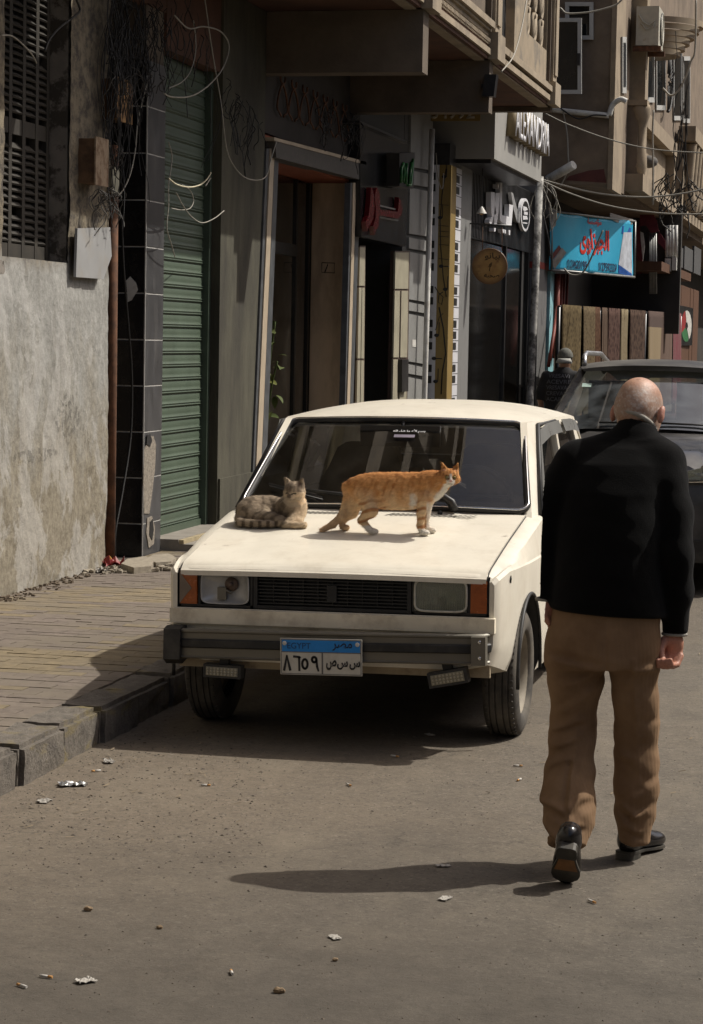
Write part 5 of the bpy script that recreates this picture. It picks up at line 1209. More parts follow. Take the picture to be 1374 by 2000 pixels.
# bumper
path = [(-.725,-.50),(-.722,-.60),(-.705,-.655),(-.64,-.69),(-.3,-.703),(0,-.706),(.3,-.703),(.64,-.69),(.70,-.668),(.722,-.635)]
def sweep(z0, z1, out, mat, name, a=0, parent=None, dep=.03):
    mb = MB(); rings = []
    P = [Vector((x, y, 0)) for x, y in path[a:]]
    for i, p_ in enumerate(P):
        t_ = (P[min(i+1,len(P)-1)]-P[max(i-1,0)]).normalized(); n_ = Vector((t_.y, -t_.x, 0))
        o_ = p_+n_*out; q_ = p_-n_*dep
        rings.append([Vector((o_.x,o_.y,z0+.006)), Vector((o_.x,o_.y,z1-.006)), Vector((o_.x-n_.x*.006,o_.y-n_.y*.006,z1)), Vector((q_.x,q_.y,z1)), Vector((q_.x,q_.y,z0)), Vector((o_.x-n_.x*.006,o_.y-n_.y*.006,z0))])
    mb.loft(rings); o = mb.build(name, mat, smooth=30)
    return cpart(o, -.0265) if not parent else cpart(o, parent=parent)
bmp = sweep(.402,.526, 0, mALU, 'bumper', 1)
sweep(.446,.486, .012, mRUB, 'rubber_strip', 2, bmp, .02); sweep(.512,.530, .008, mALU, 'upper_lip', 2, bmp, .02); sweep(.398,.410, .006, mALU, 'lower_lip', 2, bmp, .02)
mb = MB(); mb.loft([[Vector((x-.734, y, z)) for x, z in ((0,z0_),(.075,z0_),(.08,z1_),(.004,z1_))] for y, z0_, z1_ in ((-.42,.43,.52),(-.55,.39,.535),(-.665,.37,.54),(-.712,.395,.53))]); cpart(mb.build('bumper_end_cap', mPLB, bevel=.014, seg=3, smooth=50), parent=bmp)
mb = MB(); mb.box((.655,-.718,.398), (.718,-.66,.522)); e_ = cpart(mb.build('bumper_end_bracket', mALU, bevel=.006), parent=bmp)
for z in (.43,.50): mb = MB(); mb.sphere((.692,-.719,z), .009, (1,.5,1), 8); cpart(mb.build('bolt', mCHR), parent=bmp)
# number plate
PLX0, PLX1, PLZ0, PLZ1 = -.190, .177, .343, .503
pl_ = MB(); pl_.box((PLX0,-.735,PLZ0), (PLX1,-.728,PLZ1)); plate_o = cpart(pl_.build('number_plate', M('dirty_white_plate', (.52,.50,.44), .45, var=.06, obj=True, dirt=(.30,.25,.18), dscale=7, damt=.55), bevel=.003), -.025)
zb2 = PLZ1-.058
mb = MB(); mb.box((PLX0+.008,-.7365,zb2), (PLX1-.008,-.7351,PLZ1-.007)); cpart(mb.build('blue_band', M('plate_blue', (.012,.20,.56), .35, obj=True, var=.12, dirt=(.05,.2,.4), dscale=6, damt=.4)), parent=plate_o)
mINK = M('plate_black', (.015,.015,.016), .5)
mb = MB()
for a, b in (((PLX0+.004,-.7362,zb2-.004),(PLX1-.004,-.7352,zb2-.0005)), ((PLX0+.004,-.7362,PLZ0+.003),(PLX1-.004,-.7352,PLZ0+.006)), ((PLX0+.004,-.7362,PLZ1-.006),(PLX1-.004,-.7352,PLZ1-.0035)), ((PLX0+.0035,-.7361,PLZ0+.006),(PLX0+.006,-.7351,PLZ1-.006)), ((PLX1-.006,-.7361,PLZ0+.006),(PLX1-.0035,-.7351,PLZ1-.006)), ((-.004,-.7361,PLZ0+.006),(.003,-.7351,zb2-.004))): mb.box(a, b)
cpart(mb.build('plate_border', M('plate_border_grey', (.12,.115,.11), .5, obj=True)), parent=plate_o)
def ptxt(body, h, x, z, w_, mat=mINK, bold=.03): return cpart(set_text('plate_lettering', body, h, Vector((x,-.7368,z)), (1,0,0), (0,0,1), mat, None, width=w_, depth=.001, bold=bold), parent=plate_o)
mNVY = M('plate_navy', (.006,.05,.15), .5)
ptxt('EGYPT', .026, PLX0+.085, zb2+.026, .105, mNVY, .0); ptxt('\uFEAE\uFEBC\uFEE3', .034, PLX1-.088, zb2+.024, .088, M('plate_dark_navy', (.008,.02,.05), .5), .015)
for k, g in enumerate(('\uFEBA','\uFEB2','\uFEB2')): pass
ptxt('\u0635', .044, .040, PLZ0+.046, .046); ptxt('\u0633', .038, .090, PLZ0+.046, .048); ptxt('\u0633', .038, .145, PLZ0+.046, .048)
def stroke(pts, wd, x0, z0, s=1):
    mb = MB(); n_ = len(pts)
    for i in range(n_-1):
        a, b = Vector((pts[i][0],0,pts[i][1]))*s, Vector((pts[i+1][0],0,pts[i+1][1]))*s; d = (b-a).normalized(); n2 = Vector((-d.z,0,d.x))
        w0 = wd[i] if hasattr(wd,'__len__') else wd; w1 = wd[i+1] if hasattr(wd,'__len__') else wd
        o_ = Vector((x0,-.7368,z0)); e_ = d*(w0*.35)
        mb.prism([o_+a-n2*w0-e_, o_+a+n2*w0-e_, o_+b+n2*w1+e_, o_+b-n2*w1+e_], (0,.001+.0001*i,0))
    return cpart(mb.build('plate_digit', mINK), parent=plate_o)
zq = PLZ0+.018
stroke([(0,0),(.013,.066)], [.0055,.0035], PLX0+.017, zq); stroke([(.013,.066),(.028,0)], [.003,.006], PLX0+.017, zq)
stroke([(0,.062),(.025,.060),(.029,.056)], .005, PLX0+.060, zq); stroke([(.025,.060),(.026,0)], [.005,.0045], PLX0+.060, zq)
stroke([(.012+.012*math.cos(a), .030+.021*math.sin(a)) for a in np.linspace(0, 2*math.pi, 15)], .005, PLX0+.099, zq)
stroke([(.011+.010*math.cos(a), .050+.012*math.sin(a)) for a in np.linspace(0, 2*math.pi, 13)], .005, PLX0+.142, zq); stroke([(.021,.050),(.024,.02),(.030,0)], [.005,.005,.004], PLX0+.142, zq)
for x, z in ((PLX0+.020, PLZ1-.022), (PLX1-.020, PLZ1-.022)): mb = MB(); mb.sphere((x,-.737,z), .010, (1,.4,1), 12); cpart(mb.build('plate_screw', mPAINTW), parent=plate_o)
# auxiliary lamps
def aux(x0, x1, z0, z1, rot):
    c = Vector(((x0+x1)/2, -.66, (z0+z1)/2)); hx, hz = (x1-x0)/2, (z1-z0)/2
    o = MB(); o.box((-hx,-.03,-hz), (hx,.03,hz)); h = o.build('auxiliary_lamp', mPLB, bevel=.012, seg=2, smooth=40); h.parent = car; h.location = c; h.rotation_euler = (0, rot, 0)
    o = MB(); o.box((-hx*.84,-.034,-hz*.66), (hx*.84,-.030,hz*.66)); g = o.build('lamp_face', M('dusty_led_face', (.24,.22,.16), .4, obj=True, var=.2, scale=30), bevel=.002); g.parent = h
    o = MB()
    for i in range(9):
        for j in range(3): o.sphere((-hx*.74+i*hx*1.48/8, -.036, -hz*.42+j*hz*.42), .0055, (1,.6,1), 6)
    q = o.build('led_row', M('led_bead', (.36,.33,.25), .3, obj=True)); q.parent = h
    o = MB(); o.box((-.02,.0,hz*.6), (.02,.04,hz+.06)); q = o.build('bracket', mPLB); q.parent = h
aux(-.565,-.392,.300,.358, .02); aux(.45,.625,.318,.385, -.21)
# wheels
def wheel(xc, yc, s, name='wheel', r0=.29):
    w_ = MB(); k = r0/.29
    prof = [(.186,.058),(.192,.070),(.203,.078),(.222,.083),(.245,.083),(.262,.077),(.276,.070),(.282,.064),(.2885,.052),(.2885,.047),(.281,.046),(.281,.041),(.290,.040),(.290,.020),(.282,.019),(.282,.014),(.2905,.013)]
    prof = prof+[(r_, -h_) for r_, h_ in prof[::-1]]
    w_.lathe([(r_*k, s*h_*k) for r_, h_ in prof], (0,0,0), 'x', 56)
    root = bpy.data.objects.new(name, None); COL.objects.link(root); root.parent = car; root.location = (xc, yc, r0)
    o = w_.build('tyre', mTYRE, smooth=40); o.parent = root
    mb = MB()
    for i in range(56):
        a = i*2*math.pi/56
        for h0, h1 in ((.047,.064),(-.064,-.047)):
            c_ = Vector((s*(h0+h1)/2*k, math.cos(a)*.2865*k, math.sin(a)*.2865*k)); rad_ = Vector((0,math.cos(a),math.sin(a))); tg = Vector((0,-math.sin(a),math.cos(a)))
            mb.obox(c_, ((h1-h0)/2,0,0), tg*.0035, rad_*.0035)
    o2 = mb.build('tread_block', mTYRE); o2.parent = o
    mb = MB(); pr = [(0,.046),(.030,.046),(.034,.040),(.038,.012),(.055,.006),(.070,.020),(.105,.036),(.120,.030),(.130,.002),(.150,-.016),(.166,-.008),(.172,.040),(.182,.058),(.190,.064),(.190,.056),(.17,.0),(.16,-.03)]
    mb.lathe([(r_*k, s*h_*k) for r_, h_ in pr], (0,0,0), 'x', 48); rim = mb.build('rim', mRIM, smooth=35); rim.parent = root
    for i in range(4):
        a = i*math.pi/2+.5; mb = MB(); mb.lathe([(.009,.0),(.009,.016),(0,.018)], (0,0,0), 'x', 6); q = mb.build('wheel_nut', mRIM); q.parent = rim; q.location = (s*.028*k, math.cos(a)*.049*k, math.sin(a)*.049*k); q.scale = (s,1,1)
    for i in range(10):
        a = i*2*math.pi/10; mb = MB(); c_ = Vector((s*.018*k, math.cos(a)*.1265*k, math.sin(a)*.1265*k)); rad_ = Vector((-s*.7,math.cos(a)*.7,math.sin(a)*.7)); tg = Vector((0,-math.sin(a),math.cos(a))); mb.obox(c_, tg*.019, rad_*.009, rad_.cross(tg)*.002); q = mb.build('rim_slot', mPLB); q.parent = rim
    return root
for yc in (0, 2.424):
    wheel(.700, yc, 1); wheel(-.700, yc, -1)
for s_ in (1, -1):
    for yc in (0, 2.424):
        mb = MB(); mb.tube([(s_*(fW(yc)+.002), yc+.35*math.cos(a)*1.02, .30+.35*math.sin(a)) for a in np.linspace(-.12, math.pi+.12, 28)], .009, 6); cpart(mb.build('arch_trim', mRUB))
mb = MB(); P = Vector((.778,-.42,.757)); mb.prism([(fW(-.42)+.005,-.42,.74),(fW(-.42)+.005,-.405,.757),(fW(-.42)+.005,-.42,.774),(fW(-.42)+.005,-.435,.757)], (.003,0,0)); cpart(mb.build('badge_hole', mDARK))
# greenhouse
def ws(s, t_, off=0):
    xb_, xt_ = .712, .607; x = s*(xb_+(xt_-xb_)*t_); y = .5+.55*t_-.055*(1-s*s)-.01*math.sin(t_*math.pi); z = .985+.40*t_+(.016*(1-s*s))
    n_ = Vector((0,-.59,.81)); return Vector((x, y, z))+n_*off
mb = MB(); nu, nv = 24, 10; V = [[mb.bm.verts.new(ws(-1+2*i/nu, j/nv)) for j in range(nv+1)] for i in range(nu+1)]
for i in range(nu):
    for j in range(nv): mb.bm.faces.new((V[i][j], V[i+1][j], V[i+1][j+1], V[i][j+1])).smooth = True
wsg = cpart(mb.build('windscreen', gWIND))
def rrect(c_=.09, n=6):
    P = []
    for sx_, sy_ in ((1,1),(-1,1),(-1,-1),(1,-1)):
        a0 = {(1,1):0,(-1,1):math.pi/2,(-1,-1):math.pi,(1,-1):1.5*math.pi}[(sx_,sy_)]
        for k in range(n+1): a = a0+k*math.pi/2/n; P.append((sx_*(1-c_)+c_*math.cos(a), .5+.5*(sy_*(1-2*c_)+2*c_*math.sin(a))))
        nx = {(1,1):(-1,1),(-1,1):(-1,-1),(-1,-1):(1,-1),(1,-1):(1,1)}[(sx_,sy_)]
        for k in range(1, 6): 
            e = P[-1] if k == 1 else e0; e0 = e
            q = (nx[0]*(1-c_)+c_*math.cos(a0+math.pi/2), .5+.5*(nx[1]*(1-2*c_)+2*c_*math.sin(a0+math.pi/2))); P.append((e[0]+(q[0]-e[0])*k/6, e[1]+(q[1]-e[1])*k/6))
    return P
out = rrect(); out.append(out[0])
mb = MB(); mb.tube([ws(s_, t_, .004) for s_, t_ in out], .017, 6, cap=False); seal = cpart(mb.build('windscreen_seal', mRUB))
mb = MB(); mb.tube([ws(s_*1.008, .5+(t_-.5)*1.012, .018) for s_, t_ in out], .0055, 5, cap=False); cpart(mb.build('chrome_trim', mCHR), parent=seal)
set_t = set_text('windscreen_sticker', '\uFEEA\uFEE0\uFEDF \uFE80\uFE8E\uFEB7 \uFE8E\uFEE3 \uFDF2 \uFEE2\uFEB4\uFE91', .030, ws(.075,.855,.012), (1,0,0), (0,.81,.59), M('white_sticker', (.75,.75,.75), .5), None, width=.165, depth=0, bold=.03); cpart(set_t, parent=wsg)
mb = MB(); o_ = ws(.045,.795,.012); mb.obox(o_, (.053,0,0), (0,.81*.011,.59*.011), (0,-.0003,.0004)); cpart(mb.build('faded_sticker', M('lilac_sticker', (.25,.22,.27), .6)), parent=wsg)
rk_ = [(1.035,1.404,1.384,.606),(1.05,1.418,1.389,.622),(1.09,1.436,1.396,.645),(1.25,1.464,1.405,.672),(1.6,1.485,1.410,.688),(1.9,1.490,1.409,.690),(2.3,1.480,1.402,.682),(2.62,1.455,1.384,.662),(2.76,1.425,1.368,.64)]
mb = MB(); rings = []
ks = np.linspace(-1, 1, 19)
for y, zc, ze, e in rk_:
    top_ = [Vector((k*e, y-(.05*(1-k*k) if y < 1.1 else 0), ze+(zc-ze)*(1-abs(k)**2.6))) for k in ks]
    if y > 1.08: top_ = [Vector((-e-.010, y, ze-.032))]+top_+[Vector((e+.010, y, ze-.032))]
    else: top_ = [top_[0]+Vector((-.006,0,-.014))]+top_+[top_[-1]+Vector((.006,0,-.014))]
    rings.append(top_+[Vector((k*e*.97, y-(.05*(1-k*k) if y < 1.1 else 0), ze-.024+(zc-ze-.01)*(1-abs(k)**2.6))) for k in ks[::-1]])
mb.loft(rings); roof = cpart(mb.build('roof', mPAINT, smooth=40))
for s_ in (1, -1):
    mb = MB(); mb.tube([(s_*(e+.014), y, ze-.034) for y, zc, ze, e in rk_[3:]]+[(s_*.70,2.98,1.10)], .010, 6); cpart(mb.build('gutter', mPAINT), parent=roof)
    def pillar(b0, b1, t0, t1, th, nm):
        mb = MB(); q = [Vector((s_*x, y, z)) for x, y, z in (b0, b1, t1, t0)]; mb.prism(q, (-s_*th, 0, 0)); return cpart(mb.build(nm, mPAINT, bevel=.008, smooth=40), parent=None)
    pillar((.736,.47,.955),(.756,.60,.955),(.626,1.02,1.40),(.652,1.13,1.402), .035, 'front_pillar')
    pillar((.765,1.58,.96),(.765,1.66,.96),(.682,1.60,1.405),(.682,1.66,1.405), .04, 'centre_pillar')
    pillar((.76,2.52,.96),(.745,3.02,.95),(.668,2.42,1.39),(.64,2.74,1.37), .05, 'rear_pillar')
    mb = MB(); mb.tube([(s_*.764,.60,.972),(s_*.768,1.6,.978),(s_*.76,2.55,.972)], .012, 6); mb.tube([(s_*.764,.60,.972),(s_*.666,1.12,1.385),(s_*.684,1.6,1.392),(s_*.67,2.42,1.376)], .012, 6); fr_ = cpart(mb.build('window_seal', mRUB))
    for ya, yb, y2a, y2b, nm in ((.62,1.58,1.10,1.60,'side_window'),(1.66,2.52,1.66,2.42,'side_window')):
        mb = MB(); mb.prism([(s_*.752,ya,.975),(s_*.752,yb,.975),(s_*.668,y2b,1.388),(s_*.652,y2a,1.388)], (-s_*.005,0,0)); cpart(mb.build(nm, gWIND))
    mDEF = M('smoked_deflector', (.17,.17,.16), .3, var=.1, obj=True)
    mb = MB(); 
    for A_ in ([(.752,.70,1.02),(.672,1.06,1.35),(.700,1.2,1.392),(.712,1.56,1.398)], [(.712,1.68,1.398),(.705,2.1,1.39),(.700,2.38,1.37)]):
        for i in range(len(A_)-1):
            a, b = Vector(A_[i]), Vector(A_[i+1]); a.x *= s_; b.x *= s_; dn = Vector((s_*.022,.012,-.062)); mb.prism([a, b, b+dn, a+dn], (s_*.003,0,0))
    cpart(mb.build('wind_deflector', mDEF, bevel=.001))
    mb = MB()
    for y0_, y1_ in ((.68,1.60),(1.625,2.42)):
        ysn = np.linspace(y0_, y1_, 6); mb.loft([[Vector((s_*(fW(y)+.006), y, .30)), Vector((s_*(fW(y)+.009), y, .70)), Vector((s_*(fW(y)+.008), y, .79)), Vector((s_*(fW(y)-.004), y, .86)), Vector((s_*(fW(y)-.025), y, .955)), Vector((s_*(fW(y)-.05), y, .955)), Vector((s_*(fW(y)-.04), y, .30))] for y in ysn])
    cpart(mb.build('door', mPAINT, smooth=30))
    for y in (1.45, 2.28): mb = MB(); mb.box((s_*.815-.012, y-.09, .80), (s_*.815+.012, y+.07, .83)); cpart(mb.build('door_handle', mCHR, bevel=.005))
mb = MB(); mb.prism([(-.58,2.74,1.375),(.58,2.74,1.375),(.66,3.0,.985),(-.66,3.0,.985)], (0,.006,.004)); cpart(mb.build('rear_window', gWIND))
mb = MB(); mb.box((-.70,3.43,.62), (-.42,3.445,.84)); mb.box((.42,3.43,.62), (.70,3.445,.84)); cpart(mb.build('tail_lamp', M('red_lens', (.25,.012,.01), .25, obj=True)))
mb = MB(); mb.box((-.75,3.40,.40), (.75,3.50,.52)); cpart(mb.build('rear_bumper', mALU, bevel=.015))
# interior
mINT = M('dark_trim', (.045,.040,.034), .7, var=.2, obj=True); mSEAT = M('charcoal_seat_cloth', (.060,.061,.066), .85, var=.25, scale=20, obj=True)
mb = MB(); mb.box((-.735,.62,.965), (.735,2.95,.998)); mb.box((-.68,.52,.975), (.68,.80,1.005)); dash = cpart(mb.build('dashboard', mINT, bevel=.01))
for x in (-.32, .36):
    mb = MB(); q = [(-.25,.80),(.25,.80),(.245,1.05),(.20,1.13),(.155,1.235),(.11,1.262),(-.11,1.262),(-.155,1.235),(-.20,1.13),(-.245,1.05)]; mb.prism([(x+a, 1.50+.06*(b-.8)/.4, b) for a, b in q], (0,.12,0)); cpart(mb.build('seat', mSEAT, bevel=.03, seg=3, smooth=60))
mb = MB(); mb.box((-.62,2.45,.95), (.62,2.58,1.16)); cpart(mb.build('rear_seat', mSEAT, bevel=.03, seg=2))
mb = MB(); mb.lathe([(.185+.013*math.cos(a), .013*math.sin(a)) for a in np.linspace(0, 2*math.pi, 9)], (0,0,0), 'z', 32); mb.box((-.18,-.015,-.01), (.18,.015,.01)); st = cpart(mb.build('steering_wheel', mRUB, smooth=60)); st.location = (.36,.98,1.02); st.rotation_euler = (R(-62),0,0)
mb = MB(); mb.box((-.212,.93,1.272), (.198,.965,1.378)); mir = cpart(mb.build('rear_view_mirror', M('mirror_back', (.016,.015,.014), .4, obj=True), bevel=.016, seg=2)); mb = MB(); mb.tube([(0,.96,1.36),(0,.99,1.40)], .012); cpart(mb.build('mirror_stem', mRUB), parent=mir)
# wipers
def wiper(a, b, piv):
    mb = MB(); mb.tube([ws(*a, .028), ws(*b, .028)], .006, 5); mb.tube([ws(*a, .012), ws(*b, .012)], .005, 4); mb.tube([ws(*piv, .015), ws(piv[0]*.6+b[0]*.4, .05, .045), ws((a[0]+b[0])/2, (a[1]+b[1])/2, .040)], [.014,.010,.007], 6); o = cpart(mb.build('wiper', mRUB)); return o
wiper((-.86,.20), (-.42,.045), (-.18,-.03)); wiper((-.10,.24), (.36,.06), (.50,-.035))
mb = MB(); mb.tube([ws(.515,-.05,.02), ws(.50,-.02,.055), ws(.40,.07,.06), ws(.22,.15,.05)], [.018,.017,.014,.010], 8); cpart(mb.build('wiper_arm', mPLB))

# ------------------------------------------------------------------ dark crossover behind it
sv = empty('parked_crossover', (-1.60, 16.55, 0), 'dark grey crossover car with silver roof rails parked behind the cream car', 'car')
mSV = M('dusty_black_paint', (.016,.016,.018), .28, var=.15, scale=2, dirt=(.17,.16,.145), dscale=1.2, damt=.75, dth=(.4,.75), obj=True, coat=.4, drough=.7)
mSVR = M('dusty_roof_paint', (.020,.020,.021), .4, var=.2, dirt=(.15,.14,.12), dscale=1.5, damt=.8, dth=(.3,.7), obj=True, drough=.8)
def sp(o, parent=None): o.parent = parent or sv; return o
yk2 = [0,.05,.2,.6,1.1,1.35,3.6,4.2,4.35]
gW = I_(yk2, [.66,.78,.86,.905,.92,.925,.925,.88,.80]); gZ = I_(yk2, [.80,.90,.975,1.035,1.10,1.125,1.16,1.12,.98]); gB = I_([0,.3,.8,3.6,4.35], [.24,.2,.2,.22,.3])
def sec2(y):
    w_, zt, zb = gW(y), gZ(y), gB(y)
    h = [(0,zb),(.8*w_,zb),(.96*w_,zb+.04),(w_,.5),(w_+.005,.75),(w_-.01,zt-.10),(w_-.05,zt-.02),(w_-.14,zt),(w_*.55,zt+.015),(w_*.5,zt+.035),(0,zt+.045)]
    return [Vector((x,y,z)) for x, z in h]+[Vector((-x,y,z)) for x, z in h[-2:0:-1]]
mb = MB(); mb.loft([sec2(y) for y in (0,.02,.05,.1,.2,.35,.6,.85,1.1,1.35,2,2.7,3.6,3.9,4.2,4.35)]); sp(mb.build('car_body', mSV, smooth=35))
def ws2(s, t_, off=0):
    x = s*(.77-.15*t_); y = 1.12+.72*t_-.10*(1-s*s); z = 1.125+.475*t_+.035*(1-s*s); return Vector((x,y,z))+Vector((0,-.55,.83))*off
mb = MB(); V = [[mb.bm.verts.new(ws2(-1+2*i/20, j/8)) for j in range(9)] for i in range(21)]
for i in range(20):
    for j in range(8): mb.bm.faces.new((V[i][j], V[i+1][j], V[i+1][j+1], V[i][j+1])).smooth = True
w2 = sp(mb.build('windscreen', glass_mat('tinted_windscreen', (.42,.46,.42), .01, ior=2.4, dust_haze=.13, dust_haze_col=(.42,.46,.48))))  # bluish film painted over the glass stands in for reflected sky
mb = MB(); mb.obox(ws2(-.80,.70,.004), (.05,0,0), (0,.022,.014), (0,-.0004,.0006)); sp(mb.build('permit_sticker', M('pale_green_sticker', (.42,.55,.48), .5)), w2)
mb = MB(); rings = []
for y, zc, ze, e in ((1.70,1.638,1.60,.60),(1.84,1.658,1.615,.625),(2.2,1.685,1.635,.64),(3.0,1.675,1.62,.64),(3.7,1.62,1.56,.61),(3.95,1.55,1.50,.57)):
    q = np.linspace(-1, 1, 15); yy = lambda k: y-(.10*(1-k*k) if y < 2 else 0)
    rings.append([Vector((k*e, yy(k), ze+(zc-ze)*(1-abs(k)**2.4))) for k in q]+[Vector((k*e*.97, yy(k), ze-.02+(zc-ze-.02)*(1-abs(k)**2.4))) for k in q[::-1]])
mb.loft(rings); rf2 = sp(mb.build('roof', mSVR, smooth=40))
for s_ in (1,-1):
    mb = MB(); mb.tube([(s_*.60,1.86,1.635),(s_*.615,1.98,1.70),(s_*.625,2.2,1.725),(s_*.62,3.2,1.715),(s_*.60,3.6,1.64)], .02, 8); sp(mb.build('roof_rail', M('silver_rail', (.5,.5,.5), .3, metal=.8, obj=True)), rf2)
    mb = MB(); mb.prism([(s_*.82,1.06,1.10),(s_*.84,1.24,1.12),(s_*.645,1.95,1.615),(s_*.615,1.80,1.60)], (-s_*.05,0,0)); sp(mb.build('front_pillar', mSV, bevel=.01))
    mb = MB(); mb.prism([(s_*.85,1.22,1.12),(s_*.86,3.7,1.16),(s_*.61,3.6,1.56),(s_*.645,1.96,1.61)], (-s_*.006,0,0)); sp(mb.build('side_window', mGLASSD))
    mb = MB(); mb.box((s_*1.0-.11,1.28,1.06), (s_*1.0+.11,1.36,1.22)); sp(mb.build('door_mirror', mSV, bevel=.03, seg=2))
    hl = [(s_*.36,.835,-.03),(s_*.60,.845,.0),(s_*.80,.90,.10),(s_*.885,1.0,.30),(s_*.80,1.0,.16),(s_*.58,.955,.02),(s_*.38,.90,-.03)]
    mb = MB(); mb.prism([(x, y-.02, z) for x, z, y in hl], (0,.09,0)); h2 = sp(mb.build('headlamp', M('headlamp_chrome', (.42,.43,.45), .18, metal=.8, obj=True, var=.3, scale=8), bevel=.008))
    mb = MB(); mb.prism([(x, y-.036, z) for x, z, y in hl], (0,.006,0)); sp(mb.build('lens', gLENS), h2)
    for x, r_ in ((.52,.045),(.68,.05)): mb = MB(); mb.lathe([(0,-.035),(r_*.6,-.03),(r_,-.045),(r_*1.05,-.01)], (s_*x, .02+(.05 if x > .6 else 0), .905), 'y', 20); sp(mb.build('projector', mCHR), h2)
    mb = MB(); mb.tube([(s_*.36,-.06,.822),(s_*.60,-.03,.832),(s_*.82,.07,.885)], .010, 5); sp(mb.build('chrome_strip', mCHR))
    mb = MB(); mb.lathe([(.055+.012*math.cos(a), .012*math.sin(a)-.03) for a in np.linspace(0, 2*math.pi, 9)], (s_*.60,.02,.50), 'y', 24); fg = sp(mb.build('fog_lamp', mCHR)); mb = MB(); mb.lathe([(0,-.03),(.05,-.03)], (s_*.60,.02,.50), 'y', 20); sp(mb.build('lens', mDARK), fg)
    for yc in (.85, 3.5):
        mb = MB(); mb.lathe([(r_*.345/.29, s_*h_*1.25) for r_, h_ in ((.166,.060),(.19,.079),(.24,.083),(.276,.070),(.2885,.052),(.290,0),(.2885,-.052),(.276,-.07),(.19,-.079))], (s_*.84,yc,.345), 'x', 36); wv = sp(mb.build('wheel', mTYRE, smooth=40)); mb = MB(); mb.lathe([(0,.03),(.06,.03),(.17,.06),(.2,.08)], (s_*.84,yc,.345), 'x', 24)
        for v in mb.bm.verts: v.co.x = s_*.84+s_*(v.co.x-s_*.84)*1
        sp(mb.build('rim', mSTEEL), wv)
mb = MB(); mb.box((-.34,-.035,.60), (.34,.03,.80)); g2 = sp(mb.build('grille', mPLB, bevel=.02))
for k in range(4): mb = MB(); mb.box((-.32,-.045,.63+k*.045), (.32,-.034,.645+k*.045)); sp(mb.build('grille_bar', mCHR), g2)
mb = MB(); mb.box((-.70,-.03,.26), (.70,.06,.40)); sp(mb.build('lower_bumper', mPLB, bevel=.03, seg=2))
mb = MB(); mb.box((-.74,1.3,1.10), (.74,3.7,1.19)); mb.box((-.6,2.2,1.15), (-.12,2.35,1.50)); mb.box((.12,2.2,1.15), (.6,2.35,1.50)); sp(mb.build('interior', mINT, bevel=.03))
mb = MB(); mb.tube([ws2(-.5,.06,.02), ws2(.05,.05,.03)], .008, 5); mb.tube([ws2(.1,.06,.02), ws2(.75,.06,.03)], .008, 5); sp(mb.build('wiper', mRUB))
# ------------------------------------------------------------------ the two cats on the bonnet
def bonnet_z(xw, yw): 
    xl, yl = xw-CX+.0095, yw-CY
    return HZ(np.clip(xl,-.7,.7), yl)+.007+.0106*xl
mFUR = attr_mat('cat_fur', .9, .1, sheen=.05, bump=.35, bscale=260)
nA = lambda v: np.array(v[:], float)
def bonnet_hit(px, py):
    a, b = -.6, .45
    for _ in range(40):
        m_ = (a+b)/2; P = ony(px, py, CY+m_)
        if P.z > bonnet_z(P.x, P.y): a = m_
        else: b = m_
    return ony(px, py, CY+(a+b)/2)
OY = bonnet_hit(733,1044).y+.045-CY
# orange cat: crop coordinates a, b -> photo pixels -> its own depth
def oc(a, b, dy=0): return nA(ony(610+a/4.432, 880+b/4.432, CY+OY+dy))
u_ = 1/4.432/413
def ground(P, r_): P = P.copy(); P[2] = bonnet_z(P[0], P[1])+r_; return P
NE, FA = -.045, .020
rump, mid_, rib, sho = oc(425,325), oc(655,338), oc(860,335), oc(1000,312)
fl, ff = oc(962,735,NE+.02), oc(1018,722,FA)
legs = {'fn': [oc(975,400,NE+.015), oc(945,540,NE+.005), oc(938,650,NE+.01), ground(oc(950,722,NE+.01), .017)],
        'ff': [oc(1000,420,FA-.01), oc(985,560,FA), oc(985,660,FA), ground(oc(1008,712,FA), .016)],
        'hn': [oc(480,400,NE+.032), oc(505,520,NE), oc(428,603,NE), ground(oc(508,722,NE), .018)],
        'hf': [oc(390,400,FA-.015), oc(345,535,FA), oc(258,610,FA), ground(oc(262,712,FA), .016)]}
tail = [oc(350,275), oc(312,360), oc(290,470), oc(250,570), oc(180,640,-.01), oc(88,688,-.02)]
head = oc(1192,228,-.01); hd = np.array([.28,-.94,-.12]); hd /= np.linalg.norm(hd); hr = np.cross(hd, [0,0,1]); hr /= np.linalg.norm(hr); hu = np.cross(hr, hd)   # face, its right, up
TK = [(318,262,385,.028),(350,238,440,.042),(400,212,480,.052),(470,196,500,.055),(560,187,505,.055),(680,186,511,.055),(800,187,514,.055),(900,186,508,.054),(980,183,478,.050),(1050,188,445,.044),(1095,200,400,.036)]
TKx = np.array([oc(a,0)[0] for a,t_,b_,d_ in TK]); TKt = np.array([oc(a,t_)[2] for a,t_,b_,d_ in TK]); TKb = np.array([oc(a,b_)[2] for a,t_,b_,d_ in TK]); TKd = np.array([q[3] for q in TK]); TKy = oc(700,340)[1]
def cat_torso(P):
    x = np.clip(P[:,0], TKx[0], TKx[-1]); zt, zb, dd = np.interp(x, TKx, TKt), np.interp(x, TKx, TKb), np.interp(x, TKx, TKd)
    hz = (zt-zb)/2; q = np.sqrt(((P[:,2]-(zt+zb)/2)/hz)**2+((P[:,1]-TKy)/dd)**2+((P[:,0]-x)/.03)**2)-1
    return q*np.minimum(hz, dd)*.9
def HP(f_, r_, u2): return head+hd*f_+hr*r_+hu*u2
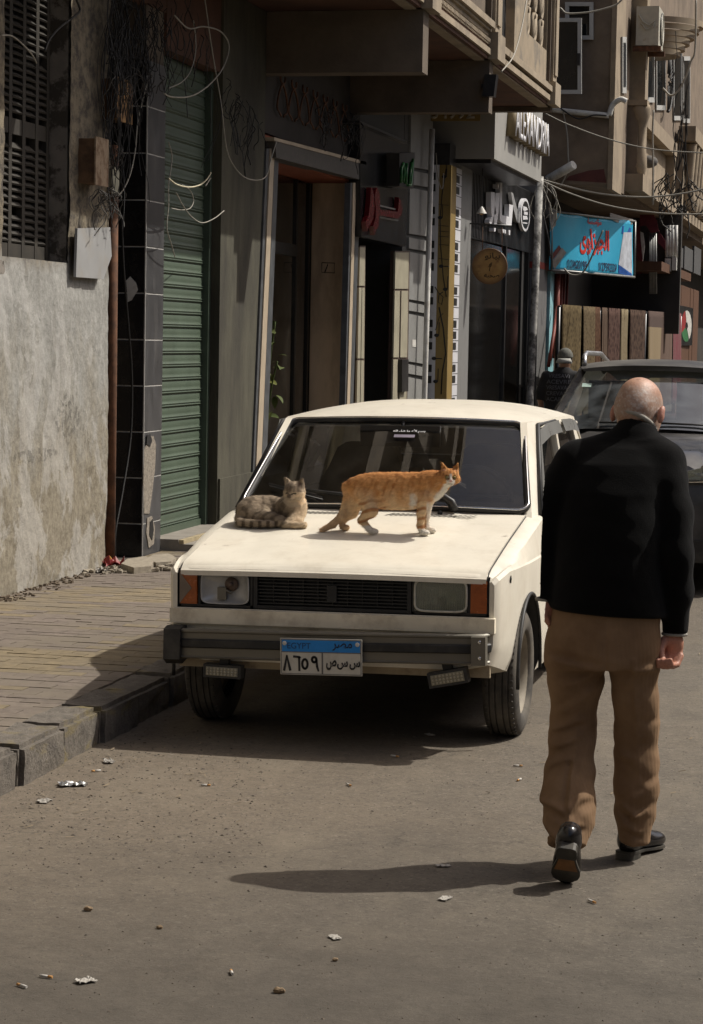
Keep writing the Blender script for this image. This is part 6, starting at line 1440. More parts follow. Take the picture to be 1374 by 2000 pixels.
def cat_sdf(P):
    d = cat_torso(P)
    d = smin(d, cap(P, oc(1010,262), oc(1150,245,-.005), .040, .036), .025)
    d = smin(d, cap(P, oc(1050,370), oc(1130,300), .036, .033), .02)
    for k, rs in (('fn',(.032,.020,.0155,.014)), ('ff',(.030,.019,.015,.0135)), ('hf',(.042,.028,.0145,.013)), ('hn',(.050,.034,.0165,.014))):
        d = smin(d, chain(P, legs[k], rs, .010), .014)
        pw = legs[k][3]; d = smin(d, ell(P, pw+np.array([.014,-.004,-.003]), (.024,.0155,.0145)), .008)
    d = smin(d, chain(P, tail, (.020,.019,.0175,.017,.0165,.013), .008), .010)
    h = ell(P, head, (.043,.041,.038)); h = smin(h, ell(P, HP(.012,.024,-.010), (.024,.022,.02)), .014); h = smin(h, ell(P, HP(.012,-.024,-.010), (.024,.022,.02)), .014)
    h = smin(h, ell(P, HP(.036,0,-.014), (.017,.017,.013)), .012); h = smin(h, ell(P, HP(.030,0,-.026), (.014,.014,.010)), .01)
    h = smin(h, cap(P, HP(.034,0,.0), HP(.044,0,-.008), .008, .006), .008)
    for s_ in (1,-1): h = smax(h, -(np.sqrt(((P-HP(.039,s_*.0165,.004))**2).sum(1))-.0085), .004)
    for s_ in (1,-1):
        e = cap(P, HP(-.005,s_*.024,.026), HP(.0,s_*.036,.064), .018, .004); q = (P-HP(.012,s_*.031,.045)); ins = np.sqrt((q*q).sum(1))-.013
        h = smin(h, smax(e, -ins, .004), .008)
    d = smin(d, h, .016)
    return d+VN(P*90)*.0012+VN(P*240)*.0007
ca_, cb_ = oc(0,0), oc(1000,0); kx = 1000/(cb_[0]-ca_[0]); cz1 = oc(0,1000); kz = 1000/(cz1[2]-ca_[2])
def cat_col(V):
    # crop coordinates: allow for the depth of each point
    n_ = len(V); D = (V-np.array(CAM[:]))@np.array(_fw[:]); px = 687+F*((V-np.array(CAM[:]))@np.array(_r[:]))/D; py = 1000-F*((V-np.array(CAM[:]))@np.array(_u[:]))/D
    a = (px-610)*4.432; b = (py-880)*4.432
    col = np.tile(np.array([.62,.31,.115]), (n_,1)); nz = VN(V*30); n2 = VN(V*70+5); n3 = VN(V*np.array([60,60,200]))
    strp = np.sin(a/13+nz*2.4+b/80); strp2 = np.sin(b/12+nz*1.5+a/60)
    body_ = np.clip((strp-.25)*1.2+n2*.7+nz*.5, 0, 1)*.55
    legm = np.clip((b-420)/60, 0, 1)
    s_ = body_*(1-legm)+np.clip((strp2-.0)*2, 0, 1)*legm*.9
    s_ = np.where(a < 340, np.clip(np.sin(((a-90)**2+(b-690)**2)**.5/18)*2, 0, 1)*.55, s_)
    col = col*(1-s_[:,None])+np.array([.42,.155,.042])*s_[:,None]
    dk_ = np.clip((290-b)/90+nz*.4, 0, 1)*.55*(a > 330)*(a < 1120); col = col*(1-dk_[:,None])+np.array([.46,.185,.055])*dk_[:,None]
    lt = np.clip((b-300)/200+nz*.4, 0, 1)*.75*(a < 1100); col = col*(1-lt[:,None])+np.array([.72,.55,.34])*lt[:,None]
    ls_ = np.clip((strp2-.1)*1.6+n2*.3, 0, 1)*np.clip((b-400)/60, 0, 1)*((a > 400)&(a < 640)|(a > 885)&(a < 1060))*.8; col = col*(1-ls_[:,None])+np.array([.34,.13,.04])*ls_[:,None]
    fs2 = np.clip((np.sin(a/11+nz*3.5+b/45)-.3)*1.3+n2*.5, 0, 1)*np.clip((440-b)/60, 0, 1)*np.clip((b-200)/50, 0, 1)*.42*((a > 350)&(a < 1100)); col = col*(1-fs2[:,None])+np.array([.36,.13,.035])*fs2[:,None]
    tl = np.clip((360-a)/60, 0, 1)*np.clip((b-380)/150, 0, 1)*.6; col = col*(1-tl[:,None])+np.array([.50,.34,.20])*tl[:,None]
    W = np.zeros(n_)
    chest = np.clip((a-(1125-(b-290)*.60))/26+nz*.6, 0, 1)*((b > 285)&(b < 500)&(a < 1175)); W = np.maximum(W, chest)
    patch_ = np.clip(1.3-np.sqrt(((a-872)/36)**2+((b-445)/80)**2)*1.15+n2*.4, 0, 1); W = np.maximum(W, patch_)
    W = np.maximum(W, np.clip((b-672)/14+n2*.5, 0, 1)*(a > 880)); W = np.maximum(W, np.clip((b-640)/16+n2*.5, 0, 1)*((a > 400)&(a < 620))); W = np.maximum(W, np.clip((b-690)/14, 0, 1)*((a > 225)&(a < 330)))
    W = np.maximum(W, np.clip((a-985)/12, 0, 1)*np.clip((b-430)/40, 0, 1)*.8*(a < 1100))
    q = V-head; f_, r_, z_ = q@hd, q@hr, q@hu; onh = (np.sqrt((q*q).sum(1)) < .075)
    mz = np.clip((-.004-z_)/.006+.5, 0, 1)*np.clip((.022-abs(r_))/.006, 0, 1)*(f_ > .012)*onh; W = np.maximum(W, mz)
    bl = np.clip((.0075-abs(r_))/.003, 0, 1)*(z_ < .022)*(f_ > .01)*onh; W = np.maximum(W, bl)
    fst = np.clip(np.sin(abs(r_)*420+z_*60)*1.5, 0, 1)*onh*(z_ > .008)*.6; col = col*(1-fst[:,None])+np.array([.22,.07,.018])*fst[:,None]
    col = col*(1-W[:,None])+np.array([.74,.69,.60])*W[:,None]
    eye_r = np.sqrt((abs(r_)-.0165)**2+(z_-.004)**2); er = np.clip((.0125-eye_r)/.003, 0, 1)*(f_ > .02)*onh*.75; col = col*(1-er[:,None])+np.array([.12,.05,.02])*er[:,None]
    ns = np.clip((.0065-np.sqrt(r_**2+(z_+.008)**2))/.002, 0, 1)*(f_ > .035); col = col*(1-ns[:,None])+np.array([.55,.22,.18])*ns[:,None]
    mo = (abs(z_+.0225+abs(r_)*.25) < .0016)*(f_ > .03)*(abs(r_) < .012); col[mo] = (.18,.08,.06)
    ei = onh*(z_ > .03)*(f_ > .004)*np.clip((.012-np.abs(abs(r_)-.031))/.006, 0, 1); col = col*(1-.5*ei[:,None])+np.array([.5,.26,.18])*.5*ei[:,None]
    return col*(1+n3[:,None]*.16)
ocat = empty('cat', ground(oc(700,740), 0), 'ginger and white tabby cat standing on the bonnet, looking at the camera', 'cat')
sdf_obj('cat_body', cat_sdf, oc(40,60)-[0,.16,.02], oc(1360,800)+[0,.16,0] if False else np.array([oc(1360,0)[0], CY+.20, oc(0,60)[2]]), .0032, mFUR, ocat, cat_col) if False else None
lo = np.array([oc(40,0)[0], CY+OY-.14, oc(0,800)[2]-.03]); hi = np.array([oc(1350,0)[0], CY+OY+.14, oc(0,60)[2]])
sdf_obj('cat_body', cat_sdf, lo, hi, .0032, mFUR, ocat, cat_col)
mEYE = M('amber_eye', (.20,.16,.04), .08, var=.1, spec=.6); mPUP = M('pupil', (.005,.005,.005), .1)
for s_ in (1,-1):
    mb = MB(); c_ = Vector(HP(.0335,s_*.0165,.004)); mb.sphere(c_, .0088, (1,1,.85), 12); e_ = mb.build('eye', mEYE, ocat)
    mb = MB(); mb.sphere(c_+Vector(hd)*.0068, .0038, (.6,1,1.1), 8); mb.build('pupil', mPUP, e_)
def fur(obj, n, L, flow, seed):
    rs_ = np.random.RandomState(seed); me = obj.data; nv = len(me.vertices)
    co = np.empty(nv*3); me.vertices.foreach_get('co', co); co = co.reshape(-1,3); no = np.empty(nv*3); me.vertices.foreach_get('normal', no); no = no.reshape(-1,3); cl = np.empty(nv*4); me.color_attributes['coat'].data.foreach_get('color', cl); cl = cl.reshape(-1,4)
    ix = rs_.choice(nv, n); P, Nn = co[ix], no[ix]; C = cl[ix].copy(); C[:,:3] *= (.72+.56*rs_.rand(n,1))
    T = np.array(flow)+rs_.randn(n,3)*.35; T -= Nn*(T*Nn).sum(1)[:,None]; T /= np.linalg.norm(T,axis=1)[:,None]; Bn = np.cross(Nn, T); ln = L*(.5+rs_.rand(n,1))
    P = P+Bn*rs_.randn(n,1)*.001; w_ = .0007
    V = np.stack([P-Bn*w_-Nn*.0005, P+Bn*w_-Nn*.0005, P+T*ln+Nn*ln*(.22+.2*rs_.rand(n,1))], 1).reshape(-1,3)
    m2_ = bpy.data.meshes.new('fur'); m2_.from_pydata(V.tolist(), [], np.arange(n*3).reshape(-1,3).tolist()); ca = m2_.color_attributes.new('coat','FLOAT_COLOR','POINT'); ca.data.foreach_set('color', np.repeat(C,3,axis=0).ravel()); m2_.materials.append(mFUR)
    o = bpy.data.objects.new('fur', m2_); COL.objects.link(o); par(o, obj); o['kind'] = 'stuff'
fur(ocat.children[0], 16000, .011, (-.8,.0,-.75), 3)
mWH = M('whisker', (.7,.68,.62), .5)
mb = MB()
for s_ in (1,-1):
    for k in range(2):
        a = HP(.036,s_*.010,-.014-.002*k); b = HP(.030,s_*.045,-.02-.007*k); c_ = HP(.018,s_*.075,-.035-.012*k); mb.tube(spline([a,b,c_],4), [.0002]*9, 3, cap=False)
mb.build('whiskers', mWH, ocat)

# grey cat: lying curled, head up
GY = CY+.135
def gc_(a, b, dy=0): return nA(ony(440+a/6.87, 880+b/6.87, GY+dy))
ghead = gc_(935,535,-.045); gd = np.array([-.22,-.93,-.28]); gd /= np.linalg.norm(gd); gr_ = np.cross(gd, [0,0,1]); gr_ /= np.linalg.norm(gr_); gu = np.cross(gr_, gd)
def GH(f_, r_, u2): return ghead+gd*f_+gr_*r_+gu*u2
def on_b(P, r_): P = P.copy(); P[2] = bonnet_z(P[0], P[1])+r_; return P
gt = [on_b(gc_(185,930,-.035),.028), on_b(gc_(205,1000,-.085),.019), on_b(gc_(330,1010,-.100),.0175), on_b(gc_(470,1010,-.105),.0175), on_b(gc_(600,1000,-.103),.0165), on_b(gc_(700,965,-.10),.014)]
def gcat_sdf(P):
    d = ell(P, gc_(330,830,.0), (.066,.068,.062)); d = smin(d, ell(P, gc_(450,800,.03), (.085,.066,.068)), .04); d = smin(d, ell(P, gc_(650,790,.045), (.080,.055,.062)), .04)
    d = smin(d, ell(P, gc_(860,790,.01), (.062,.055,.064)), .03)
    d = smin(d, ell(P, gc_(420,890,-.03), (.075,.05,.050)), .025)                                   # haunch
    d = smin(d, cap(P, gc_(900,700,.0), ghead+np.array([.004,.012,-.02]), .050, .038), .025)
    d = smin(d, ell(P, gc_(1000,770,-.01), (.036,.045,.050)), .03)                                  # chest ruff
    d = smin(d, chain(P, gt, (.022,.0195,.018,.0175,.0165,.0125), .008), .008)
    d = smin(d, chain(P, [gc_(560,900,-.05), on_b(gc_(740,915,-.075),.028), on_b(gc_(800,965,-.10),.016)], (.038,.022,.016), .015), .012)
    d = smin(d, chain(P, [gc_(640,900,-.06), on_b(gc_(800,960,-.11),.016), on_b(gc_(960,970,-.115),.0155), on_b(gc_(1060,968,-.112),.0165)], (.024,.017,.0155,.0165), .01), .008)
    d = smin(d, chain(P, [gc_(960,830,-.03), on_b(gc_(900,905,-.075),.022), on_b(gc_(800,905,-.082),.021)], (.034,.022,.020), .012), .012)
    d = smin(d, chain(P, [gc_(1000,850,-.02), on_b(gc_(985,915,-.06),.02), on_b(gc_(900,922,-.082),.019)], (.03,.02,.018), .012), .012)
    h = ell(P, ghead, (.050,.046,.043)); 
    for s_ in (1,-1): h = smin(h, ell(P, GH(.010,s_*.027,-.014), (.025,.024,.022)), .016)
    h = smin(h, ell(P, GH(.040,0,-.020), (.019,.018,.015)), .012); h = smin(h, cap(P, GH(.038,0,.0), GH(.050,0,-.014), .009, .006), .009)
    for s_ in (1,-1): h = smax(h, -(np.sqrt((((P-GH(.0455,s_*.018,.001))*np.array([1,1,1.6]))**2).sum(1))-.0065), .005)
    for s_ in (1,-1):
        e = cap(P, GH(-.008,s_*.030,.026), GH(-.006,s_*.046,.060), .021, .005); q = P-GH(.010,s_*.039,.044); h = smin(h, smax(e, -(np.sqrt((q*q).sum(1))-.014), .004), .008)
    d = smin(d, h, .014); bz = bonnet_z(P[:,0], P[:,1]) if False else None
    return d+VN(P*85)*.0014+VN(P*220)*.0008
def gcat_col(V):
    n_ = len(V); C0 = np.array(CAM[:]); D = (V-C0)@np.array(_fw[:]); px = 687+F*((V-C0)@np.array(_r[:]))/D; py = 1000-F*((V-C0)@np.array(_u[:]))/D
    a = (px-440)*6.87; b = (py-880)*6.87; nz = VN(V*28); n2 = VN(V*75+4); n3 = VN(V*np.array([80,80,220]))
    col = np.tile(np.array([.30,.235,.165]), (n_,1))
    s_ = np.clip(np.sin(a/24+b/55+nz*3)*1.3+n2*.6-.1, 0, 1)*.62; tail_ = (b > 945)*(a < 720)
    s_ = np.where(tail_, np.clip(np.sin(a/17.5)*2.2, 0, 1)*.9, s_); col = col*(1-s_[:,None])+np.array([.065,.045,.03])*s_[:,None]
    w_ = np.clip((a-860-(700-b)*.25)/120+nz*.3, 0, 1)*(b > 560)*.85; col = col*(1-w_[:,None])+np.array([.62,.48,.32])*w_[:,None]
    w2_ = np.clip(1-np.sqrt(((a-590)/150)**2+((b-790)/70)**2)+nz*.3, 0, 1)*.5; col = col*(1-w2_[:,None])+np.array([.46,.37,.26])*w2_[:,None]
    q = V-ghead; f_, r_, z_ = q@gd, q@gr_, q@gu; onh = np.sqrt((q*q).sum(1)) < .08
    col = np.where(onh[:,None], col*1.45, col)  # head fur painted lighter to offset the shade on it
    fs_ = np.clip(np.sin(abs(r_)*380+1)*1.4, 0, 1)*onh*(z_ > .008)*.55; col = col*(1-fs_[:,None])+np.array([.09,.068,.05])*fs_[:,None]
    mz = np.clip((-.016-z_)/.006, 0, 1)*(f_ > .02)*onh*.7; col = col*(1-mz[:,None])+np.array([.42,.35,.27])*mz[:,None]
    nb_ = np.clip((.0085-abs(r_))/.003, 0, 1)*(z_ < .0)*(z_ > -.02)*(f_ > .03)*onh*.7; col = col*(1-nb_[:,None])+np.array([.075,.05,.04])*nb_[:,None]
    ey = (abs(z_-.001+abs(abs(r_)-.018)*.25) < .0028)*(abs(abs(r_)-.018) < .011)*(f_ > .02)*onh; col[ey] = (.02,.016,.012)
    mo = (abs(z_+.029+abs(r_)*.2) < .0016)*(f_ > .03)*(abs(r_) < .013)*onh; col[mo] = (.06,.04,.03)
    ei = onh*(z_ > .034)*(f_ > .002)*np.clip((.013-np.abs(abs(r_)-.039))/.006, 0, 1); col = col*(1-.6*ei[:,None])+np.array([.42,.22,.16])*.6*ei[:,None]
    return col*(1+n3[:,None]*.16)
gcat = empty('cat', on_b(gc_(600,950), 0), 'grey brown tabby cat lying curled on the bonnet with half closed eyes', 'cat')
p0, p1 = gc_(90,0), gc_(1180,0)
sdf_obj('cat_body', gcat_sdf, (p0[0], GY-.19, gc_(0,1080,-.12)[2]-.01), (p1[0], GY+.14, gc_(0,340,0)[2]), .0034, mFUR, gcat, gcat_col)
fur(gcat.children[0], 12000, .012, (-.75,-.2,-.5), 4)
mb = MB()
for s_ in (1,-1):
    for k in range(3): mb.tube(spline([GH(.040,s_*.011,-.018-.002*k), GH(.034,s_*.045,-.024-.006*k), GH(.02,s_*.075,-.04-.01*k)],4), [.0003]*9, 3, cap=False)
mb.build('whiskers', mWH, gcat)

# ------------------------------------------------------------------ the old man walking away
MY = 7.8
def mp(px, py, dy=0): return nA(ony(px, py, MY+dy))
KM = 1/563.
man = empty('person', onz(1170,1695,0), 'bald old man in black sweater and brown corduroy trousers walking away down the road', 'person')
mSKIN = attr_mat('skin', .48, .4, bump=.4, bscale=110, sss=.05)
hc = mp(1250,800,.19)
hf = np.array([.30,.86,-.42]); hf /= np.linalg.norm(hf); hrt = np.cross(hf, [0,0,1]); hrt /= np.linalg.norm(hrt); hup = np.cross(hrt, hf)
RH = np.stack([hrt, hf, hup], 1)
def MH(r_, f_, u2): return hc+hrt*r_+hf*f_+hup*u2
wr, wl_ = mp(1317,1228,.05), mp(1069,1160,.0)
pal = mp(1314,1264,.035)
def hand_r(P):
    d = ell(P, mp(1315,1262,.045), (.036,.022,.052)); d = smin(d, cap(P, wr, mp(1316,1250,.045), .026, .028), .015)
    for i, (x0, L) in enumerate(((1296,.9),(1307,1.0),(1318,1.0),(1327,.85))):
        k = mp(x0+3,1281,.035); a = mp(x0-1-1*i,1281+20*L,.012); b = mp(x0-9-2*i,1281+21*L,-.026); c_ = mp(x0-11-2*i,1281+9*L,-.036)
        d = smin(d, chain(P, [k,a,b,c_], (.0115,.0102,.0092,.0078), .004), .006)
    d = smin(d, chain(P, [mp(1299,1250,.025), mp(1291,1270,.0), mp(1295,1290,-.02), mp(1304,1296,-.034)], (.016,.0125,.0105,.0085), .006), .008)
    return d
def hand_l(P):
    d = cap(P, wl_, mp(1070,1182,.0), .026, .027); d = smin(d, ell(P, mp(1072,1192,.0), (.026,.030,.036)), .012)
    d = smin(d, chain(P, [mp(1063,1184,-.02), mp(1064,1203,-.035), mp(1072,1217,-.035)], (.014,.012,.010), .006), .008)
    for i in range(4): d = smin(d, chain(P, [mp(1069,1203,-.02+.018*i), mp(1076,1222,-.018+.017*i), mp(1086,1240,-.012+.016*i)], (.011,.0105,.009), .004), .006)
    return d
def man_body(P):
    d = ell(P, MH(0,-.012,.024), (.076,.095,.084), RH); d = smin(d, ell(P, MH(0,.02,-.03), (.072,.078,.085), RH), .03)
    d = smin(d, ell(P, MH(0,-.055,-.020), (.066,.052,.06), RH), .03)
    d = smin(d, ell(P, MH(0,.060,-.088), (.045,.035,.03), RH), .025); d = smin(d, chain(P, [MH(0,.092,.0), MH(0,.116,-.035)], (.011,.015), .01), .012)
    d = smin(d, chain(P, [MH(-.045,.085,.015), MH(.045,.085,.015)], (.012,.012)), .02); d = smin(d, chain(P, [MH(-.024,.098,-.062), MH(.024,.098,-.062)], (.010,.010)), .012)
    for s_ in (1,-1):
        e = ell(P, MH(s_*.090,-.010,-.020), (.013,.017,.034), RH); d = smin(d, smax(e, -ell(P, MH(s_*.100,.004,-.014), (.008,.010,.018), RH), .004), .005)
        d = smax(d, -ell(P, MH(s_*.031,.092,.0), (.014,.012,.009), RH), .006)
    d = smin(d, cap(P, mp(1240,875,.12), MH(0,-.012,-.06), .050, .052), .025)
    sp_ = [mp(1186,1200,.02), mp(1195,1050,.05), mp(1212,930,.095), mp(1238,870,.13)]
    d = smin(d, chain(P, sp_, (.10,.10,.085,.045), .02, (1,1.25,1)), .02)
    for pts in ([mp(1120,915,.09), mp(1066,1060,.02), wl_], [mp(1296,915,.09), mp(1322,1080,.0), wr]): d = smin(d, chain(P, pts, (.035,.032,.024), .02), .02)
    for pts in ([mp(1130,1240,.0), mp(1120,1440,.07), mp(1112,1585,-.12)], [mp(1240,1240,.0), mp(1245,1440,.13), mp(1238,1635,.12)]): d = smin(d, chain(P, pts, (.085,.055,.04), .02), .03)
    d = smin(d, hand_r(P), .008); d = smin(d, hand_l(P), .008)
    return d
def man_col(V):
    n_ = len(V); q = (V-hc)@RH; r_, f_, z_ = q.T; nz = VN(V*40); n2 = VN(V*160)
    col = np.tile(np.array([.47,.275,.19]), (n_,1))*(1+.1*nz[:,None])
    onh = (z_ > -.16)&(np.abs(r_) < .15)&(V[:,2] > mp(1240,850,.13)[2]-.02)
    st = onh*np.clip((.055-z_-.25*np.clip(f_,0,1)+nz*.012)/.025, 0, 1)*np.clip((-z_*-1+.09)/.03, 0, 1)*(f_ < .035)*np.clip((z_+.075)/.02, 0, 1)
    col = col*(1-.55*st[:,None])+np.array([.34,.27,.225])*.55*st[:,None]
    ag = np.clip((VN(V*55+11)-.38)/.1, 0, 1)*onh*.45; col = col*(1-ag[:,None])+np.array([.30,.16,.10])*ag[:,None]
    sp2 = st*(n2 > .2)*.4; col = col*(1-sp2[:,None])+np.array([.5,.47,.44])*sp2[:,None]
    ear = np.clip((np.abs(r_)-.079)/.004, 0, 1)*onh; col = col*(1-.7*ear[:,None])+np.array([.48,.19,.13])*.7*ear[:,None]
    brd = onh*np.clip((-.045-z_)/.02, 0, 1)*np.clip((f_-.02)/.02, 0, 1); col = col*(1-.6*brd[:,None])+np.array([.55,.52,.49])*.6*brd[:,None]
    hnd = V[:,2] < mp(1100,1150,.05)[2]; col[hnd] = col[hnd]*np.array([1.0,.80,.78])
    return col*(1+.08*n2[:,None])
lo = mp(1030,1690,-.3); hi = mp(1365,730,0)
sdf_obj('person_body', man_body, (lo[0], MY-.30, .06), (hi[0]+.03, MY+.42, mp(1250,728,.19)[2]), .0046, mSKIN, man, man_col)
for s_ in (1,-1):
    mb = MB(); mb.sphere(Vector(MH(s_*.031,.084,.0)), .0125, (1,1,.85), 12); e_ = mb.build('eye', mPAINTW, man); mb = MB(); mb.sphere(Vector(MH(s_*.031,.0945,-.001)), .0055, (1,.5,1), 8); mb.build('iris', mPUP, e_)
# sweater
mKNIT, t, p = newmat('black_knit'); v = vec_pos(t); c = ramp(t, noise(t, v, 5, 5), .3, .7, (.0016,.0016,.0017,1), (.0036,.0036,.0036,1)); t.links.new(c, p.inputs['Base Color']); p.inputs['Roughness'].default_value = .95; p.inputs['Specular IOR Level'].default_value = .08
p.inputs['Sheen Weight'].default_value = .05; wv = N(t, 'TexWave', wave_type='BANDS', bands_direction='X'); wv.inputs['Scale'].default_value = 90; wv.inputs['Distortion'].default_value = 1.5; t.links.new(v, wv.inputs['Vector']); bumpn(t, p, math_(t, 'ADD', wv.outputs['Fac'], noise(t, v, 220, 3)), .5, .004)
zh0, zh1 = mp(1075,1187,0)[2], mp(1300,1206,0)[2]; xh0, xh1 = mp(1075,1187,0)[0], mp(1300,1206,0)[0]
tz = [(1190,1210,114,.132,-.005),(1187,1180,113,.145,.0),(1190,1120,108,.150,.01),(1194,1050,110,.155,.035),(1203,960,114,.150,.065),(1214,905,104,.130,.09),(1226,875,74,.100,.105),(1234,862,54,.078,.115)]
def sweater(P):
    zs = [mp(a,b,e)[2] for a,b,w_,d_,e in tz]; cs = [mp(a,b,e) for a,b,w_,d_,e in tz]
    d = stack(P, zs, [(c_[0],c_[1]) for c_ in cs], [w_*KM for a,b,w_,d_,e in tz], [d_ for a,b,w_,d_,e in tz])
    L = chain(P, [mp(1122,912,.085), mp(1079,980,.045), mp(1058,1060,.015), mp(1061,1115,.01), mp(1069,1176,.0)], (.080,.066,.054,.050,.041), .03)
    Rr = chain(P, [mp(1296,915,.085), mp(1318,1000,.035), mp(1322,1085,.0), mp(1322,1160,.025), mp(1319,1236,.05)], (.080,.064,.054,.051,.043), .03)
    arms = np.minimum(smax(L, -(P[:,2]-mp(1068,1168,.0)[2]), .006), smax(Rr, -(P[:,2]-mp(1319,1236,.05)[2]), .006))
    hem = zh0+(zh1-zh0)*(P[:,0]-xh0)/(xh1-xh0)
    d = smax(d, hem-P[:,2], .012)
    d = smin(d, arms, .028)
    ncz = mp(1243,829,.15); col_ = cap(P, mp(1236,872,.115), mp(1246,815,.155), .070, .066)
    col_ = smax(col_, P[:,2]-(ncz[2]-.008-.034*(P[:,1]-ncz[1])/.073-.022*(P[:,0]-ncz[0])/.073), .004); d = smin(d, col_, .02)
    d = smin(d, np.minimum(cap(P, mp(1232,862,.118), mp(1135,897,.088), .070, .060), cap(P, mp(1246,866,.118), mp(1296,900,.088), .070, .060)), .03)
    yk_ = cap(P, mp(1130,897,.09), mp(1292,902,.09), .062, .062); d = smin(d, yk_, .035)
    rib_ = np.clip(1-np.abs(P[:,2]-hem-.03)/.03, 0, 1)
    f_ = VN(P*np.array([6,6,11]))*.006+VN(P*np.array([14,14,22])+3)*.002
    return d+f_*np.clip((P[:,2]-hem)/.08, .2, 1)-.004*rib_*0
sdf_obj('sweater', sweater, (lo[0]-.02, MY-.26, zh1-.08), (hi[0]+.02, MY+.34, mp(1246,815,.15)[2]+.03), .0068, mKNIT, man)
def ring_pts(c, ux, uy, n=28): return [Vector(c+ux*math.cos(a)+uy*math.sin(a)) for a in np.linspace(0, 2*math.pi, n)]
cc = mp(1243,829,.15); mb = MB()
pts = [Vector((cc[0]+.064*math.cos(a), cc[1]+.064*math.sin(a), cc[2]+.007-.034*math.sin(a)-.022*math.cos(a))) for a in np.linspace(0, 2*math.pi, 30)]
mb.tube(pts, .0095, 7, cap=False); mb.build('shirt_collar', M('grey_collar_knit', (.30,.285,.25), .9, var=.15, scale=60, bump=.4, bscale=300), man)
mCUFF = M('grey_cuff', (.25,.24,.21), .9)
for c_, rr_ in ((mp(1318,1238,.05), .040), (mp(1069,1170,.0), .037)):
    mb = MB(); mb.tube(ring_pts(c_, np.array([rr_,0,0]), np.array([0,rr_*.95,0])), .006, 6, cap=False); mb.build('shirt_cuff', mCUFF, man)
# trousers
mCORD, t, p = newmat('brown_corduroy'); v = vec_pos(t); c = ramp(t, noise(t, v, 7, 6, .6), .3, .7, (.165,.100,.056,1), (.255,.163,.095,1))
wv = N(t, 'TexWave', wave_type='BANDS', bands_direction='X'); wv.inputs['Scale'].default_value = 75; wv.inputs['Distortion'].default_value = .8; wv.inputs['Detail'].default_value = 1; t.links.new(v, wv.inputs['Vector'])
c = mixc(t, .22, c, ramp(t, wv.outputs['Fac'], .2, .8, (.45,.45,.45,1), (1,1,1,1)), 'MULTIPLY'); t.links.new(c, p.inputs['Base Color']); p.inputs['Roughness'].default_value = .85; p.inputs['Specular IOR Level'].default_value = .15; p.inputs['Sheen Weight'].default_value = .15; p.inputs['Sheen Tint'].default_value = (.6,.42,.25,1)
bumpn(t, p, wv.outputs['Fac'], .35, .003)
pz = [(1186,1150,106,.122,0),(1185,1195,109,.127,.0),(1179,1240,110,.133,-.005),(1176,1285,110,.132,-.005),(1177,1303,108,.125,.0)]
LL = [(1124,1262,59,.01),(1124,1330,55,.035),(1121,1405,47,.06),(1118,1450,48,.05),(1115,1510,49,.0),(1111,1560,52,-.06),(1111,1605,50,-.11),(1109,1652,40,-.165)]
RL = [(1236,1262,55,.01),(1240,1310,48,.04),(1241,1360,46,.06),(1243,1420,47,.10),(1245,1480,45,.12),(1242,1540,46,.12),(1239,1590,40,.12),(1240,1640,34,.12)]
FL = [((1188,1298),(1075,1286),.012,9),((1185,1312),(1100,1330),.009,8),((1186,1330),(1085,1395),.008,9),((1075,1418),(1150,1405),.010,8),((1068,1452),(1140,1438),.010,8),((1064,1492),(1128,1470),.009,8),((1126,1472),(1122,1560),.009,5),
      ((1058,1550),(1122,1563),.012,8),((1120,1562),(1158,1540),.010,8),((1066,1590),(1108,1612),.012,8),((1108,1612),(1150,1585),.011,8),((1072,1622),(1104,1640),.009,6),((1110,1625),(1148,1640),.009,7),((1140,1500),(1156,1440),.007,7),
      ((1285,1300),(1215,1330),.006,10),((1243,1330),(1246,1560),.004,5),((1285,1415),(1250,1445),.006,9),((1200,1470),(1240,1490),.006,9),((1286,1535),(1235,1565),.008,8),((1204,1578),(1250,1600),.010,8),((1270,1580),(1225,1618),.010,7),((1210,1622),(1255,1632),.009,6)]
def fold_lines(P):
    out_ = np.zeros(len(P)); x, z = P[:,0], P[:,2]
    for (a0,b0),(a1,b1),A_,w_ in FL:
        p, q = mp(a0,b0), mp(a1,b1); ux_, uz_ = q[0]-p[0], q[2]-p[2]; L2 = ux_**2+uz_**2
        t_ = ((x-p[0])*ux_+(z-p[2])*uz_)/L2; tc = np.clip(t_, 0, 1); dx = x-p[0]-tc*ux_; dz = z-p[2]-tc*uz_+.006*np.sin(tc*5+a0)
        s_ = (dx*uz_-dz*ux_)/math.sqrt(L2); dist = np.sqrt(dx*dx+dz*dz); ww = w_*KM
        tp_ = np.clip(1.15-np.abs(2*np.clip(t_,-.2,1.2)-1)**3, 0, 1)
        out_ += tp_*A_*(np.exp(-(dist/ww)**2)-.75*np.exp(-((dist-ww*1.5)/(ww*.9))**2)*(s_ > 0))
    return out_*np.clip((MY+.16-P[:,1])/.1, 0, 1)
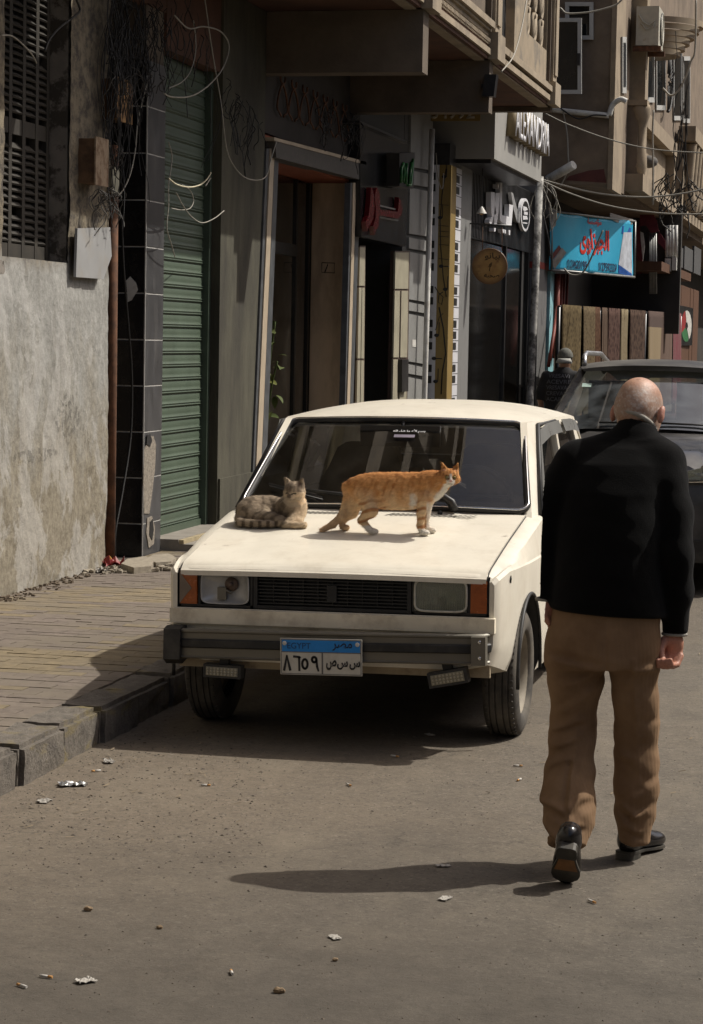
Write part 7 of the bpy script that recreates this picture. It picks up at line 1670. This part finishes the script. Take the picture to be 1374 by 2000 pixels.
def trousers(P):
    zs = [mp(a,b,e)[2] for a,b,w_,d_,e in pz]; cs = [mp(a,b,e) for a,b,w_,d_,e in pz]
    d = stack(P, zs, [(c_[0],c_[1]) for c_ in cs], [w_*KM for a,b,w_,d_,e in pz], [d_ for a,b,w_,d_,e in pz])
    l_ = chain(P, [mp(a,b,e) for a,b,w_,e in LL], [w_*KM for a,b,w_,e in LL], .02, (1,.92,1)); r2 = chain(P, [mp(a,b,e) for a,b,w_,e in RL], [w_*KM for a,b,w_,e in RL], .02, (1,.92,1))
    zl = mp(1112,1636,-.15)[2]-.0+np.clip((P[:,1]-(MY-.17))*-.25, -.1, .1)
    l_ = smax(l_, (mp(1112,1655,-.16)[2]+.0)-P[:,2]+np.clip((MY-.17-P[:,1])*.4, -.02, .015), .01); r2 = smax(r2, mp(1240,1650,.12)[2]-P[:,2], .01)
    d = smin(smin(l_, d, .035), smin(r2, d, .035), .004) if False else smin(d, np.minimum(l_, r2), .03)
    z = P[:,2]; zk, za = mp(1120,1440,.06)[2], mp(1112,1600,-.1)[2]
    n1 = VN(np.stack([P[:,0]*5+z*2, P[:,1]*5, z*13+P[:,0]*8], 1)); n2 = VN(np.stack([P[:,0]*9-z*4+9, P[:,1]*9, z*24-P[:,0]*12], 1)); n3 = VN(np.stack([P[:,0]*20, P[:,1]*20, z*44+P[:,0]*30], 1)+17)
    rg = n1*1.5; rg2 = .6-np.sqrt(n2*n2+.02)*2.0
    m1 = np.clip(np.exp(-((z-zk)/.13)**2)+np.exp(-((z-za)/.13)**2)*1.3+np.exp(-((z-mp(1150,1330,0)[2])/.07)**2)*.7+.30, 0, 1.5)
    fold = rg*.0045+rg2*.0018+n3*.0012
    d = d-fold_lines(P)
    crease = .006*np.exp(-((P[:,0]-np.interp(z, [.2,.9], [mp(1118,1600,-.1)[0], mp(1130,1280,0)[0]]))/.007)**2)*(P[:,1] < MY+.02)*(z < zk+.05)+.004*np.exp(-((P[:,0]-mp(1243,1500,.1)[0])/.008)**2)*(P[:,1] < MY+.1)*(z < .75)
    seam = .004*np.exp(-((P[:,0]-mp(1192,1230,0)[0])/.006)**2)*(z > mp(1190,1300,0)[2])
    return d-fold*m1-crease+seam+.004
sdf_obj('trousers', trousers, (lo[0], MY-.36, .06), (mp(1315,1400,0)[0], MY+.36, mp(1186,1165,0)[2]), .0062, mCORD, man)
# shoes
mSHOE = M('black_polished_leather', (.010,.009,.009), .22, var=.2, dirt=(.06,.05,.04), dscale=14, damt=.35, spec=.5)
mSOLE = M('dark_worn_sole', (.035,.033,.028), .6, var=.3, scale=20, dirt=(.10,.085,.06), dscale=10, damt=.5); mTAN = M('tan_leather_sole', (.215,.105,.04), .6, var=.25, scale=12, dirt=(.06,.035,.02), dscale=8, damt=.6)
def shoe(heel, toe, nrm, lab):
    """heel, toe: ends of the sole line on the sole face; nrm: out of the sole"""
    h0, t0 = np.array(heel), np.array(toe); ax = (t0-h0); L = np.linalg.norm(ax); ax /= L; nr = np.array(nrm, float); nr -= ax*(nr@ax); nr /= np.linalg.norm(nr); wd = np.cross(ax, nr)
    def S_(l_, w_, u2): return h0+ax*l_*L+wd*w_-nr*u2
    B3 = np.stack([ax, wd, nr], 1)
    def fn(P):
        q = (P-h0)@B3; d = ell(P, S_(.16,0,.045), (.060,.036,.045), B3); d = smin(d, ell(P, S_(.45,0,.040), (.10,.037,.036), B3), .03); d = smin(d, ell(P, S_(.72,0,.032), (.085,.048,.028), B3), .02); d = smin(d, ell(P, S_(.86,0,.026), (.05,.040,.022), B3), .02)
        d = smin(d, smax(cap(P, S_(.18,0,.05), S_(.17,0,.10), .036, .038), (-q[:,2]-.10), .01), .02)
        return smax(d, q[:,2]+.006, .003)
    c0 = (h0+t0)/2; ext = np.array([.22,.22,.22]); o = sdf_obj('shoe', fn, c0-ext, c0+ext, .004, mSHOE, man)
    prof = [(0,.020),(.02,.029),(.08,.034),(.2,.035),(.3,.032),(.42,.030),(.55,.037),(.7,.046),(.82,.047),(.92,.040),(.98,.025),(1,.010)]
    def plate_(l0, l1, k, u0, u1, mat, nm):
        pr = [(a, b*k) for a, b in prof if l0 <= a <= l1]; e0, e1 = np.interp(l0, *zip(*prof)), np.interp(l1, *zip(*prof))
        pr = [(l0, e0*k)]+[q for q in pr if l0 < q[0] < l1]+[(l1, e1*k)]; pts = [S_(a, b, u0) for a, b in pr]+[S_(a, -b, u0) for a, b in pr[::-1]]
        mb = MB(); mb.prism(pts, Vector(-nr*(u1-u0))); return mb.build(nm, mat, o, bevel=.0025)
    plate_(0, 1, 1.03, 0, .009, mSOLE, 'sole'); plate_(0, .29, 1.0, -.022, -.0005, mSOLE, 'heel_block'); plate_(.31, .70, .86, -.0012, -.0001, mTAN, 'tan_waist')
    return o
T = nA(onz(1104,1722,.012)); Hh = nA(ony(1109,1648,T[1]-.105)); Hh += 0
shoe(Hh, T, (0,-.85,-.5), 'l')
h1, t1 = nA(onz(1216,1668,.024)), nA(onz(1295,1648,.002)); dd_ = t1-h1; t1 = h1+dd_/np.linalg.norm(dd_)*.285; 
shoe(h1+np.array([0,0,.0]), t1+np.array([0,0,.0]), (0,0,-1), 'r')

# ------------------------------------------------------------------ passer-by in a cap, behind the crossover
QY = 27.5
def qp(px, py, dy=0): return nA(ony(px, py, QY+dy))
pb = empty('person', (qp(1098,780)[0], QY, 0), 'passer-by in a grey flat brimmed cap and dark printed T-shirt seen from behind', 'person')
base = qp(1096,735); X0 = base[0]; s0 = 1.0
bp = lambda x, y, z: np.array([X0+x, QY+y, z])
def pb_body(P):
    d = ell(P, bp(.045,.02,1.60), (.078,.095,.115)); d = smin(d, cap(P, bp(.03,.0,1.36), bp(.04,.01,1.53), .065, .06), .03); d = smin(d, ell(P, bp(.06,.10,1.575), (.02,.03,.02)), .02)
    for s_ in (1,-1): d = smin(d, ell(P, bp(.045+s_*.08,.02,1.58), (.012,.022,.033)), .006)
    d = smin(d, chain(P, [bp(0,0,.95), bp(0,0,1.2), bp(.01,0,1.38)], (.12,.12,.10), .03, (1,1.3,1)), .03)
    for s_ in (1,-1):
        d = smin(d, chain(P, [bp(s_*.19,0,1.38), bp(s_*.245,.02,1.12), bp(s_*.23,-.05 if s_ > 0 else .1,.88)], (.045,.038,.028), .02), .03); d = smin(d, ell(P, bp(s_*.23,-.05 if s_ > 0 else .1,.81), (.03,.022,.05)), .02)
        for k in range(4): d = smin(d, cap(P, bp(s_*.23-.022+.015*k,(-.05 if s_ > 0 else .1),.79), bp(s_*.23-.022+.015*k,(-.045 if s_ > 0 else .105),.715+.008*abs(k-1.5)), .010, .008), .006)
        d = smin(d, chain(P, [bp(s_*.10,0,.9), bp(s_*.11,s_*.1,.5), bp(s_*.11,s_*.14,.08)], (.08,.055,.04), .02), .03); d = smin(d, cap(P, bp(s_*.11,s_*.14,.05), bp(s_*.13,s_*.14+.18,.04), .045, .035), .02)
    return d
def pb_col(V): 
    c = np.tile(np.array([.30,.17,.11]), (len(V),1)); hairm = (V[:,2] > 1.55)&(V[:,1] < QY+.03); c[hairm] = (.035,.025,.02); sh_ = V[:,2] < .10; c[sh_] = (.03,.03,.03); return c
sdf_obj('person_body', pb_body, (X0-.38, QY-.28, -.0), (X0+.40, QY+.42, 1.76), .013, mSKIN, pb, pb_col)
def shirt(P):
    d = stack(P, [.86,1.05,1.25,1.38,1.44,1.50], [(X0,QY),(X0,QY),(X0,QY),(X0+.01,QY),(X0+.02,QY+.005),(X0+.03,QY+.01)], [.19,.185,.21,.20,.14,.075], [.135,.135,.15,.13,.11,.075])
    for s_ in (1,-1): d = smin(d, smax(chain(P, [bp(s_*.17,0,1.39), bp(s_*.232,.01,1.2), bp(s_*.248,.02,1.08)], (.07,.066,.062), .03), 1.10-P[:,2], .01), .03)
    return d+VN(P*np.array([9,9,16]))*.008
sdf_obj('t_shirt', shirt, (X0-.42, QY-.28, .80), (X0+.42, QY+.28, 1.56), .013, M('black_tshirt', (.014,.014,.015), .9, var=.2), pb)
def jeans(P):
    d = ell(P, bp(0,0,.88), (.18,.14,.13))
    for s_ in (1,-1): d = smin(d, chain(P, [bp(s_*.10,0,.85), bp(s_*.11,s_*.1,.5), bp(s_*.11,s_*.14,.10)], (.10,.078,.065), .02), .03)
    return d
sdf_obj('jeans', jeans, (X0-.26, QY-.34, .04), (X0+.26, QY+.34, 1.02), .015, M('dark_jeans', (.03,.035,.05), .9), pb)
mPRT = M('grey_shirt_print', (.075,.075,.085), .85)
def wrapc(co):
    x = co.x-X0; zz = co.z; dpt = np.interp(zz, [.86,1.05,1.25,1.38,1.44], [.135,.135,.15,.13,.11]); wdt = np.interp(zz, [.86,1.05,1.25,1.38,1.44], [.19,.185,.21,.20,.14])
    return Vector((co.x, QY-dpt*math.sqrt(max(.02, 1-(x/wdt)**2))-.013, zz))
for k, (tx, z) in enumerate((('VRESAVI',1.40),('ACEVRE',1.33),('VRESAVAC',1.26),('CREVACE',1.19),('ACARESE',1.12))): set_text('shirt_print', tx, .05, Vector((X0-.01,QY,z)), (1,0,0), (0,0,1), mPRT, pb, width=.30-.02*(k==0)*2, depth=0, bold=.015, curve=wrapc)
def capf(P):
    q = P-bp(.045,.015,1.62); d = ell(P, bp(.045,.015,1.625), (.096,.108,.115)); d = smax(d, 1.615-P[:,2], .006)
    return d
cp_ = sdf_obj('cap', capf, (X0-.09, QY-.14, 1.58), (X0+.18, QY+.16, 1.76), .008, M('grey_green_cap', (.10,.10,.085), .85, var=.35, scale=40), pb)
mb = MB(); mb.loft([[Vector(bp(.045+.090*math.cos(a)*k, .015-.105-.0*k+(.05*math.sin(a)-.055*(k-1)), 1.612-.045*(k-.85)/.25)) for a in np.linspace(math.pi, 2*math.pi, 12)]+[Vector(bp(.045+.090*math.cos(a)*k, .02-.105+.05*math.sin(a)-.055*(k-1), 1.600-.045*(k-.85)/.25)) for a in np.linspace(2*math.pi, math.pi, 12)] for k in (.85,1.0,1.1)]); mb.build('brim', M('pale_brim', (.32,.32,.29), .8), cp_)
# ------------------------------------------------------------------ plant in the doorway
pt = empty('potted_plant', (jx+.22, 20.75, .25), 'leafy green potted plant standing just inside the marble doorway', 'plant')
mLEAF, t, p = newmat('green_leaf'); oi = N(t, 'ObjectInfo'); c = mixc(t, oi.outputs['Random'], (.04,.062,.014), (.12,.13,.03)); t.links.new(c, p.inputs['Base Color']); p.inputs['Roughness'].default_value = .7; p.inputs['Specular IOR Level'].default_value = .2
mb = MB(); mb.lathe([(0,.0),(.13,.0),(.17,.30),(.18,.30),(.18,.33),(.15,.33),(.14,.28),(0,.28)], (jx+.22,20.75,.25), 'z', 20); mb.build('pot', M('clay_pot', (.16,.07,.04), .8), pt)
def leaf_me():
    mb = MB(); V = []
    for i in range(7):
        u = i/6; wd = .05*math.sin(math.pi*min(1, u*.95+.05))**.8; V.append([mb.bm.verts.new((x, u*.2, .03*math.sin(u*2.5)-.06*u*u+(abs(x)*.25))) for x in (-wd, 0, wd)])
    for i in range(6):
        for j in range(2): mb.bm.faces.new((V[i][j], V[i][j+1], V[i+1][j+1], V[i+1][j])).smooth = True
    return mb.mesh('leaf', mLEAF, recalc=False)
lm = leaf_me(); mb = MB()
for k in range(9):
    a = random.uniform(0, 6.28); h = random.uniform(.9,1.55); top = Vector((jx+.22+.17*math.cos(a), 20.75+.5*math.sin(a)*random.uniform(.4,1), .5+h)); pts = spline([(jx+.22,20.75,.5), ((jx+.22+top.x)/2,(20.75+top.y)/2-.02,.6+h*.6), top], 4); mb.tube(pts, .008, 5)
    for q in range(7):
        P = pts[2+q] if 2+q < len(pts) else top
        o = place('leaf', lm, P+Vector((random.uniform(-.03,.06),random.uniform(-.05,.05),0)), pt, (random.uniform(-.9,.3), random.uniform(-.5,.5), random.uniform(0,6.28))); k_ = random.uniform(.4,.85); o.scale = (k_,k_,k_)
mb.build('stem', mLEAF, pt)
# ------------------------------------------------------------------ rubble and rubbish by the pillar
def scrap(name, lab, cat, P, size, mat, crumple=.4, n=9, group=None, rz=None, th=None):
    rs_ = np.random.RandomState(int(abs(P[0]*1000+P[1]*777)) % 9999); mb = MB(); nx = n; ny = max(3, n*2//3); V = []
    for i in range(nx):
        r_ = []
        for j in range(ny):
            u, v2 = i/(nx-1)-.5, j/(ny-1)-.5
            z = abs(rs_.randn())*crumple*size[2]*.45+.003; r_.append(mb.bm.verts.new((u*size[0]*(1+rs_.randn()*.06), v2*size[1]*(1+rs_.randn()*.1), z)))
        V.append(r_)
    for i in range(nx-1):
        for j in range(ny-1): mb.bm.faces.new((V[i][j], V[i+1][j], V[i+1][j+1], V[i][j+1]))
    o = mb.build(name, mat, recalc=False); o.location = P; o.rotation_euler = (0,0,rs_.rand()*6 if rz is None else rz); sm = o.modifiers.new('thickness','SOLIDIFY'); sm.thickness = .0015
    return tag(o, lab, cat, group)
def pv(px, py): P = onz(px, py, ZP+.004); return P
mPAP = M('dirty_white_paper', (.33,.31,.275), .7, var=.12, scale=30); mFOIL = M('silver_foil', (.38,.38,.37), .3, metal=.7, var=.2, scale=20); mREDW = M('crimson_wrapper', (.20,.022,.02), .35, var=.4, scale=22, dirt=(.45,.28,.03), dscale=12, damt=.9, dth=(.55,.6))
scrap('crisp_packet', 'crumpled crimson and yellow wrapper by the foot of the plaster wall', 'wrapper', pv(216,1106), (.22,.16,.11), mREDW, .7, 10)
scrap('plastic_bag', 'small crumpled white plastic scrap in front of the crimson wrapper', 'scrap', pv(197,1118), (.09,.07,.06), mPAP, .8, 8)
mSLABM = M('broken_slab_concrete', (.27,.235,.18), .92, var=.25, scale=25, bump=.6, bscale=60)
def slab(lab, pts, h, z0=ZP):
    mb = MB(); mb.prism([onz(a, b, z0) for a, b in pts], (0,0,h)); o = mb.build('broken_slab', mSLABM, bevel=.008); return tag(o, lab, 'slab', 'broken slabs at the foot of the pillar')
slab('cracked flat slab with broken edges at the pillar foot', [(237,1113),(250,1103),(285,1098),(300,1108),(296,1118),(262,1121)], .045)
slab('smaller slab piece lying nearer the cream car', [(283,1101),(300,1092),(330,1090),(345,1098),(335,1106),(305,1108)], .035)
mb = MB()
for k in range(220):
    px = random.uniform(160,345); P = pv(px, 1098+random.uniform(0,22)+(215-px)*.05); s_ = random.uniform(.004,.022); mb.box((P.x-s_,P.y-s_,P.z-.004),(P.x+s_*.9,P.y+s_,P.z+s_*.9), rz=random.uniform(0,3), jit=s_*.4)
tag(mb.build('rubble', mSLABM), kind='stuff')
# dirt along the foot of the plaster wall
mb = MB()
for k in range(500):
    yy = random.uniform(9,15.4); s_ = random.uniform(.003,.012); xx = XF+.01+abs(random.gauss(0,.07)); mb.box((xx-s_,yy-s_,ZP-.003),(xx+s_,yy+s_,ZP+s_), rz=random.uniform(0,3), jit=s_*.4)
tag(mb.build('wall_foot_debris', M('brown_debris', (.13,.10,.07), .95)), kind='stuff')
# ------------------------------------------------------------------ litter on the road
def rd(px, py): return onz(px, py, .002)
scrap('paper_scrap', 'white torn paper scrap lying beside the kerb joint', 'paper', rd(213,1489), (.07,.04,.03), mPAP)
scrap('foil_wrapper', 'flattened silver foil wrapper on the road near the kerb', 'wrapper', rd(142,1534), (.11,.06,.03), mFOIL, .6, 11, rz=.5)
scrap('paper_scrap', 'small white paper scrap nearest the kerb end', 'paper', rd(86,1566), (.065,.045,.02), mPAP)
scrap('paper_scrap', 'dirty paper scrap on the road in front of the man shadow', 'paper', rd(870,1756), (.055,.03,.012), mPAP)
scrap('paper_scrap', 'pale scrap just above the shadow of the man head', 'paper', rd(866,1692), (.05,.028,.01), mPAP)
scrap('paper_scrap', 'flat grey paper scrap in the empty middle of the road', 'paper', rd(655,1832), (.05,.028,.010), mPAP)
scrap('paper_scrap', 'crushed white scrap low on the road at the near corner', 'paper', rd(168,1918), (.055,.035,.02), mPAP)
scrap('paper_scrap', 'scrap of paper under the shadow front edge of the cream car', 'paper', rd(840,1436), (.05,.03,.012), mPAP)
for lab, px, py, sx_ in (('brown stone chip lying low in the middle of the road', 546, 1938, .015), ('dark stone chip near the lower kerb side of the road', 173, 1778, .014), ('small ochre pebble on the open road', 312, 1813, .010), ('dark pebble left of the brown stone chip', 655, 1876, .009)):
    P = rd(px, py); mb = MB(); bmesh.ops.create_icosphere(mb.bm, subdivisions=2, radius=sx_, matrix=Matrix.Translation(P+Vector((0,0,sx_*.4))) @ Matrix.Diagonal((1.1,.8,.6,1)))
    for v in mb.bm.verts: v.co += Vector([random.uniform(-1,1)*sx_*.14 for _ in range(3)])
    tag(mb.build('stone', M('brown_stone', (.19,.135,.08), .9, var=.3, scale=30), recalc=False), lab, 'stone')
mBUT = M('cigarette_paper', (.45,.43,.39), .8, var=.1); mFIL = M('cigarette_filter', (.40,.21,.07), .8)
proto = None
for lab, px, py in (('cigarette butt on the road below the left auxiliary lamp', 400,1535), ('cigarette butt on the road in front of the number plate', 681,1534), ('cigarette butt near the dusty front wheel', 1010,1497), ('cigarette butt beside the walking man left foot', 1015,1524), ('cigarette butt by the kerb foil wrapper', 190,1507), ('cigarette butt on the road right of the man shadow', 1155,1762), ('cigarette butt low on the road near the bottom edge', 453,1902), ('cigarette butt close to the near left corner', 45,1928), ('cigarette butt left of the crushed scrap', 88,1909), ('cigarette butt under the car shadow edge', 770,1478)):
    P = rd(px, py); P.z = .006
    if proto is None:
        mb = MB(); mb.tube([(-.010,0,0),(.016,0,0)], .0042, 7); o = proto = mb.build('cigarette_butt', mBUT); mb = MB(); mb.tube([(-.024,0,0),(-.0101,0,0)], .0041, 7); q = mb.build('filter', mFIL); q.parent = o
    else: o = copy_tree(proto)
    o.location = P; o.rotation_euler = (0,0,random.uniform(0,6.28)); tag(o, lab, 'cigarette butt', 'cigarette butts on the road')
# ------------------------------------------------------------------ grit nobody could count
rg_ = np.random.RandomState(5); vs, fs, n = [], [], 0
tet = np.array([(1,0,-.3),(-.5,.87,-.3),(-.5,-.87,-.3),(.1,0,.7),(.6,.5,.2)]); tf = [(0,1,4),(1,3,4),(3,0,4),(1,2,3),(2,0,3),(0,2,1)]
for k in range(5200):
    u = rg_.rand()
    if u < .42: px, py = rg_.uniform(0,520), rg_.uniform(1400,1680)+rg_.randn()*30
    elif u < .62: px, py = rg_.uniform(0,1374), rg_.uniform(1420,1620)
    else: px, py = rg_.uniform(-30,1400), rg_.uniform(1440,2010)
    P = onz(px, py, 0)
    if P.x < -3.22 or P.x > 3: continue
    s_ = .0013+.0036*rg_.rand()**4*(1.6 if u < .42 else 1); a = rg_.rand()*6.28; c_, s2 = math.cos(a), math.sin(a)
    q = tet*np.array([s_*(1+rg_.rand()*1.2),s_,s_*.8]); q = np.stack([q[:,0]*c_-q[:,1]*s2+P.x, q[:,0]*s2+q[:,1]*c_+P.y, q[:,2]+s_*.2], 1)
    vs += q.tolist(); fs += [tuple(i+n for i in f) for f in tf]; n += 5
me = bpy.data.meshes.new('road_grit'); me.from_pydata(vs, [], fs); mg, t, p = newmat('grit'); 
c = ramp(t, noise(t, vec_pos(t), 37, 2), .35, .65, (.04,.034,.027,1), (.16,.13,.10,1)); t.links.new(c, p.inputs['Base Color']); p.inputs['Roughness'].default_value = .95
me.materials.append(mg); o = bpy.data.objects.new('road_grit', me); COL.objects.link(o); tag(o, kind='stuff')
# dry leaf and straw flakes by the kerb
mb = MB()
for k in range(150):
    px, py = random.uniform(20,470), random.uniform(1420,1600)+random.gauss(0,35)
    if random.random() < .35: px, py = random.uniform(950,1374), random.uniform(1170,1560)
    P = onz(px, py, .003)
    if P.x < -3.2: continue
    a = random.uniform(0,6.28); L = random.uniform(.004,.018); w_ = random.uniform(.0015,.004); d = Vector((math.cos(a),math.sin(a),0)); e_ = Vector((-d.y,d.x,0)); up = Vector((0,0,random.uniform(.001,.007)))
    mb.mesh_add([P-d*L-e_*w_, P+d*L-e_*w_+up, P+d*L*.9+e_*w_+up*1.4, P-d*L*.9+e_*w_+up*.4], [(0,1,2,3)])
tag(mb.build('straw_flakes', M('dry_flake', (.17,.135,.09), .9, var=.5, scale=15)), kind='stuff')
